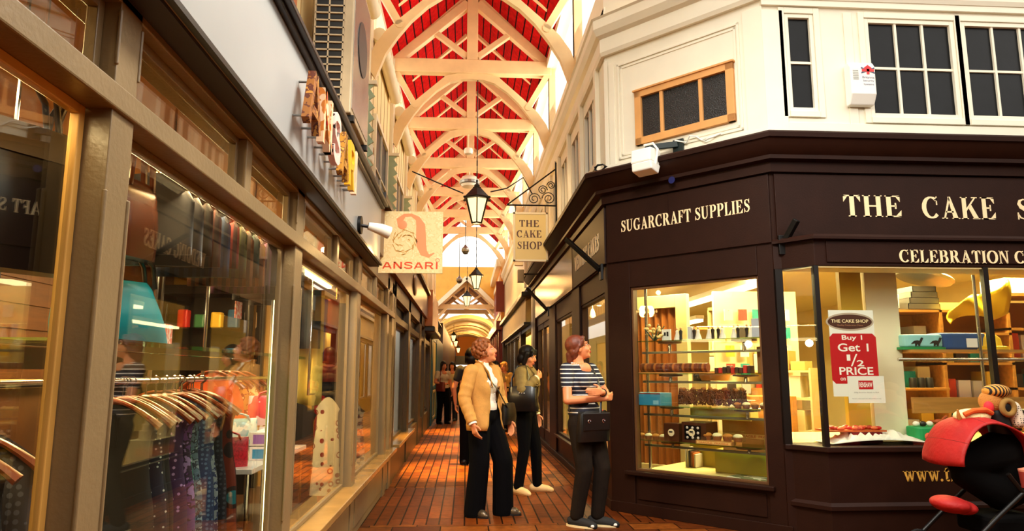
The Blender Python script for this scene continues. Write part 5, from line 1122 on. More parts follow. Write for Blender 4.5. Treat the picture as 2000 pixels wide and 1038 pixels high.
for k in range(8): b.tube([(.40, WL_, zt + .005), (.40 + .11 * math.cos(k), WL_ + .05 * math.sin(k * 2), zt + .06 + .015 * k)], .006, 6)
b.obj('leaf', mat('sage leaves', (50, 70, 50), .5), t, sm=True)
z2 = SZ[1][0]
t = thing('ribbon_tray', 'long tray of brown and russet striped ribbon rolls on the second shelf', 'tray', tup(CF, .6, WL_, z2)); CB(.27, WL_ - .1, z2, 1.02, WL_ + .1, z2 + .012).obj('tray_base', M['card'], t)
cols = [(120, 56, 24), (84, 30, 14), (170, 96, 40), (110, 40, 24)]
for k in range(28): B(CF).tube([(.285 + k * .026, WL_ + .06, z2 + .055), (.308 + k * .026, WL_ + .06, z2 + .055)], .043, 14).obj('ribbon_roll', mat('ribbon %d' % (k % 4), cols[k % 4], .4) if k < 4 else bpy.data.materials['ribbon %d' % (k % 4)], t)
rn = random.Random(4)
for k in range(9):
    u = 1.07 + k * .04; c = [(60, 20, 14), (190, 24, 24), (40, 24, 20)][k % 3]; CBo = CB(u, WL_ - .03 + .01 * rn.random(), z2, u + .034, WL_ + .06, z2 + .05 + .025 * rn.random())
    tag(CBo.obj('sweet_packet', mat('packet %d' % k, c, .4), None, bev=.004), 'small %s sweet packet, %s from the left in the second shelf row' % (['brown', 'red', 'dark'][k % 3], (WH + ['eighth', 'ninth'])[k]), 'packet', 'sweet packets on the second shelf')
cbox('price_sign', 'brown kraft sign with faint writing at the right of the second shelf', 1.44, WL_ - .06, z2, 1.56, WL_ - .045, z2 + .24, mat('kraft card', (130, 84, 40), .7), 'sign')
z3 = SZ[2][0]
t = thing('product_box', 'turquoise blue carton at the left end of the third shelf', 'box', tup(CF, .4, WL_, z3)); CB(.20, WL_ - .1, z3, .52, WL_ + .12, z3 + .12).obj('carton', mat('turquoise card', (40, 140, 180), .5, n=.1), t, bev=.003); B(CF).tube([(.25, WL_ + .12, z3 + .075), (.25, WL_ + .122, z3 + .075)], .026, 16).obj('round_label', mat('pink label', (226, 170, 150), .5), t); CB(.44, WL_ + .12, z3 + .01, .50, WL_ + .121, z3 + .05).obj('price_panel', mat('pale blue print', (130, 190, 210), .5), t); CB(.2, WL_ + .1201, z3 + .108, .52, WL_ + .1205, z3 + .12).obj('top_band', mat('maroon band', (120, 30, 30), .5), t)
def wreath(u, lab, seed):
    t = thing('twig_wreath', lab, 'wreath', tup(CF, u, WL_, z3), 'twig wreaths on the third shelf'); rn = random.Random(seed); b = B(CF)
    for k in range(110):
        a = rn.random() * 2 * PI; pts = []
        for j in range(5):
            a2 = a + j * .22; r_ = 1 + .12 * rn.uniform(-1, 1); pts.append((u + .16 * r_ * math.cos(a2) + .01 * rn.uniform(-1, 1), WL_ + .1 * r_ * math.sin(a2), z3 + .09 + .075 * rn.uniform(-1, 1)))
        b.tube(pts, .006, 4)
    b.obj('twig_ring', mat('dry twig', (104, 58, 22), .8, n=.5, ns=20), t); b = B(CF)
    for k in range(9): a = k * .7; b.ball((u + .15 * math.cos(a), WL_ + .09 * math.sin(a), z3 + .155 + .015 * rn.random()), (.022, .014, .016), 7, 5)
    b.obj('dried_leaf', mat('dried leaf', (160, 96, 36), .7), t); return t
wreath(.84, 'left of two dry twig wreaths on the third shelf', 1); wreath(1.16, 'right of two dry twig wreaths on the third shelf', 2)
CAKE = mat('golden sponge', (206, 130, 46), .8, n=.2, ns=14); CASE = mat('fluted paper case', (150, 78, 26), .7); CRM = mat('pale icing top', (252, 234, 180), .6)
def muffins(u0, u1, z, lab, n=4, w=WL_ + .05):
    t = thing('cupcake_pack', lab, 'cupcakes', tup(CF, u0, w, z), 'clear packs of cupcakes on the glass shelves')
    for k in range(n):
        u = u0 + (k + .5) * (u1 - u0) / n; r_ = (u1 - u0) / n * .44
        B(CF).lathe([(r_ * .75, 0), (r_, r_ * .95)], (u, w, z), 16).obj('paper_case', CASE, t); c = B(CF).ball((u, w, z + r_ * 1.0), (r_ * 1.02, r_ * 1.02, r_ * .6), 14, 8).obj('cupcake_top', CRM if k % 2 else CAKE, t, sm=True)
    b = B(CF); b.box(u0 - .006, w - (u1 - u0) / n * .5, z + .001, u1 + .006, w + (u1 - u0) / n * .5, z + (u1 - u0) / n * .95); b.obj('clear_lid', M['glass'], t, bev=.012)
muffins(1.24, 1.56, z3, 'pack of cupcakes right of the twig wreaths'); z4 = SZ[3][0]
muffins(.21, .54, z4, 'pack of golden cupcakes at the left end of the lowest shelf')
for u0, u1, w0, w1, h, lab in ((.56, .72, -.22, -.08, .17, 'brown gift box with oval label, the left smaller one'), (.74, .99, -.34, -.1, .19, 'larger brown gift box with a window of nine chocolates')):
    t = thing('chocolate_box', lab, 'box', tup(CF, u0, w0, z4), 'brown boxes on the lowest shelf'); CB(u0, w0, z4, u1, w1, z4 + h).obj('carton', mat('dark brown card', (74, 34, 12), .4), t, bev=.004)
    um, zm = (u0 + u1) / 2 - (.02 if u1 > .8 else 0), z4 + h * .5
    if u1 > .8:
        CB(u0 + .03, w1, z4 + .03, u1 - .05, w1 + .002, z4 + h - .03).obj('box_window', M['dark'], t); b = B(CF)
        for i in range(3):
            for j in range(3): b.ball((u0 + .06 + i * .055, w1 + .003, z4 + .05 + j * .045), (.013, .004, .013), 8, 6)
        b.obj('chocolate', mat('white chocolate', (220, 206, 190), .5), t, sm=True)
    B(CF).lathe([(.034, 0), (.034, .003)], (um, w1 + .004, zm), 20, Matrix.Rotation(PI / 2, 3, 'X')).obj('label', M['letter'], t); CB(um - .018, w1 + .008, zm + .002, um + .018, w1 + .0095, zm + .014).obj('label_print', BK, t)
muffins(.93, 1.33, z4 + .035, 'pack of cupcakes on the taped carton, lowest shelf', 4, WL_ + .08)
TAPE = mat('cream tape', (240, 190, 110), .5); OR = mat('orange print', (206, 90, 20), .5)
t = thing('fragile_carton', 'flat brown carton under the lowest shelf cupcakes, taped FRAGILE', 'box', tup(CF, 1.1, WL_, z4)); CB(.90, WL_ - .06, z4, 1.25, WL_ + .15, z4 + .034).obj('carton', M['card'], t); CB(.91, WL_ + .15, z4 + .006, 1.24, WL_ + .1515, z4 + .028).obj('tape', TAPE, t); sans('FRAGILE  FRAGILE', 'lettering', OR, t, CF, .93, 1.22, z4 + .01, WL_ + .152, .013, .02)
t = thing('fragile_carton', 'larger brown carton behind the lowest shelf, FRAGILE tape along it', 'box', tup(CF, 1.2, -.5, .7)); CB(.98, -.62, .62, 1.5, -.45, .92).obj('carton', M['card'], t, bev=.004); CB(.98, -.45, .74, 1.5, -.4485, .78).obj('tape', TAPE, t); sans('FRAGILE  FRAGILE  FRAGILE', 'lettering', OR, t, CF, 1.0, 1.48, .748, -.448, .024, .02)
cbox('storage_box', 'pale yellow flat box behind the third shelf rail', .66, -.6, .9, 1.28, -.42, 1.02, mat('pale yellow card', (250, 224, 120), .6), 'box')
cbox('display_block', 'white display block under the brown carton', .9, -.62, .41, 1.52, -.43, .62, mat('yellow laminate', (206, 184, 60), .5), 'block')
cbox('display_board', 'cream board covering the floor of the splayed window', .29, -1.0, .39, 1.58, -.03, .407, mat('cream board', (246, 226, 150), .5), 'board')
cbox('display_counter', 'low olive yellow counter behind the bottom of the splayed window', .48, -1.05, .407, 1.6, -.72, .66, mat('olive yellow laminate', (196, 176, 50), .5), 'counter')
for k in range(6): cbox('catalogue', 'thin catalogue with a %s spine, %s of the leaning row' % (['white', 'cream', 'black', 'brown', 'orange', 'white'][k], WH[k]), .515 + k * .02, -.70 + .0, .41, .53 + k * .02, -.55, .60 - .012 * k, mat('catalogue %d' % k, [(240, 236, 224), (236, 220, 180), (20, 18, 18), (110, 60, 30), (206, 110, 40), (240, 236, 220)][k], .5), 'book', 'catalogues leaning at the window bottom')
cbox('leaflet', 'flat printed leaflet on the window floor at right', 1.12, -.5, .407, 1.5, -.12, .411, pattern('leaflet print', (236, 230, 200), (120, 130, 90), 'blotch', 7), 'leaflet')
# timber door with curtain behind the window
t = thing('panelled_screen', 'tall timber framed screen with brown curtains behind the left of the splayed window', 'screen', tup(CF, -.2, -1.3, 0))
b = CB(-.62, -1.34, .012, -.54, -1.26, 2.25).box(.06, -1.34, .012, .2, -1.26, 2.25).box(-.54, -1.34, 2.1, .06, -1.26, 2.25).box(-.54, -1.34, .012, .06, -1.26, .3); b.obj('frame', YW, t, bev=.004)
b = B(CF); b.grid(lambda u, v: (-.54 + .6 * u, -1.31 + .02 * math.sin(u * 40), .3 + 1.8 * v), 60, 2); b.obj('curtain', mat('amber brown curtain', (176, 104, 36), .7, n=.3, ns=4, stretch=(14, 14, .3)), t, sm=True)
# cupboards, shelving and tubes deeper in the shop
t = thing('wall_cabinet', 'long cream wall cabinet of ten upright pigeonholes at the back of the cake shop', 'cabinet', tup(CF, .4, -3, 1.8))
cu0, cu1 = -.42, .62; CB(cu0, -3.4, 1.6, cu1, -3.36, 2.22).obj('back_panel', mat('beige panel', (176, 134, 66), .6), t)
b = CB(cu0, -3.4, 1.58, cu1, -3.0, 1.61).box(cu0, -3.4, 2.2, cu1, -3.0, 2.24); b.obj('case', YW, t); b = B(CF)
for k in range(11): u = cu0 + (cu1 - cu0) * k / 10; b.box(u - .008, -3.36, 1.61, u + .008, -3.0, 2.2)
b.obj('divider', YW, t); rn = random.Random(8)
for k in range(10):
    u = cu0 + (cu1 - cu0) * (k + .5) / 10; h = .12 + .22 * rn.random(); o = CB(u - .035, -3.3, 1.612, u + .03, -3.05, 1.612 + h).obj('paper_stack', M['paper'], None); tag(o, 'white packet in the %s pigeonhole from the left' % (WH + ['eighth', 'ninth', 'tenth'])[k], 'packet', 'white packets in the pigeonholes')
def tubelamp(F, a, c, lab):
    a, c = F @ V(a), F @ V(c); t = thing('fluorescent_lamp', lab, 'lamp', tuple((a + c) / 2)); d = (c - a).normalized()
    B().beam(a, c, .12, .05).obj('tube', M['tubeglow'], t); B().beam(a + V((0, 0, .06)), c + V((0, 0, .06)), .16, .07).obj('housing', M['white'], t)
tubelamp(Matrix(), (3.65, 8.2, 2.45), (3.65, 12.3, 2.45), 'long lit tube lamp crossing the cake shop ceiling behind the splayed window')
tubelamp(Matrix(), (4.3, 12.6, 2.3), (4.3, 15.5, 2.3), 'shorter lit tube lamp lower at the back of the cake shop')
tubelamp(Matrix(), (3.2, 6.5, 2.6), (3.2, 8.6, 2.6), 'lit tube lamp above the left end of the bay window')
t = thing('shelf_unit', 'cream shelf unit with boxes behind the splayed window', 'shelf unit', tup(CF, .6, -1.9, 0)); b = B(CF)
for z in (.7, 1.05, 1.35): b.box(.1, -2.2, z, 1.3, -1.9, z + .025)
b.obj('shelf', YW, t); b = CB(.08, -2.22, .012, .1, -1.9, 1.4).box(1.3, -2.22, .012, 1.32, -1.9, 1.4); b.obj('side_panel', YW, t); rn = random.Random(12)
for r_, z in enumerate((.725, 1.075, 1.375)):
    u = .12
    k = 0
    while u < 1.2:
        wd = rn.uniform(.08, .2); h = rn.uniform(.08, .24); c = rn.choice([(244, 236, 210), (226, 190, 110), (250, 246, 236), (206, 150, 80), (60, 40, 30), (240, 220, 150)]); nmc = {(244, 236, 210): 'cream', (226, 190, 110): 'straw', (250, 246, 236): 'white', (206, 150, 80): 'tan', (60, 40, 30): 'dark brown', (240, 220, 150): 'pale yellow'}[c]
        cbox('cake_box', '%s box, %s on the %s shelf of the cream unit' % (nmc, (WH + ['eighth', 'ninth', 'tenth', 'eleventh', 'twelfth'])[k], ('lower', 'middle', 'upper')[r_]), u, -2.15, z, u + wd, -1.93, z + h, mat('box colour', c, .6), 'box', 'boxes on the cream shelf unit'); u += wd + .015; k += 1
t = thing('wicker_basket', 'round tan basket on the shelf behind the second rail', 'basket', tup(CF, .84, -.6, 1.25)); B(CF).lathe([(.13, 1.27), (.17, 1.36), (.165, 1.36), (.125, 1.28)], (.84, -.62, 0), 22).obj('bowl', pattern('wicker', (206, 140, 60), (160, 96, 34), 'wavez', 60), t, sm=True); CB(.5, -.75, 1.24, 1.4, -.5, 1.262).obj('shelf_board', YW, t)
tag(CB(.62, -.7, 1.262, .75, -.58, 1.38).obj('dark_box', BK, None, bev=.004), 'black box left of the round tan basket', 'box')

# ================================================================== CAKE SHOP: BAY WINDOW
def bx_(name, lab, x0, y0, z0, x1, y1, z1, m, cat, grp=None, bev=.003):
    o = B().box(x0, y0, z0, x1, y1, z1).obj(name, m, None, bev=bev); tag(o, lab, cat, grp); return o
struct(B().box(2.74, 5.86, .01, 8, 6.9, .765).obj('trim_20', mat('window bed', (200, 170, 110), .6)))
bx_('white_pillar', 'broad cream white pillar standing just inside the bay window', 3.56, 5.98, .766, 3.86, 6.3, 2.71, mat('pillar paint', (250, 240, 206), .6), 'pillar')
bx_('yellow_board', 'narrow mustard yellow board beside the cream pillar', 3.34, 6.0, .766, 3.54, 6.06, 2.71, mat('mustard board', (226, 190, 60), .5), 'board')
# poster on the glass
P0, P1 = atF(1617, 606, BF, -.03), atF(1716, 785, BF, -.03)
t = thing('sale_poster', 'white poster in the bay window with a red Buy 1 Get 1 half price panel', 'poster', (P0.x, BAYY + .03, P1.z))
def pz(py): return atF(1660, py, BF, -.03).z
def pxx(px): return atF(px, 690, BF, -.03).x
BP = B(BF).box(P0.x, -.032, pz(775), pxx(1711), -.030, P0.z); BP.obj('sheet', M['paper'], t)
B(BF).lathe([(.5, 0), (.5, .001)], (0, 0, 0), 32).bm.free()
def oval(cx, cz, rx, rz_, w, m, nm): B(BF).prism([(cx + rx * math.cos(a * PI / 20), w, cz + rz_ * math.sin(a * PI / 20)) for a in range(40)], (0, .0006, 0)).obj(nm, m, t)
oc = pxx(1664); oz = pz(629)
oval(oc, oz, .205, .075, -.030, mat('taupe oval rim', (190, 170, 150), .5), 'oval_rim'); oval(oc, oz, .19, .06, -.0293, mat('brown oval', (72, 34, 22), .5), 'oval_badge')
sans('THE CAKE SHOP', 'lettering', M['letter'], t, BF, oc - .16, oc + .16, oz - .008, -.0286, .028, .02); sans('Quality Celebration Cakes', 'lettering', mat('pale brown print', (190, 130, 100), .5), t, BF, oc - .11, oc + .11, oz - .036, -.0286, .013, .005)
RDP = mat('poster red', (196, 6, 24), .5); x0, x1, z0, z1 = pxx(1622), pxx(1713), pz(750), pz(652); k = .03
B(BF).prism([(x0 + k, -.030, z0), (x1, -.030, z0), (x1, -.030, z1 - k), (x1 - k, -.030, z1), (x0 + k, -.030, z1), (x0, -.030, z1 - k), (x0, -.030, z0 + k)], (0, .0006, 0)).obj('red_panel', RDP, t)
WHT = mat('poster white', (255, 250, 240), .5)
for txt, a, c, py, h in (('Buy 1', 1646, 1686, 667, .05), ('Get 1', 1637, 1697, 687, .066), ('PRICE', 1637, 1703, 733, .064)): sans(txt, 'lettering', WHT, t, BF, pxx(a), pxx(c), pz(py), -.0292, h, .016)
sans('1', 'lettering', WHT, t, BF, pxx(1653), pxx(1660), pz(705), -.0292, .05, .016); sans('2', 'lettering', WHT, t, BF, pxx(1672), pxx(1686), pz(716), -.0292, .05, .016); sans('on', 'lettering', WHT, t, BF, pxx(1638), pxx(1648), pz(744), -.0292, .024, .012)
b = B(BF); b.prism([(pxx(1660), -.0293, pz(716)), (pxx(1663), -.0293, pz(716)), (pxx(1674), -.0293, pz(692)), (pxx(1671), -.0293, pz(692))], (0, .0006, 0)); b.obj('lettering', WHT, t)
t2 = thing('brand_notice', 'smaller white notice with a red name block taped over the poster corner', 'notice', (pxx(1652), BAYY + .028, pz(788))); B(BF).box(pxx(1651), -.0288, pz(788), pxx(1722), -.0275, pz(735)).obj('sheet', M['paper'], t2); B(BF).box(pxx(1672), -.0274, pz(761), pxx(1700), -.0268, pz(744)).obj('red_block', RDP, t2); sans('RENSHAW', 'lettering', WHT, t2, BF, pxx(1673.5), pxx(1698.5), pz(757), -.0267, .04, .02)
GP = mat('grey print', (120, 110, 100), .6); sans('250g Renshaw Ready to Roll', 'lettering', GP, t2, BF, pxx(1662), pxx(1710), pz(769), -.0274, .012, .0); sans('No limit, while stocks last, selected flavours only', 'lettering', GP, t2, BF, pxx(1658), pxx(1714), pz(781), -.0274, .012, .0)
# shelf with cakes
OAK = M['oak']
t = thing('display_shelf', 'oak shelf across the bay window carrying iced cakes', 'shelf', (4.2, 5.95, 1.55)); B().box(3.86, 5.84, 1.525, 5.4, 6.2, 1.548).obj('board', OAK, t); B().tube([(3.7, 5.80, 1.46), (8, 5.80, 1.46)], .015, 10).obj('front_rail', M['chrome'], t, sm=True)
for x in (4.30,): B().tube([(x + .15, 5.8, .766), (x + .15, 5.8, 2.2)], .014, 10).obj('upright', M['chrome'], t, sm=True)
bx_('oak_plank', 'broad pale oak plank standing across the lower bay window', 3.88, 5.92, 1.0, 7.9, 5.95, 1.135, OAK, 'plank')
def slab(c, rx, ry, h, m, b=None, n=28, e=.5):
    b = b or B(); pts = [(c[0] + rx * abs(math.cos(a * 2 * PI / n)) ** e * (1 if math.cos(a * 2 * PI / n) > 0 else -1), c[1] + ry * abs(math.sin(a * 2 * PI / n)) ** e * (1 if math.sin(a * 2 * PI / n) > 0 else -1), c[2]) for a in range(n)]; return b.prism(pts, (0, 0, h))
def animal(cx, cy, z, s, m, nm, t):
    b = B(); b.ball((cx, cy, z + .05 * s), (.06 * s, .03 * s, .035 * s), 10, 8); b.tube([(cx + .04 * s, cy, z + .06 * s), (cx + .075 * s, cy, z + .1 * s), (cx + .1 * s, cy, z + .11 * s)], [.02 * s, .014 * s, .018 * s], 8); b.tube([(cx - .05 * s, cy, z + .05 * s), (cx - .1 * s, cy, z + .06 * s), (cx - .13 * s, cy, z + .03 * s)], [.02 * s, .012 * s, .004 * s], 8)
    for dx in (-.03, .03):
        for dy in (-.015, .015): b.tube([(cx + dx * s, cy + dy * s, z), (cx + dx * s, cy + dy * s, z + .04 * s)], .011 * s, 6)
    b.obj(nm, m, t, sm=True)
t = thing('iced_cake', 'pale turquoise cake with black dinosaur silhouettes on a green board', 'cake', (4.0, 5.98, 1.55)); slab((4.02, 5.98, 1.549), .21, .1, .022, None).obj('cake_board', mat('green icing board', (0, 130, 70), .5), t); slab((4.02, 5.98, 1.572), .185, .085, .11, None).obj('cake_body', mat('pale turquoise icing', (150, 214, 214), .5, n=.1, ns=14), t, bev=.015)
for cx in (3.95, 4.12):
    b = B(); y = 5.892; b.prism([(cx - .06, y, 1.60), (cx - .03, y, 1.625), (cx, y, 1.63), (cx + .02, y, 1.625), (cx + .035, y, 1.655), (cx + .055, y, 1.65), (cx + .04, y, 1.62), (cx + .025, y, 1.60), (cx + .02, y, 1.58), (cx + .008, y, 1.58), (cx + .0, y, 1.60), (cx - .012, y, 1.58), (cx - .024, y, 1.58), (cx - .022, y, 1.605)], (0, .004, 0)); b.obj('dinosaur', BK, t)
t = thing('iced_cake', 'dark blue rectangular cake with a small white tag on the oak shelf', 'cake', (4.42, 6.05, 1.55)); slab((4.42, 6.06, 1.549), .24, .12, .15, None).obj('cake_body', mat('blue icing', (20, 70, 130), .5), t, bev=.02); B().box(4.43, 5.932, 1.57, 4.53, 5.936, 1.65).obj('price_tag', M['paper'], t)
t = thing('iced_cake', 'yellow hat shaped cake at the right of the dark blue cake', 'cake', (4.65, 6.0, 1.55)); B().lathe([(.15, 1.55), (.15, 1.575), (.1, 1.585), (.09, 1.65), (.05, 1.69)], (4.68, 5.99, 0), 20).obj('cake_body', mat('yellow icing', (246, 196, 20), .5), t, sm=True)
t = thing('iced_cake', 'bright green oblong cake with animals low in the bay window', 'cake', (4.0, 5.88, .766)); slab((4.0, 5.86, .767), .24, .13, .012, None).obj('cake_board', M['paper'], t); slab((4.0, 5.87, .779), .2, .11, .115, None).obj('cake_body', mat('green icing', (0, 150, 84), .5), t, bev=.015)
animal(4.06, 5.87, .892, .75, mat('brown icing', (176, 74, 20), .6), 'icing_animal', t)
for k in range(3): B().ball((3.85 + k * .06, 5.86, .915), (.03, .025, .024), 10, 8).obj('icing_sheep', IV if k != 1 else BK, t, sm=True)
B().ball((3.87, 5.742, .82), (.03, .02, .03), 10, 8).obj('icing_rabbit', mat('coral icing', (226, 84, 60), .6), t, sm=True)
bx_('red_box', 'dark red box under the tray of red sugar shapes', 3.2, 5.72, .767, 3.46, 5.92, .86, mat('dark red card', (110, 10, 12), .4), 'box')
t = thing('sugar_shapes_tray', 'shallow tray of red and orange sugar shapes at the left of the bay window', 'tray', (3.2, 5.8, .86)); B().box(3.0, 5.72, .862, 3.5, 5.95, .875).obj('tray', mat('clear orange tray', (206, 100, 50), .3), t); rn = random.Random(9)
for k in range(26): B().ball((3.03 + rn.random() * .44, 5.75 + rn.random() * .17, .885 + .01 * rn.random()), (.03, .022, .016), 8, 6).obj('sugar_shape', mat('sugar %d' % (k % 3), [(206, 40, 30), (236, 120, 70), (190, 60, 40)][k % 3], .4) if k < 3 else bpy.data.materials['sugar %d' % (k % 3)], t, sm=True)
rn = random.Random(21); hs = [[rn.random() for _ in range(14)] for _ in range(30)]
b = B(); b.grid(lambda u, v: (2.98 + .85 * u, 5.64 + .3 * v, .772 + .1 * hs[int(u * 24)][int(v * 10)] * math.sin(PI * u) * math.sin(PI * v) ** .7 + .03 * math.sin(u * 3)), 24, 10); tag(b.obj('crumpled_cloth', mat('white satin', (246, 240, 226), .35), None, sm=True, solid=.004), 'crumpled white satin cloth along the bay window bottom', 'cloth')
# pine shelving behind
t = thing('shelving_unit', 'pine pigeonhole shelving filling the back of the bay window', 'shelf unit', (5.4, 6.9, 0))
b = B()
for x in (4.05, 4.78, 5.5, 6.2, 7.0): b.box(x, 6.75, .02, x + .03, 7.2, 1.98 if x < 5 else 2.15)
b.obj('upright', OAK, t); b = B()
for x0, x1, zs in ((4.05, 4.78, (.75, 1.2, 1.6, 1.98)), (4.78, 5.5, (.75, 1.1, 1.45, 1.75, 1.98)), (5.5, 6.2, (.8, 1.2, 1.5, 1.8, 2.15)), (6.2, 7.0, (.8, 1.2, 1.6, 2.15))):
    for z in zs: b.box(x0, 6.75, z - .025, x1 + .03, 7.2, z)
b.obj('shelf', OAK, t); B().box(4.05, 7.2, .02, 7.03, 7.22, 2.1).obj('back_panel', mat('amber back board', (196, 140, 70), .6), t)
rn = random.Random(31); cl = [((250, 246, 236), 'white'), ((226, 204, 140), 'straw coloured'), ((40, 30, 26), 'dark'), ((206, 206, 200), 'silver'), ((200, 60, 40), 'red'), ((0, 140, 140), 'teal'), ((236, 190, 60), 'yellow')]
cells = [(4.1, 1.2), (4.1, 1.6), (4.83, .75), (4.83, 1.1), (4.83, 1.45), (5.55, .8), (5.55, 1.2), (5.55, 1.5), (6.25, 1.2), (4.1, .75)]; pos = ['left column at mid height', 'left column near the top', 'second column bottom', 'second column low', 'second column middle', 'third column bottom', 'third column low', 'third column middle', 'fourth column', 'left column bottom']
for (x, z), ps in zip(cells, pos):
    n = 4
    for k in range(n):
        c, nm = cl[(k * 3 + int(x * 7 + z * 5)) % 7]; h = .1 + .16 * rn.random(); bx_('packet', '%s packet, %s across in the pine shelving, %s' % (nm, WH[k], ps), x + k * .155, 6.85, z, x + k * .155 + .13, 7.08, z + h, mat('packet colour', c, .5), 'packet', 'packets in the pine shelving')
for k, (x0, x1, z, h, lab) in enumerate(((3.95, 4.4, 2.0, .14, 'flat white carton on top of the pine shelving at left'), (4.0, 4.35, 2.14, .12, 'second white carton on the flat one'), (5.55, 6.0, 2.16, .16, 'white carton on the tall part of the shelving'), (6.05, 6.5, 2.16, .14, 'farther white carton on the tall shelving'))): bx_('carton', lab, x0, 6.8, z, x1, 7.15, z + h, M['paper'], 'box', 'white cartons on the pine shelving')
for k in range(4):
    t = thing('cake_tin', 'square silver cake tin, %s from the bottom of the tin stack' % WH[k], 'tin', (4.65, 6.9, 2.0 + k * .06), 'stacked silver cake tins'); x, y, z = 4.48 + .02 * k, 6.78, 1.985 + k * .06; b = B().box(x, y, z, x + .34 - .03 * k, y + .3, z + .004); b.obj('tin_base', M['silver'], t); b = B().box(x, y, z, x + .34 - .03 * k, y + .006, z + .058).box(x, y + .294, z, x + .34 - .03 * k, y + .3, z + .058).box(x, y, z, x + .006, y + .3, z + .058).box(x + .334 - .03 * k, y, z, x + .34 - .03 * k, y + .3, z + .058); b.obj('tin_wall', M['silver'], t)
b = B(); b.lathe([(.02, 2.23), (.26, 2.245), (.28, 2.27), (.27, 2.285), (.02, 2.28)], (0, 0, 0), 24, Matrix.Rotation(0, 3, 'X')); bmesh.ops.transform(b.bm, verts=b.bm.verts[:], matrix=Matrix.Translation((4.75, 6.9, .06)) @ Matrix.Translation((0, 0, 2.25)) @ Matrix.Rotation(R(16), 4, 'Y') @ Matrix.Translation((0, 0, -2.25))); tag(b.obj('tin_lid', M['silver'], None, sm=True), 'round silver lid tilted on top of the cake tins', 'lid')
b = B(); b.grid(lambda u, v: (4.8 + .62 * u, 6.62 + .05 * math.sin(9 * u + 3 * v), 1.83 + .34 * v * (.35 + .65 * u) + .05 * math.sin(6 * u) + .12 * u), 14, 8); tag(b.obj('plastic_bag', mat('yellow plastic', (240, 206, 50), .35), None, sm=True, solid=.02), 'big yellow plastic bag hanging before the tins', 'bag')
for zc, lab, x in ((1.78, 'upper black leafy icing ornament beside the cream pillar', 3.98), (1.26, 'lower black leafy ornament beside the cream pillar', 3.98)):
    b = B()
    for k in range(7): a = k * .9; b.ball((x + .05 * math.cos(a), 6.32 + .02 * math.sin(k), zc + .09 * math.sin(a * .8)), (.05, .02, .035), 8, 6, Matrix.Rotation(a, 3, 'Y'))
    b.tube([(x, 6.34, zc - .2), (x, 6.34, zc)], .008, 6); tag(b.obj('leaf_ornament', BK, None, sm=True), lab, 'ornament', 'black leafy ornaments')
for k in range(3): b = B().lathe([(.035, 1.2), (.035, 1.29), (.03, 1.3)], (4.42 + k * .085, 6.72, .0), 14); tag(b.obj('small_jar', BK, None, sm=True), 'small black jar with pale lid, %s in the row of three' % WH[k], 'jar', 'small black jars on the pine shelf')
bx_('jar_shelf', 'short oak shelf carrying the three black jars', 4.3, 6.65, 1.176, 4.75, 6.8, 1.199, OAK, 'shelf')
# pegboard packs at the far left of the bay
struct(B().box(2.9, 8.0, .3, 3.9, 8.05, 2.3).obj('wall_peg_panel', mat('white pegboard', (246, 232, 180), .6)))
rn = random.Random(17)
for r_ in range(6):
    for k in range(5):
        x, z = 3.0 + k * .17, .9 + r_ * .21; c, nm = cl[(r_ * 2 + k) % 7]; t = thing('hanging_pack', '%s pack, %s across in the %s row of the pegboard' % (nm, WH[k], WH[r_]), 'pack', (x, 7.95, z), 'packs hanging on the pegboard'); B().box(x, 7.93, z, x + .1, 7.95, z + .13).obj('pack', mat('pack colour', c, .5), t); B().tube([(x + .05, 8.0, z + .12), (x + .05, 7.92, z + .115)], .004, 5).obj('peg', M['chrome'], t)
bx_('low_drawer', 'tan wooden box on the floor below the pegboard', 3.0, 7.3, .02, 3.5, 7.7, 1.1, OAK, 'box')
# inside the alley windows
t = thing('wall_shelf', 'short brown shelf seen through the alley window nearest the corner', 'shelf', (3.2, 9.4, 1.95)); B().box(2.3, 9.35, 1.93, 3.3, 9.6, 1.96).obj('board', OAK, t); B().tube([(2.5, 9.45, 1.96), (2.6, 9.45, 2.05), (2.8, 9.45, 2.0)], .04, 8).obj('driftwood', mat('driftwood', (96, 50, 22), .7), t, sm=True)
for k, (x, y) in enumerate(((1.95, 8.4), (2.0, 10.4), (2.3, 12.6))):
    t = thing('pendant_spot', 'small white pendant spot, %s along behind the alley windows' % WH[k], 'lamp', (x, y, 2.5), 'white pendant spots behind the alley windows'); B().lathe([(.02, 2.5), (.05, 2.42), (.06, 2.36), (.05, 2.355)], (x, y, 0), 12).obj('shade', M['white'], t, sm=True); B().tube([(x, y, 2.5), (x, y, 2.72)], .006, 6).obj('cord', M['white'], t); B().ball((x, y, 2.36), (.04, .04, .02), 10, 6).obj('bulb', M['tubeglow'], t)
bx_('white_counter', 'white low counter behind the alley windows', 1.75, 8.75, .012, 2.05, 11.9, .55, M['white'], 'counter');
for k in range(7):
    t = thing('display_cake', 'small white tiered cake, %s along the white counter' % WH[k], 'cake', (1.9, 8.95 + k * .42, .55), 'tiered cakes on the white counter'); y = 8.95 + k * .42; B().lathe([(.1, .552), (.1, .65), (.07, .652), (.07, .73), (.04, .732), (.04, .79)], (1.9, y, 0), 18).obj('tiers', IV, t); B().ball((1.9, y, .81), .03, 8, 6).obj('sugar_rose', mat('sugar rose %d' % k, [(226, 120, 120), (240, 200, 90), (200, 60, 60)][k % 3], .5), t, sm=True)
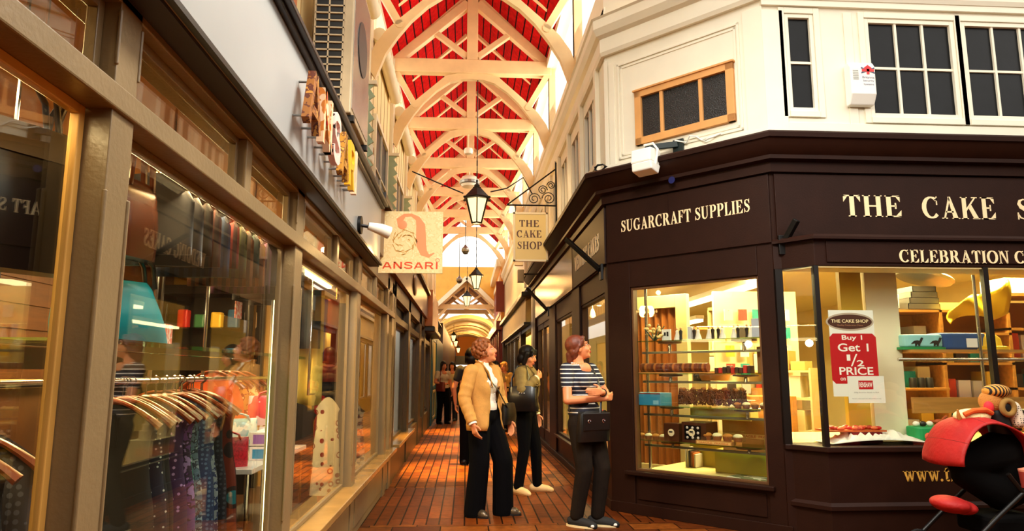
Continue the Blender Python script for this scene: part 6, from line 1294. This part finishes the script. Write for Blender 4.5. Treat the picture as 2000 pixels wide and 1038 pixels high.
# ================================================================== PEOPLE
def hand(b, w, d, nrm, side, curl=.35, s=1.):
    """palm, four unequal bent fingers and a thumb from its side"""
    w, d, nrm, side = V(w), V(d).normalized(), V(nrm), V(side)
    nrm = (nrm - d * nrm.dot(d)).normalized(); sd = d.cross(nrm); sd = sd if sd.dot(side) > 0 else -sd
    for k in range(4):
        off = sd * (.027 - .018 * k) * s; kn = w + (d * (.088 - .004 * abs(k - 1)) + off) .copy() if s == 1 else w + d * (.088 - .004 * abs(k - 1)) * s + off
        b.cap(w + off * .55 + d * .012, kn, .0135 * s, .0115 * s, 8); p, dd = kn, d.copy(); c = curl * (1 + .12 * k)
        for j, l in enumerate((.036, .025, .02)):
            l *= (.92, 1.05, 1., .8)[k] * s; dd = (dd * math.cos(c) + nrm * math.sin(c)).normalized()
            nn = dd.cross(sd); nrm2 = nn if nn.dot(nrm) > 0 else -nn; q = p + dd * l; b.cap(p, q, (.0095 - .001 * j) * s, (.0088 - .001 * j) * s, 8); p = q
    p = w + sd * .022 * s + d * .02 * s; q = p + (sd * .75 + d * .65 + nrm * .2).normalized() * .042 * s; b.cap(p, q, .0125 * s, .0105 * s, 8); b.cap(q, q + (d * .85 + sd * .25 + nrm * .35).normalized() * .034 * s, .0105 * s, .008 * s, 8)
def person(lab, base, th, Hh, P, grp=None):
    """P: arms {R,L}: (elbow, wrist, hand dir, palm normal), feet, lean, head (yaw, pitch), parts and materials"""
    t = thing('person', lab, 'person', (base[0], base[1], 0), grp); s = Hh / 1.66
    Fr = Matrix.Translation((base[0], base[1], 0)) @ Matrix.Rotation(th, 4, 'Z') @ Matrix.Scale(s, 4)
    lean = P.get('lean', 0)
    def ln(p): p = V(p); p.x += lean * max(0, p.z - .88); return p
    fine = P.get('fine', True); vx = .0065 if fine else .012
    SK = P.get('skin', M['skin'])
    hips = {'R': V((0, -.088, .87)), 'L': V((0, .088, .87))}; sh = {'R': ln((-.01, -.165, 1.345)), 'L': ln((-.01, .165, 1.345))}
    ft = P.get('feet', {'R': ((-.02, -.10), 0), 'L': ((.06, .1), 0)}); kn = {}; an = {}
    for k in 'RL':
        (x, y), yaw = ft[k]; an[k] = V((x, y, .085)); kn[k] = (hips[k] + an[k]) / 2 + V((.035 + P.get('knee', {}).get(k, 0), 0, .02))
    hc = ln((.02, 0, 1.535)) + V(P.get('hoff', (0, 0, 0))); hy, hp = P.get('head', (0, 0)); HM = Matrix.Translation(hc) @ Matrix.Rotation(hy, 4, 'Z') @ Matrix.Rotation(-hp, 4, 'Y') @ Matrix.Scale(.93, 4)
    # --- the body as one skin
    b = B(Fr)
    for k in 'RL':
        b.chain([hips[k], kn[k], an[k]], [.078, .052, .036], 10)
        yaw = ft[k][1]; fd = V((math.cos(yaw), math.sin(yaw), 0)); b.chain([an[k] - fd * .03 - V((0, 0, .035)), an[k] + fd * .06 - V((0, 0, .045)), an[k] + fd * .14 - V((0, 0, .058))], [.036, .034, .024], 10)
        e, w, hd, pn = P['arms'][k]; e, w = V(e), V(w)
        b.chain([sh[k], e, w], [.05, .038, .026], 10); hand(b, w, hd, pn, P.get('thumb', {}).get(k, (1, 0, .3)), P.get('curl', {}).get(k, .3))
    b.ball(ln((0, 0, .93)), (.105, .155, .12), 14, 10); b.ball(ln((0, 0, 1.07)), (.092, .128, .14), 14, 10); b.ball(ln((.008, 0, 1.22)), (.105, .148, .15), 14, 10); b.ball(ln((-.005, 0, 1.34)), (.075, .16, .07), 14, 10)
    if P.get('bust', True):
        for y in (-.065, .065): b.ball(ln((.085, y, 1.235)), (.05, .058, .058), 10, 8)
    if P['top'] == 'tee': b.ball(ln((.05, 0, 1.345)), (.056, .078, .062), 14, 10)
    b.cap(ln((-.015, 0, 1.38)), hc + V((-.012, 0, -.07)), .056, .05, 12)
    b.F = Fr @ HM
    b.ball((-.012, 0, .028), (.098, .077, .098), 18, 12); b.ball((.03, 0, -.02), (.07, .062, .095), 16, 12); b.ball((.042, 0, -.075), (.05, .047, .042), 14, 10); b.ball((.075, 0, -.1), (.022, .024, .018), 10, 8)
    for y in (-1, 1):
        b.ball((.062, y * .038, -.03), (.03, .026, .03), 10, 8); b.ball((-.008, y * .077, -.008), (.02, .011, .033), 10, 8); b.ball((.082, y * .03, .034), (.016, .03, .01), 10, 8); b.ball((.098, y * .011, -.028), (.013, .009, .009), 8, 6)
    b.tube([(.09, 0, .03), (.1, 0, .01), (.116, 0, -.018), (.112, 0, -.03), (.09, 0, -.034)], [.008, .0105, .0135, .013, .008], 10); b.ball((.092, 0, -.058), (.014, .024, .0075), 10, 6); b.ball((.09, 0, -.07), (.014, .021, .008), 10, 6)
    b.blob('body', SK, t, vx, 3)
    b = B(Fr @ HM); b.tube([(.098, -.024, -.062), (.1065, -.008, -.059), (.1075, 0, -.0605), (.1065, .008, -.059), (.098, .024, -.062)], [.003, .006, .006, .006, .003], 8); b.tube([(.097, -.02, -.067), (.105, 0, -.072), (.097, .02, -.067)], [.003, .0065, .003], 8); b.obj('mouth', mat('lips', (184, 72, 56), .4) if 'lips' not in bpy.data.materials else bpy.data.materials['lips'], t, sm=True)
    for y in (-.031, .031):
        b = B(Fr @ HM); b.ball((.0815, y, .012), (.0115, .0135, .0075), 12, 8); e_ = b.obj('eye', bpy.data.materials.get('eye white') or mat('eye white', (236, 226, 214), .2), t, sm=True)
        b = B(Fr @ HM); b.ball((.0905, y * .99, .0125), (.0045, .0066, .0066), 10, 6); b.obj('iris', bpy.data.materials.get('iris') or mat('iris', (34, 24, 18), .15), e_, sm=True)
        b = B(Fr @ HM); b.tube([(.094, y * .45, .034), (.0975, y, .041), (.086, y * 1.6, .036)], [.003, .0042, .002], 6); b.obj('eyebrow', P['hairm'], t, sm=True)
    # --- hair
    b = B(Fr @ HM); rn = random.Random(P.get('seed', 1)); st = P['hair']
    if st == 'curly':
        b.ball((-.028, 0, .05), (.1, .09, .095), 16, 12)
        for k in range(330):
            a, e = rn.uniform(0, 2 * PI), rn.uniform(-.9, 1.5); x, y, z = math.cos(e) * math.cos(a), math.cos(e) * math.sin(a), math.sin(e)
            if x > .45 and z < .55: continue
            b.ball((-.02 + .108 * x, .098 * y, .035 + .108 * z), rn.uniform(.009, .021), 6, 5)
        for y in (-.07, .07): b.ball((.03, y, .06), (.03, .022, .035), 10, 8)
    elif st == 'bob':
        b.ball((-.02, 0, .045), (.112, .096, .1), 16, 12); b.ball((-.05, 0, -.04), (.08, .098, .1), 16, 12)
        for y in (-1, 1): b.cap((.02, y * .082, .04), (.012, y * .086, -.09), .034, .026, 12)
        b.cap((.055, -.06, .085), (.06, .06, .085), .026, .026, 10); b.cap((.075, -.045, .07), (.082, -.06, .03), .02, .012, 8); b.cap((.075, .045, .07), (.082, .06, .03), .02, .012, 8)
    elif st == 'tied':
        b.ball((-.02, 0, .045), (.106, .088, .095), 16, 12); b.ball((-.065, 0, -.02), (.055, .075, .08), 14, 10)
        for y in (-1, 1): b.cap((.04, y * .068, .06), (-.05, y * .07, -.03), .024, .02, 10); b.cap((.06, y * .04, .09), (.0, y * .075, .02), .022, .02, 10)
        b.cap((-.1, 0, -.04), (-.12, 0, -.09), .042, .03, 12); b.cap((-.12, 0, -.09), (-.105, .01, -.17), .03, .014, 10)
    else:
        b.ball((-.02, 0, .045), (.11, .092, .1), 16, 12); b.cap((-.06, 0, 0), (-.07, 0, -.22), .075, .06, 12)
        for y in (-1, 1): b.cap((.02, y * .08, .04), (-.02, y * .085, -.2), .03, .022, 10)
    b.blob('hair', P['hairm'], t, (.0045 if st == 'curly' else .006) if fine else .01, 1)
    # --- trousers
    b = B(Fr); wd = P.get('leg', (.098, .082, .075))
    for k in 'RL':
        yaw = ft[k][1]; low = an[k] + V((0, 0, P.get('hem', -.04))); b.chain([hips[k], kn[k], low], wd, 12)
    b.ball(ln((0, 0, .93)), (.118, .168, .12), 16, 10); b.chain([ln((0, -.05, 1.0)), ln((0, .05, 1.0))], [.106, .106], 12); b.blob('trousers', P['trm'], t, .009 if fine else .014, 2)
    for k in 'RL':
        yaw = ft[k][1]; RZ = Matrix.Translation((an[k].x, an[k].y, 0)) @ Matrix.Rotation(yaw, 4, 'Z'); b = B(Fr @ RZ)
        b.chain([(-.05, 0, .045), (.04, 0, .04), (.12, 0, .03), (.165, 0, .022)], [.044, .046, .042, .02 if P.get('point') else .03], 12); sho = b.blob('shoe', P['shm'], t, .006, 3)
        b = B(Fr @ RZ); b.prism([(.04 + .145 * math.cos(a * PI / 12) * (1 if math.cos(a * PI / 12) > 0 else .98), .05 * math.sin(a * PI / 12) * (1 - .15 * math.cos(a * PI / 12)), .001) for a in range(24)], (0, 0, .017)); b.obj('sole', P.get('solem', BK), sho)
        if P.get('toe'): b = B(Fr @ RZ); b.ball((.155, 0, .024), (.034, .036, .022), 12, 8); b.obj('toe_cap', M['paper'], sho, sm=True)
    # --- top
    def torso(b, o, z0=.95):
        b.ball(ln((.0, 0, z0 + .05)), (.11 + o, .15 + o, .12), 16, 10); b.ball(ln((0, 0, 1.08)), (.096 + o, .132 + o, .14), 16, 10); b.ball(ln((.008, 0, 1.22)), (.108 + o, .15 + o, .15), 16, 10); b.ball(ln((-.005, 0, 1.335)), (.08 + o, .165 + o, .07), 16, 10)
        for y in (-.065, .065): b.ball(ln((.086, y, 1.235)), (.05 + o, .06 + o, .06 + o), 10, 8)
    if P['top'] == 'tee':
        b = B(Fr); torso(b, .008, .93); b.ball(ln((.0, 0, .98)), (.128, .174, .1), 16, 10)
        for k in 'RL':
            e = V(P['arms'][k][0]); b.cap(sh[k], sh[k].lerp(e, .5), .064, .056, 12)
        b.blob('shirt', P['topm'], t, .008, 2)
    else:
        b = B(Fr); torso(b, .004); b.chain([ln((-.01, 0, 1.37)), ln((-.01, 0, 1.42))], [.062, .06], 12); b.blob('shirt', P['shirtm'], t, .008, 2)
        hem = P.get('jhem', .80); b = B(Fr); NU, NV = 44, 22
        def ring(f):
            zs = [1.43, 1.40, 1.36, 1.30, 1.2, 1.05, .95, hem]; rx = [.07, .085, .105, .13, .155, .135, .14, .155]; ry = [.075, .11, .165, .19, .185, .165, .178, .195]; gp = [.5, .5, .42, .34, .3, .26, .3, .42]
            g = f * (len(zs) - 1); i = min(int(g), len(zs) - 2); q = g - i; return [a[i] + (a[i + 1] - a[i]) * q for a in (zs, rx, ry, gp)]
        def fn(u, v):
            z, rx, ry, gp = ring(v); gp *= P.get('open', 1.6); a = gp + (2 * PI - 2 * gp) * u; c, s_ = math.cos(a), math.sin(a); w = 1 + .03 * math.sin(a * 5 + z * 14)
            lap = .014 * max(0, 1 - abs(u - .5) * 2.0 - 0) * 0; p = ln((rx * c * w, ry * s_ * w, z)); p.x += .006 * math.sin(z * 40 + a * 2); return p
        b.grid(fn, NU, NV); b.obj('jacket', P['topm'], t, sm=True, solid=.014)
        for k in 'RL':
            e, w = V(P['arms'][k][0]), V(P['arms'][k][1]); b = B(Fr); pts, rs = [], []
            for j in range(21):
                f = j / 20; a_, c_ = (sh[k], e) if f < .5 else (e, w); g = f * 2 if f < .5 else f * 2 - 1; q = a_.lerp(c_, g); pts.append(q); rs.append((.076 - .026 * f) * (1 + .06 * math.sin(j * 2.3) * (1 if 5 < j < 19 else .3)))
            for j in range(1, 20): pts[j] = (pts[j - 1] + pts[j] * 2 + pts[j + 1]) / 4
            pts[-1] = w - (w - e).normalized() * .012; b.ball(sh[k] + V((0, .0, -.005)), (.08, .07, .075), 14, 10); b.tube(pts, rs, 16); b.blob('sleeve', P['topm'], t, .009, 2)
            b = B(Fr); dd = (w - e).normalized(); b.tube([w - dd * .03, w + dd * .006], [.041, .04], 14); b.obj('shirt_cuff', P['shirtm'], t, sm=True)
        for s_ in (-1, 1):                                               # collar and lapels
            b = B(Fr); pts = [ln((-.075, s_ * .02, 1.44)), ln((-.03, s_ * .075, 1.44)), ln((.045, s_ * .07, 1.405)), ln((.105, s_ * .06, 1.33)), ln((.15, s_ * .05, 1.20))]; b.tube(pts, [.018, .024, .03, .036, .012], 8, flat=.35, up=(1, 0, .4)); b.obj('lapel', P['topm'], t, sm=True)
        b = B(Fr)
        for k in range(4): b.ball(ln((.13, 0, 1.28 - k * .075)), (.006, .006, .006), 8, 6)
        b.obj('shirt_button', P['shirtm'], t, sm=True)
    return t, Fr, ln, HM
black_tr = mat('black trousers', (8, 7, 9), .95, spec=.08); hair_r = mat('auburn curls', (150, 82, 32), .6, n=.45, ns=40); hair_k = mat('black hair', (14, 8, 7), .5, n=.3, ns=30, spec=.25); hair_b = mat('chestnut hair', (110, 46, 20), .5, n=.4, ns=36)
# 1 woman in tan jacket
p1, F1, ln1, HM1 = person('woman in tan linen jacket and wide black trousers looking up, nearest to the left shopfront', (.19, 6.95), R(-42), 1.68, dict(
    arms={'R': ((-.05, -.25, 1.09), (.07, -.255, .86), (.35, .0, -1), (.1, 1, .2)), 'L': ((-.03, .26, 1.09), (.1, .25, .87), (.3, 0, -1), (.1, -1, .2))}, curl={'R': .42, 'L': .35},
    feet={'R': ((-.04, -.1), -.1), 'L': ((.12, .13), .35)}, knee={'L': .04}, lean=-.04, head=(R(36), R(14)), hair='curly', hairm=hair_r, trm=black_tr, leg=(.108, .098, .102), hem=-.055, shm=mat('pewter leather', (96, 80, 62), .25, m=.5), point=True,
    top='jacket', topm=mat('tan linen', (206, 148, 70), .8, n=.12, ns=18, bump=.2, bs=160), shirtm=mat('white blouse', (250, 240, 222), .6), jhem=.79, open=1.5, seed=4))
def strap(F, ln, pts, t, m, r=.013, nm='strap'):
    b = B(F); b.tube([ln(p) if p[2] > .8 else V(p) for p in pts], r, 8, flat=.4); return b.obj(nm, m, t, sm=True)
def sbag(F, c, sz, lab, nm, rot=0., straps=(), ln=None, m=None, hw=True):
    """bag carried by a person: its own thing, touching the body"""
    m = m or LE['black']; FF_ = F @ Matrix.Translation(c) @ Matrix.Rotation(rot, 4, 'Z'); t = thing(nm, lab, 'bag', tuple(FF_ @ V((0, 0, 0)))); b = B(FF_); w, d, h = sz; NU, NV = 20, 8; vs = []
    for j in range(NV + 1):
        f = j / NV; k = 1 - .1 * f; bl = .55 + .45 * math.sin(PI * (f * .9 + .1))
        for i in range(NU): a = 2 * PI * i / NU; ca, sa = math.cos(a), math.sin(a); vs.append((w / 2 * k * abs(ca) ** .4 * (1 if ca > 0 else -1), d / 2 * bl * abs(sa) ** .7 * (1 if sa > 0 else -1), h * f + .012 * math.sin(3 * a) * f))
    b.add(vs, [(j * NU + i, j * NU + (i + 1) % NU, (j + 1) * NU + (i + 1) % NU, (j + 1) * NU + i) for j in range(NV) for i in range(NU)] + [tuple(range(NU)), tuple(range(NU * NV, NU * NV + NU))]); b.obj('body', m, t, sm=True)
    for pts in straps: strap(F, ln, pts, t, m)
    if hw:
        b = B(FF_); b.box(-w * .42, -d * .55, h * .38, w * .42, -d * .42, h * .98); b.obj('flap', m, t, bev=.012)
        for x in (-.25, .2): b = B(FF_); b.tube([(w * x + .013 * math.cos(a), -d * .58, h * .7 + .013 * math.sin(a)) for a in [k * .7 for k in range(8)]], .004, 6); b.obj('buckle_ring', M['chrome'], t, sm=True)
    return t
sbag(F1, (.1, .24, .83), (.24, .09, .2), 'small black crossbody bag at the tan jacketed woman\'s hip', 'crossbody_bag', R(100), [[(-.06, -.1, 1.405), (.04, -.105, 1.385), (.13, -.07, 1.27), (.165, .02, 1.16), (.16, .1, 1.06), (.14, .2, .98)], [(-.06, -.1, 1.405), (-.11, -.05, 1.33), (-.15, .1, 1.2), (-.06, .25, 1.0)]], ln1, hw=False)
# 2 woman with black bob behind
p2, F2, ln2, HM2 = person('woman with black bob in khaki jacket looking down, holding her shoulder bag strap', (.70, 8.2), R(-22), 1.66, dict(
    arms={'R': ((.03, -.27, 1.13), (.17, -.13, 1.29), (.3, .75, .35), (-1, 0, 0)), 'L': ((-.03, .25, 1.09), (.06, .25, .86), (.2, 0, -1), (0, -1, 0))}, curl={'R': .75, 'L': .35}, thumb={'R': (0, 0, 1), 'L': (1, 0, 0)},
    feet={'R': ((-.05, -.14), -.5), 'L': ((.1, .1), .1)}, head=(R(-6), R(-16)), hair='bob', hairm=hair_k, trm=mat('black slim trousers', (7, 6, 8), .95, spec=.08), leg=(.1, .07, .056), hem=.0, shm=mat('cream flats', (232, 196, 140), .5), solem=mat('tan sole', (150, 96, 50), .6),
    top='jacket', topm=mat('khaki cotton', (128, 104, 52), .8, n=.15, ns=14, bump=.15, bs=120), shirtm=mat('ivory blouse', (250, 238, 200), .6), jhem=.93, open=1.5, seed=5))
sbag(F2, (.04, -.25, .92), (.36, .15, .27), 'large slouchy black shoulder bag under the khaki jacketed woman\'s arm', 'shoulder_bag', R(5), [[(.1, -.25, 1.18), (.1, -.2, 1.30), (.03, -.12, 1.44), (-.06, -.13, 1.42), (-.1, -.22, 1.28), (-.09, -.25, 1.17)]], ln2, hw=False)
for k in range(3): B(F2).ball((.02 + .03 * k, -.328, 1.12), .008, 8, 6).obj('stud', M['chrome'], bpy.data.objects[[o.name for o in bpy.data.objects if o.name.startswith('shoulder_bag')][-1]], sm=True)
B(F2).tube([V((.155, -.145, 1.272)), V((.165, -.135, 1.288))], .036, 14).obj('wristwatch', M['paper'], p2, sm=True)
# 3 woman in striped tee
p3, F3, ln3, HM3 = person('woman in navy striped tee with folded arms looking up beside the splayed window', (1.085, 6.40), R(-50), 1.70, dict(
    arms={'R': ((.02, -.255, 1.08), (.2, .045, 1.095), (-.12, 1, .16), (-1, -.1, 0)), 'L': ((.04, .265, 1.10), (.225, -.035, 1.15), (-.14, -1, .05), (-1, 0, 0))}, curl={'R': .22, 'L': .22}, thumb={'R': (0, 0, 1), 'L': (0, 0, 1)},
    feet={'R': ((-.05, -.075), .25), 'L': ((.05, .085), .45)}, knee={'R': .04, 'L': .05}, lean=-.12, hoff=(-.01, 0, .0), head=(R(54), R(16)), hair='tied', hairm=hair_b, trm=mat('charcoal brown jeans', (34, 26, 20), .95, n=.2, ns=12, spec=.1), leg=(.104, .076, .06), hem=.012, shm=mat('black canvas', (20, 17, 17), .8), solem=mat('cream rubber', (226, 206, 160), .6), toe=True,
    top='tee', topm=pattern('navy tee with white stripes', (232, 226, 214), (24, 24, 40), 'wavez', 8.2, .8), seed=6))
for o in bpy.data.objects:
    if o.name.startswith('shirt') and o.parent is p3:
        rp = [n for n in o.data.materials[0].node_tree.nodes if n.type == 'VALTORGB'][0]; rp.color_ramp.elements[1].position = .13
sbag(F3, (.14, -.06, .73), (.33, .11, .25), 'square black shoulder bag with silver rings at the striped tee woman\'s hip', 'shoulder_bag', R(75), [[(-.03, .09, 1.42), (.06, .1, 1.37), (.135, .07, 1.25), (.19, .03, 1.13), (.2, -.02, .95)], [(-.03, .09, 1.42), (-.1, .05, 1.33), (-.13, -.07, 1.15), (-.02, -.17, .98)]], ln3)
b = B(F3 @ HM3)
for y in (-1, 1):
    b.tube([(.104 - .004 * abs(math.cos(a)), y * .032 + .021 * math.cos(a), .01 + .016 * math.sin(a)) for a in [k * PI / 8 for k in range(17)]], .0016, 6); b.tube([(.1, y * .053, .014), (.0, y * .08, .012)], .0016, 6)
b.tube([(.105, -.011, .014), (.107, 0, .017), (.105, .011, .014)], .0016, 6); gl = b.obj('spectacles', M['iron'], p3, sm=True)
b = B(F3)
for k in range(19): a = -1.9 + 3.8 * k / 18; b.ball(ln3((.0 + .092 * math.cos(a), .074 * math.sin(a), 1.402 - .035 * max(0, math.cos(a)))), .007, 8, 6)
b.obj('necklace', M['paper'], p3, sm=True)
B(F3).tube([V((.190, .02, 1.142)), V((.202, .0, 1.145))], .036, 14).obj('watch', M['iron'], p3, sm=True)
# far figures
def far(lab, px, y, th, top, trm, hair, hairm, Hh=1.65, **k):
    x = atY(px, 700, y).x; P = dict(arms={'R': ((.0, -.24, 1.1), (.18, -.12, 1.06), (.5, .8, 0), (-1, 0, 0)), 'L': ((-.02, .25, 1.08), (.06, .24, .86), (.2, 0, -1), (0, -1, 0))}, hair=hair, hairm=hairm, trm=trm, shm=BK, top='tee', topm=top, fine=False); P.update(k)
    return person(lab, (x, y), th, Hh, P, None)
wt = mat('dull white top', (206, 190, 150), .8); dkt = mat('dark top', (24, 18, 16), .8)
q1, G1, l1, h1 = far('far woman in pale top with long dark hair beside the teal shopfront', 866, 19.0, R(-60), wt, black_tr, 'long', hair_k)
sbag(G1, (.12, -.14, .86), (.3, .12, .24), 'red brown bag carried by the far woman beside the teal shopfront', 'shoulder_bag', R(20), [[(.1, -.14, 1.08), (.05, -.1, 1.41), (-.08, -.14, 1.3), (.1, -.2, 1.08)]], l1, mat('red brown leather', (126, 44, 20), .5), hw=False)
far('far woman in cream jacket just right of the one with the brown bag', 884, 20.2, R(-100), mat('cream jacket cloth', (214, 186, 120), .8), mat('near black trousers', (10, 9, 9), .8), 'long', hair_k)
far('dark figure mostly hidden behind the tan jacketed woman', 921, 10.6, R(80), dkt, black_tr, 'bob', hair_k, 1.72)
far('distant dark haired passer-by seen between the two nearer women', 968, 15.5, R(-70), mat('tan top', (150, 110, 60), .8), black_tr, 'long', hair_k, 1.6)
far('distant fair haired passer-by beside the right shopfront', 985, 16.5, R(-120), mat('yellow cream top', (220, 170, 80), .8), black_tr, 'bob', mat('fair hair', (190, 130, 60), .6), 1.6)
for i, (px, y, tp) in enumerate(((899, 30, dkt), (889, 34, wt), (906, 40, dkt))): far('tiny distant walker, %s from the left under the small far lanterns' % (['middle', 'leftmost', 'rightmost'][i]), px, y, R(-90 + 30 * i), tp, black_tr, 'bob', hair_k)

# ================================================================== PUSHCHAIR
PY = 4.95
def pc(px, py, dy=0.): return atY(px, py, PY + dy)
t = thing('pushchair', 'dark pushchair with a bright red hood parked below the bay window', 'pushchair', (3.85, PY, 0)); RC_ = mat('scarlet hood fabric', (170, 10, 7), .65, n=.15, ns=8, bump=.25, bs=30); DF = mat('black pushchair fabric', (7, 6, 6), .9, spec=.08)
hx, hz = 3.70, .80                                                       # hood pivot
b = B()
def hood(u, v):
    a = R(20 + 165 * v); yy = (u - .5) * .42; k = math.sqrt(max(.0, 1 - (2 * u - 1) ** 2 * .45)); sag = 1 - .05 * math.sin(v * PI * 3) ** 2
    return (3.76 - .33 * math.cos(PI - a) * k * sag - .0, PY + yy, .86 + .27 * math.sin(a) * k * sag - .16 * max(0, v - .6) + .02 * u)
def hood2(u, v):
    a = PI * (.02 + 1.06 * v); k = .84 + .16 * math.sin(PI * u); fold = 1 + .035 * math.sin(v * 14)
    return (3.70 + .27 * math.cos(a) * fold * k - (.10 * max(0, v - .55)), PY + (u - .5) * .44, .79 + .245 * math.sin(a) * fold * k - .10 * max(0, v - .7) - .25 * max(0, .12 - v))
b.grid(hood2, 16, 22); b.obj('hood', RC_, t, sm=True, solid=.012)
b = B()
for v in (.3, .55, .8): b.tube([hood2(u / 12, v) for u in range(13)], .007, 6)
b.obj('hood_seam', mat('dark red piping', (120, 8, 8), .6), t, sm=True)
b = B(); b.cap((3.56, PY, .70), (3.86, PY, .78), .09, .15, 14); b.cap((3.58, PY, .62), (3.84, PY, .50), .09, .13, 14); b.cap((3.88, PY, .8), (3.92, PY, .52), .14, .12, 12); b.blob('seat', DF, t, .014, 4)
b = B(); b.ball((3.44, PY - .02, .425), (.13, .14, .06), 16, 10, Matrix.Rotation(R(8), 3, 'Y')); b.ball((3.54, PY, .40), (.08, .13, .05), 14, 8); b.blob('footrest_cover', RC_, t, .01, 3)
for s in (-1, 1):
    y = PY + s * .24
    B().tube([(3.36, y, .16), (3.62, y, .38), (3.90, y, .60), (4.08, y, .82), (4.10, y, 1.0)], .016, 10).obj('frame_bar', M['iron'], t, sm=True); B().tube([(4.10, y, .13), (3.90, y, .42), (3.72, y, .66)], .015, 10).obj('leg', M['iron'], t, sm=True)
    for x, r_ in ((3.36, .10), (4.10, .13)):
        b = B(); b.lathe([(r_ - .02, -.018), (r_, -.014), (r_, .014), (r_ - .02, .018)], (x, y, r_ + .002), 24, Matrix.Rotation(PI / 2, 3, 'X')); w_o = b.obj('wheel', mat('black tyre', (18, 17, 17), .7) if 'black tyre' not in bpy.data.materials else bpy.data.materials['black tyre'], t, sm=True); B().lathe([(.03, -.022), (.035, 0), (.03, .022)], (x, y, r_ + .002), 14, Matrix.Rotation(PI / 2, 3, 'X')).obj('hub', M['silver'], w_o, sm=True)
B().tube([(4.10, PY - .24, 1.0), (4.09, PY - .18, 1.06), (4.06, PY, 1.07), (4.09, PY + .18, 1.06), (4.10, PY + .24, 1.0)], .018, 10).obj('handle', M['iron'], t, sm=True); B().tube([(3.40, PY - .24, .18), (3.40, PY + .24, .18)], .014, 8).obj('axle', M['iron'], t, sm=True)
b = B(); b.box(3.62, PY - .2, .22, 4.02, PY + .2, .36); b.obj('basket', DF, t, bev=.03); B().box(3.66, PY - .214, .235, 3.70, PY - .201, .25).obj('reflector', mat('orange reflector', (255, 90, 10), .3), t)
# soft toys riding on the pushchair
TO = mat('tan plush', (186, 120, 50), .9, bump=.4, bs=90); CP = mat('cream plush', (246, 220, 160), .9, bump=.4, bs=90)
t = thing('soft_toy', 'soft toy with striped cap, tan ring ear and gingham arm perched on the pushchair handle', 'soft toy', (3.86, PY, 1.02))
B().ball((3.84, PY, 1.14), (.085, .08, .085), 16, 12).obj('head', TO, t, sm=True); B().ball((3.87, PY - .02, 1.215), (.095, .09, .05), 16, 10).obj('cap', pattern('striped cap', (20, 12, 10), (206, 140, 50), 'wavex', 14, .8), t, sm=True)
b = B(); b.tube([(3.895 + .045 * math.cos(k * PI / 10), PY - .085, 1.10 + .05 * math.sin(k * PI / 10)) for k in range(21)], .02, 10, cap=False); b.obj('ear', mat('olive tan plush', (150, 112, 50), .9), t, sm=True); B().ball((3.895, PY - .08, 1.10), (.032, .01, .036), 10, 8).obj('ear_centre', BK, t, sm=True)
B().ball((3.77, PY - .06, 1.10), (.035, .03, .045), 12, 8).obj('cheek', mat('pink red plush', (226, 40, 50), .8), t, sm=True); b = B(); b.cap((3.97, PY - .04, 1.10), (3.99, PY - .05, 1.0), .045, .05, 12); b.obj('arm', pattern('gingham', (20, 18, 18), (226, 206, 180), 'dots', 70, .8), t, sm=True); b = B(); b.cap((3.86, PY, 1.05), (3.9, PY, .9), .07, .08, 12); b.obj('body', BK, t, sm=True)
t = thing('soft_toy', 'cream and orange plush lying on top of the red hood', 'soft toy', (3.68, PY, 1.05)); b = B(); b.ball((3.68, PY, 1.035), (.13, .1, .055), 16, 10); b.obj('body', CP, t, sm=True); b = B(); b.tube([(3.57, PY - .07, 1.05), (3.63, PY - .09, 1.08), (3.72, PY - .09, 1.085), (3.78, PY - .07, 1.06)], .018, 8); b.obj('trim', mat('orange plush', (220, 90, 24), .9), t, sm=True); B().tube([(3.575, PY - .03, 1.0), (3.55, PY - .04, 1.04), (3.54, PY - .05, 1.085)], [.018, .014, .006], 8).obj('ear', TO, t, sm=True)
t = thing('teddy_bear', 'cream teddy lying behind the pushchair at the right edge', 'soft toy', (4.0, PY - .1, .72)); b = B(); b.ball((3.99, PY - .2, .74), (.085, .07, .065), 16, 10); b.ball((3.93, PY - .2, .71), (.04, .04, .05), 12, 8); b.ball((4.07, PY - .2, .70), (.08, .07, .07), 12, 8); b.blob('body', CP, t, .01, 3); B().ball((3.99, PY - .2, .80), (.03, .02, .025), 10, 8).obj('ear', TO, t, sm=True)
t = thing('drinking_cup', 'pink red cup wedged beside the cream teddy', 'cup', (3.9, PY - .2, .6)); B().lathe([(.04, .56), (.05, .67), (.047, .67), (.038, .565)], (3.89, PY - .2, 0), 16).obj('beaker', mat('dusty red cup', (150, 50, 40), .5), t, sm=True); B().lathe([(.05, .67), (.052, .685), (.02, .695)], (3.89, PY - .2, 0), 16).obj('lid', mat('pink lid', (226, 140, 110), .5), t, sm=True)
t = thing('rolled_jacket', 'rolled red jacket at the right edge behind the pushchair', 'jacket', (4.05, PY - .2, .6)); b = B(); b.cap((4.0, PY - .22, .60), (4.2, PY - .2, .66), .06, .09, 12); b.blob('cloth', RC_, t, .012, 3)
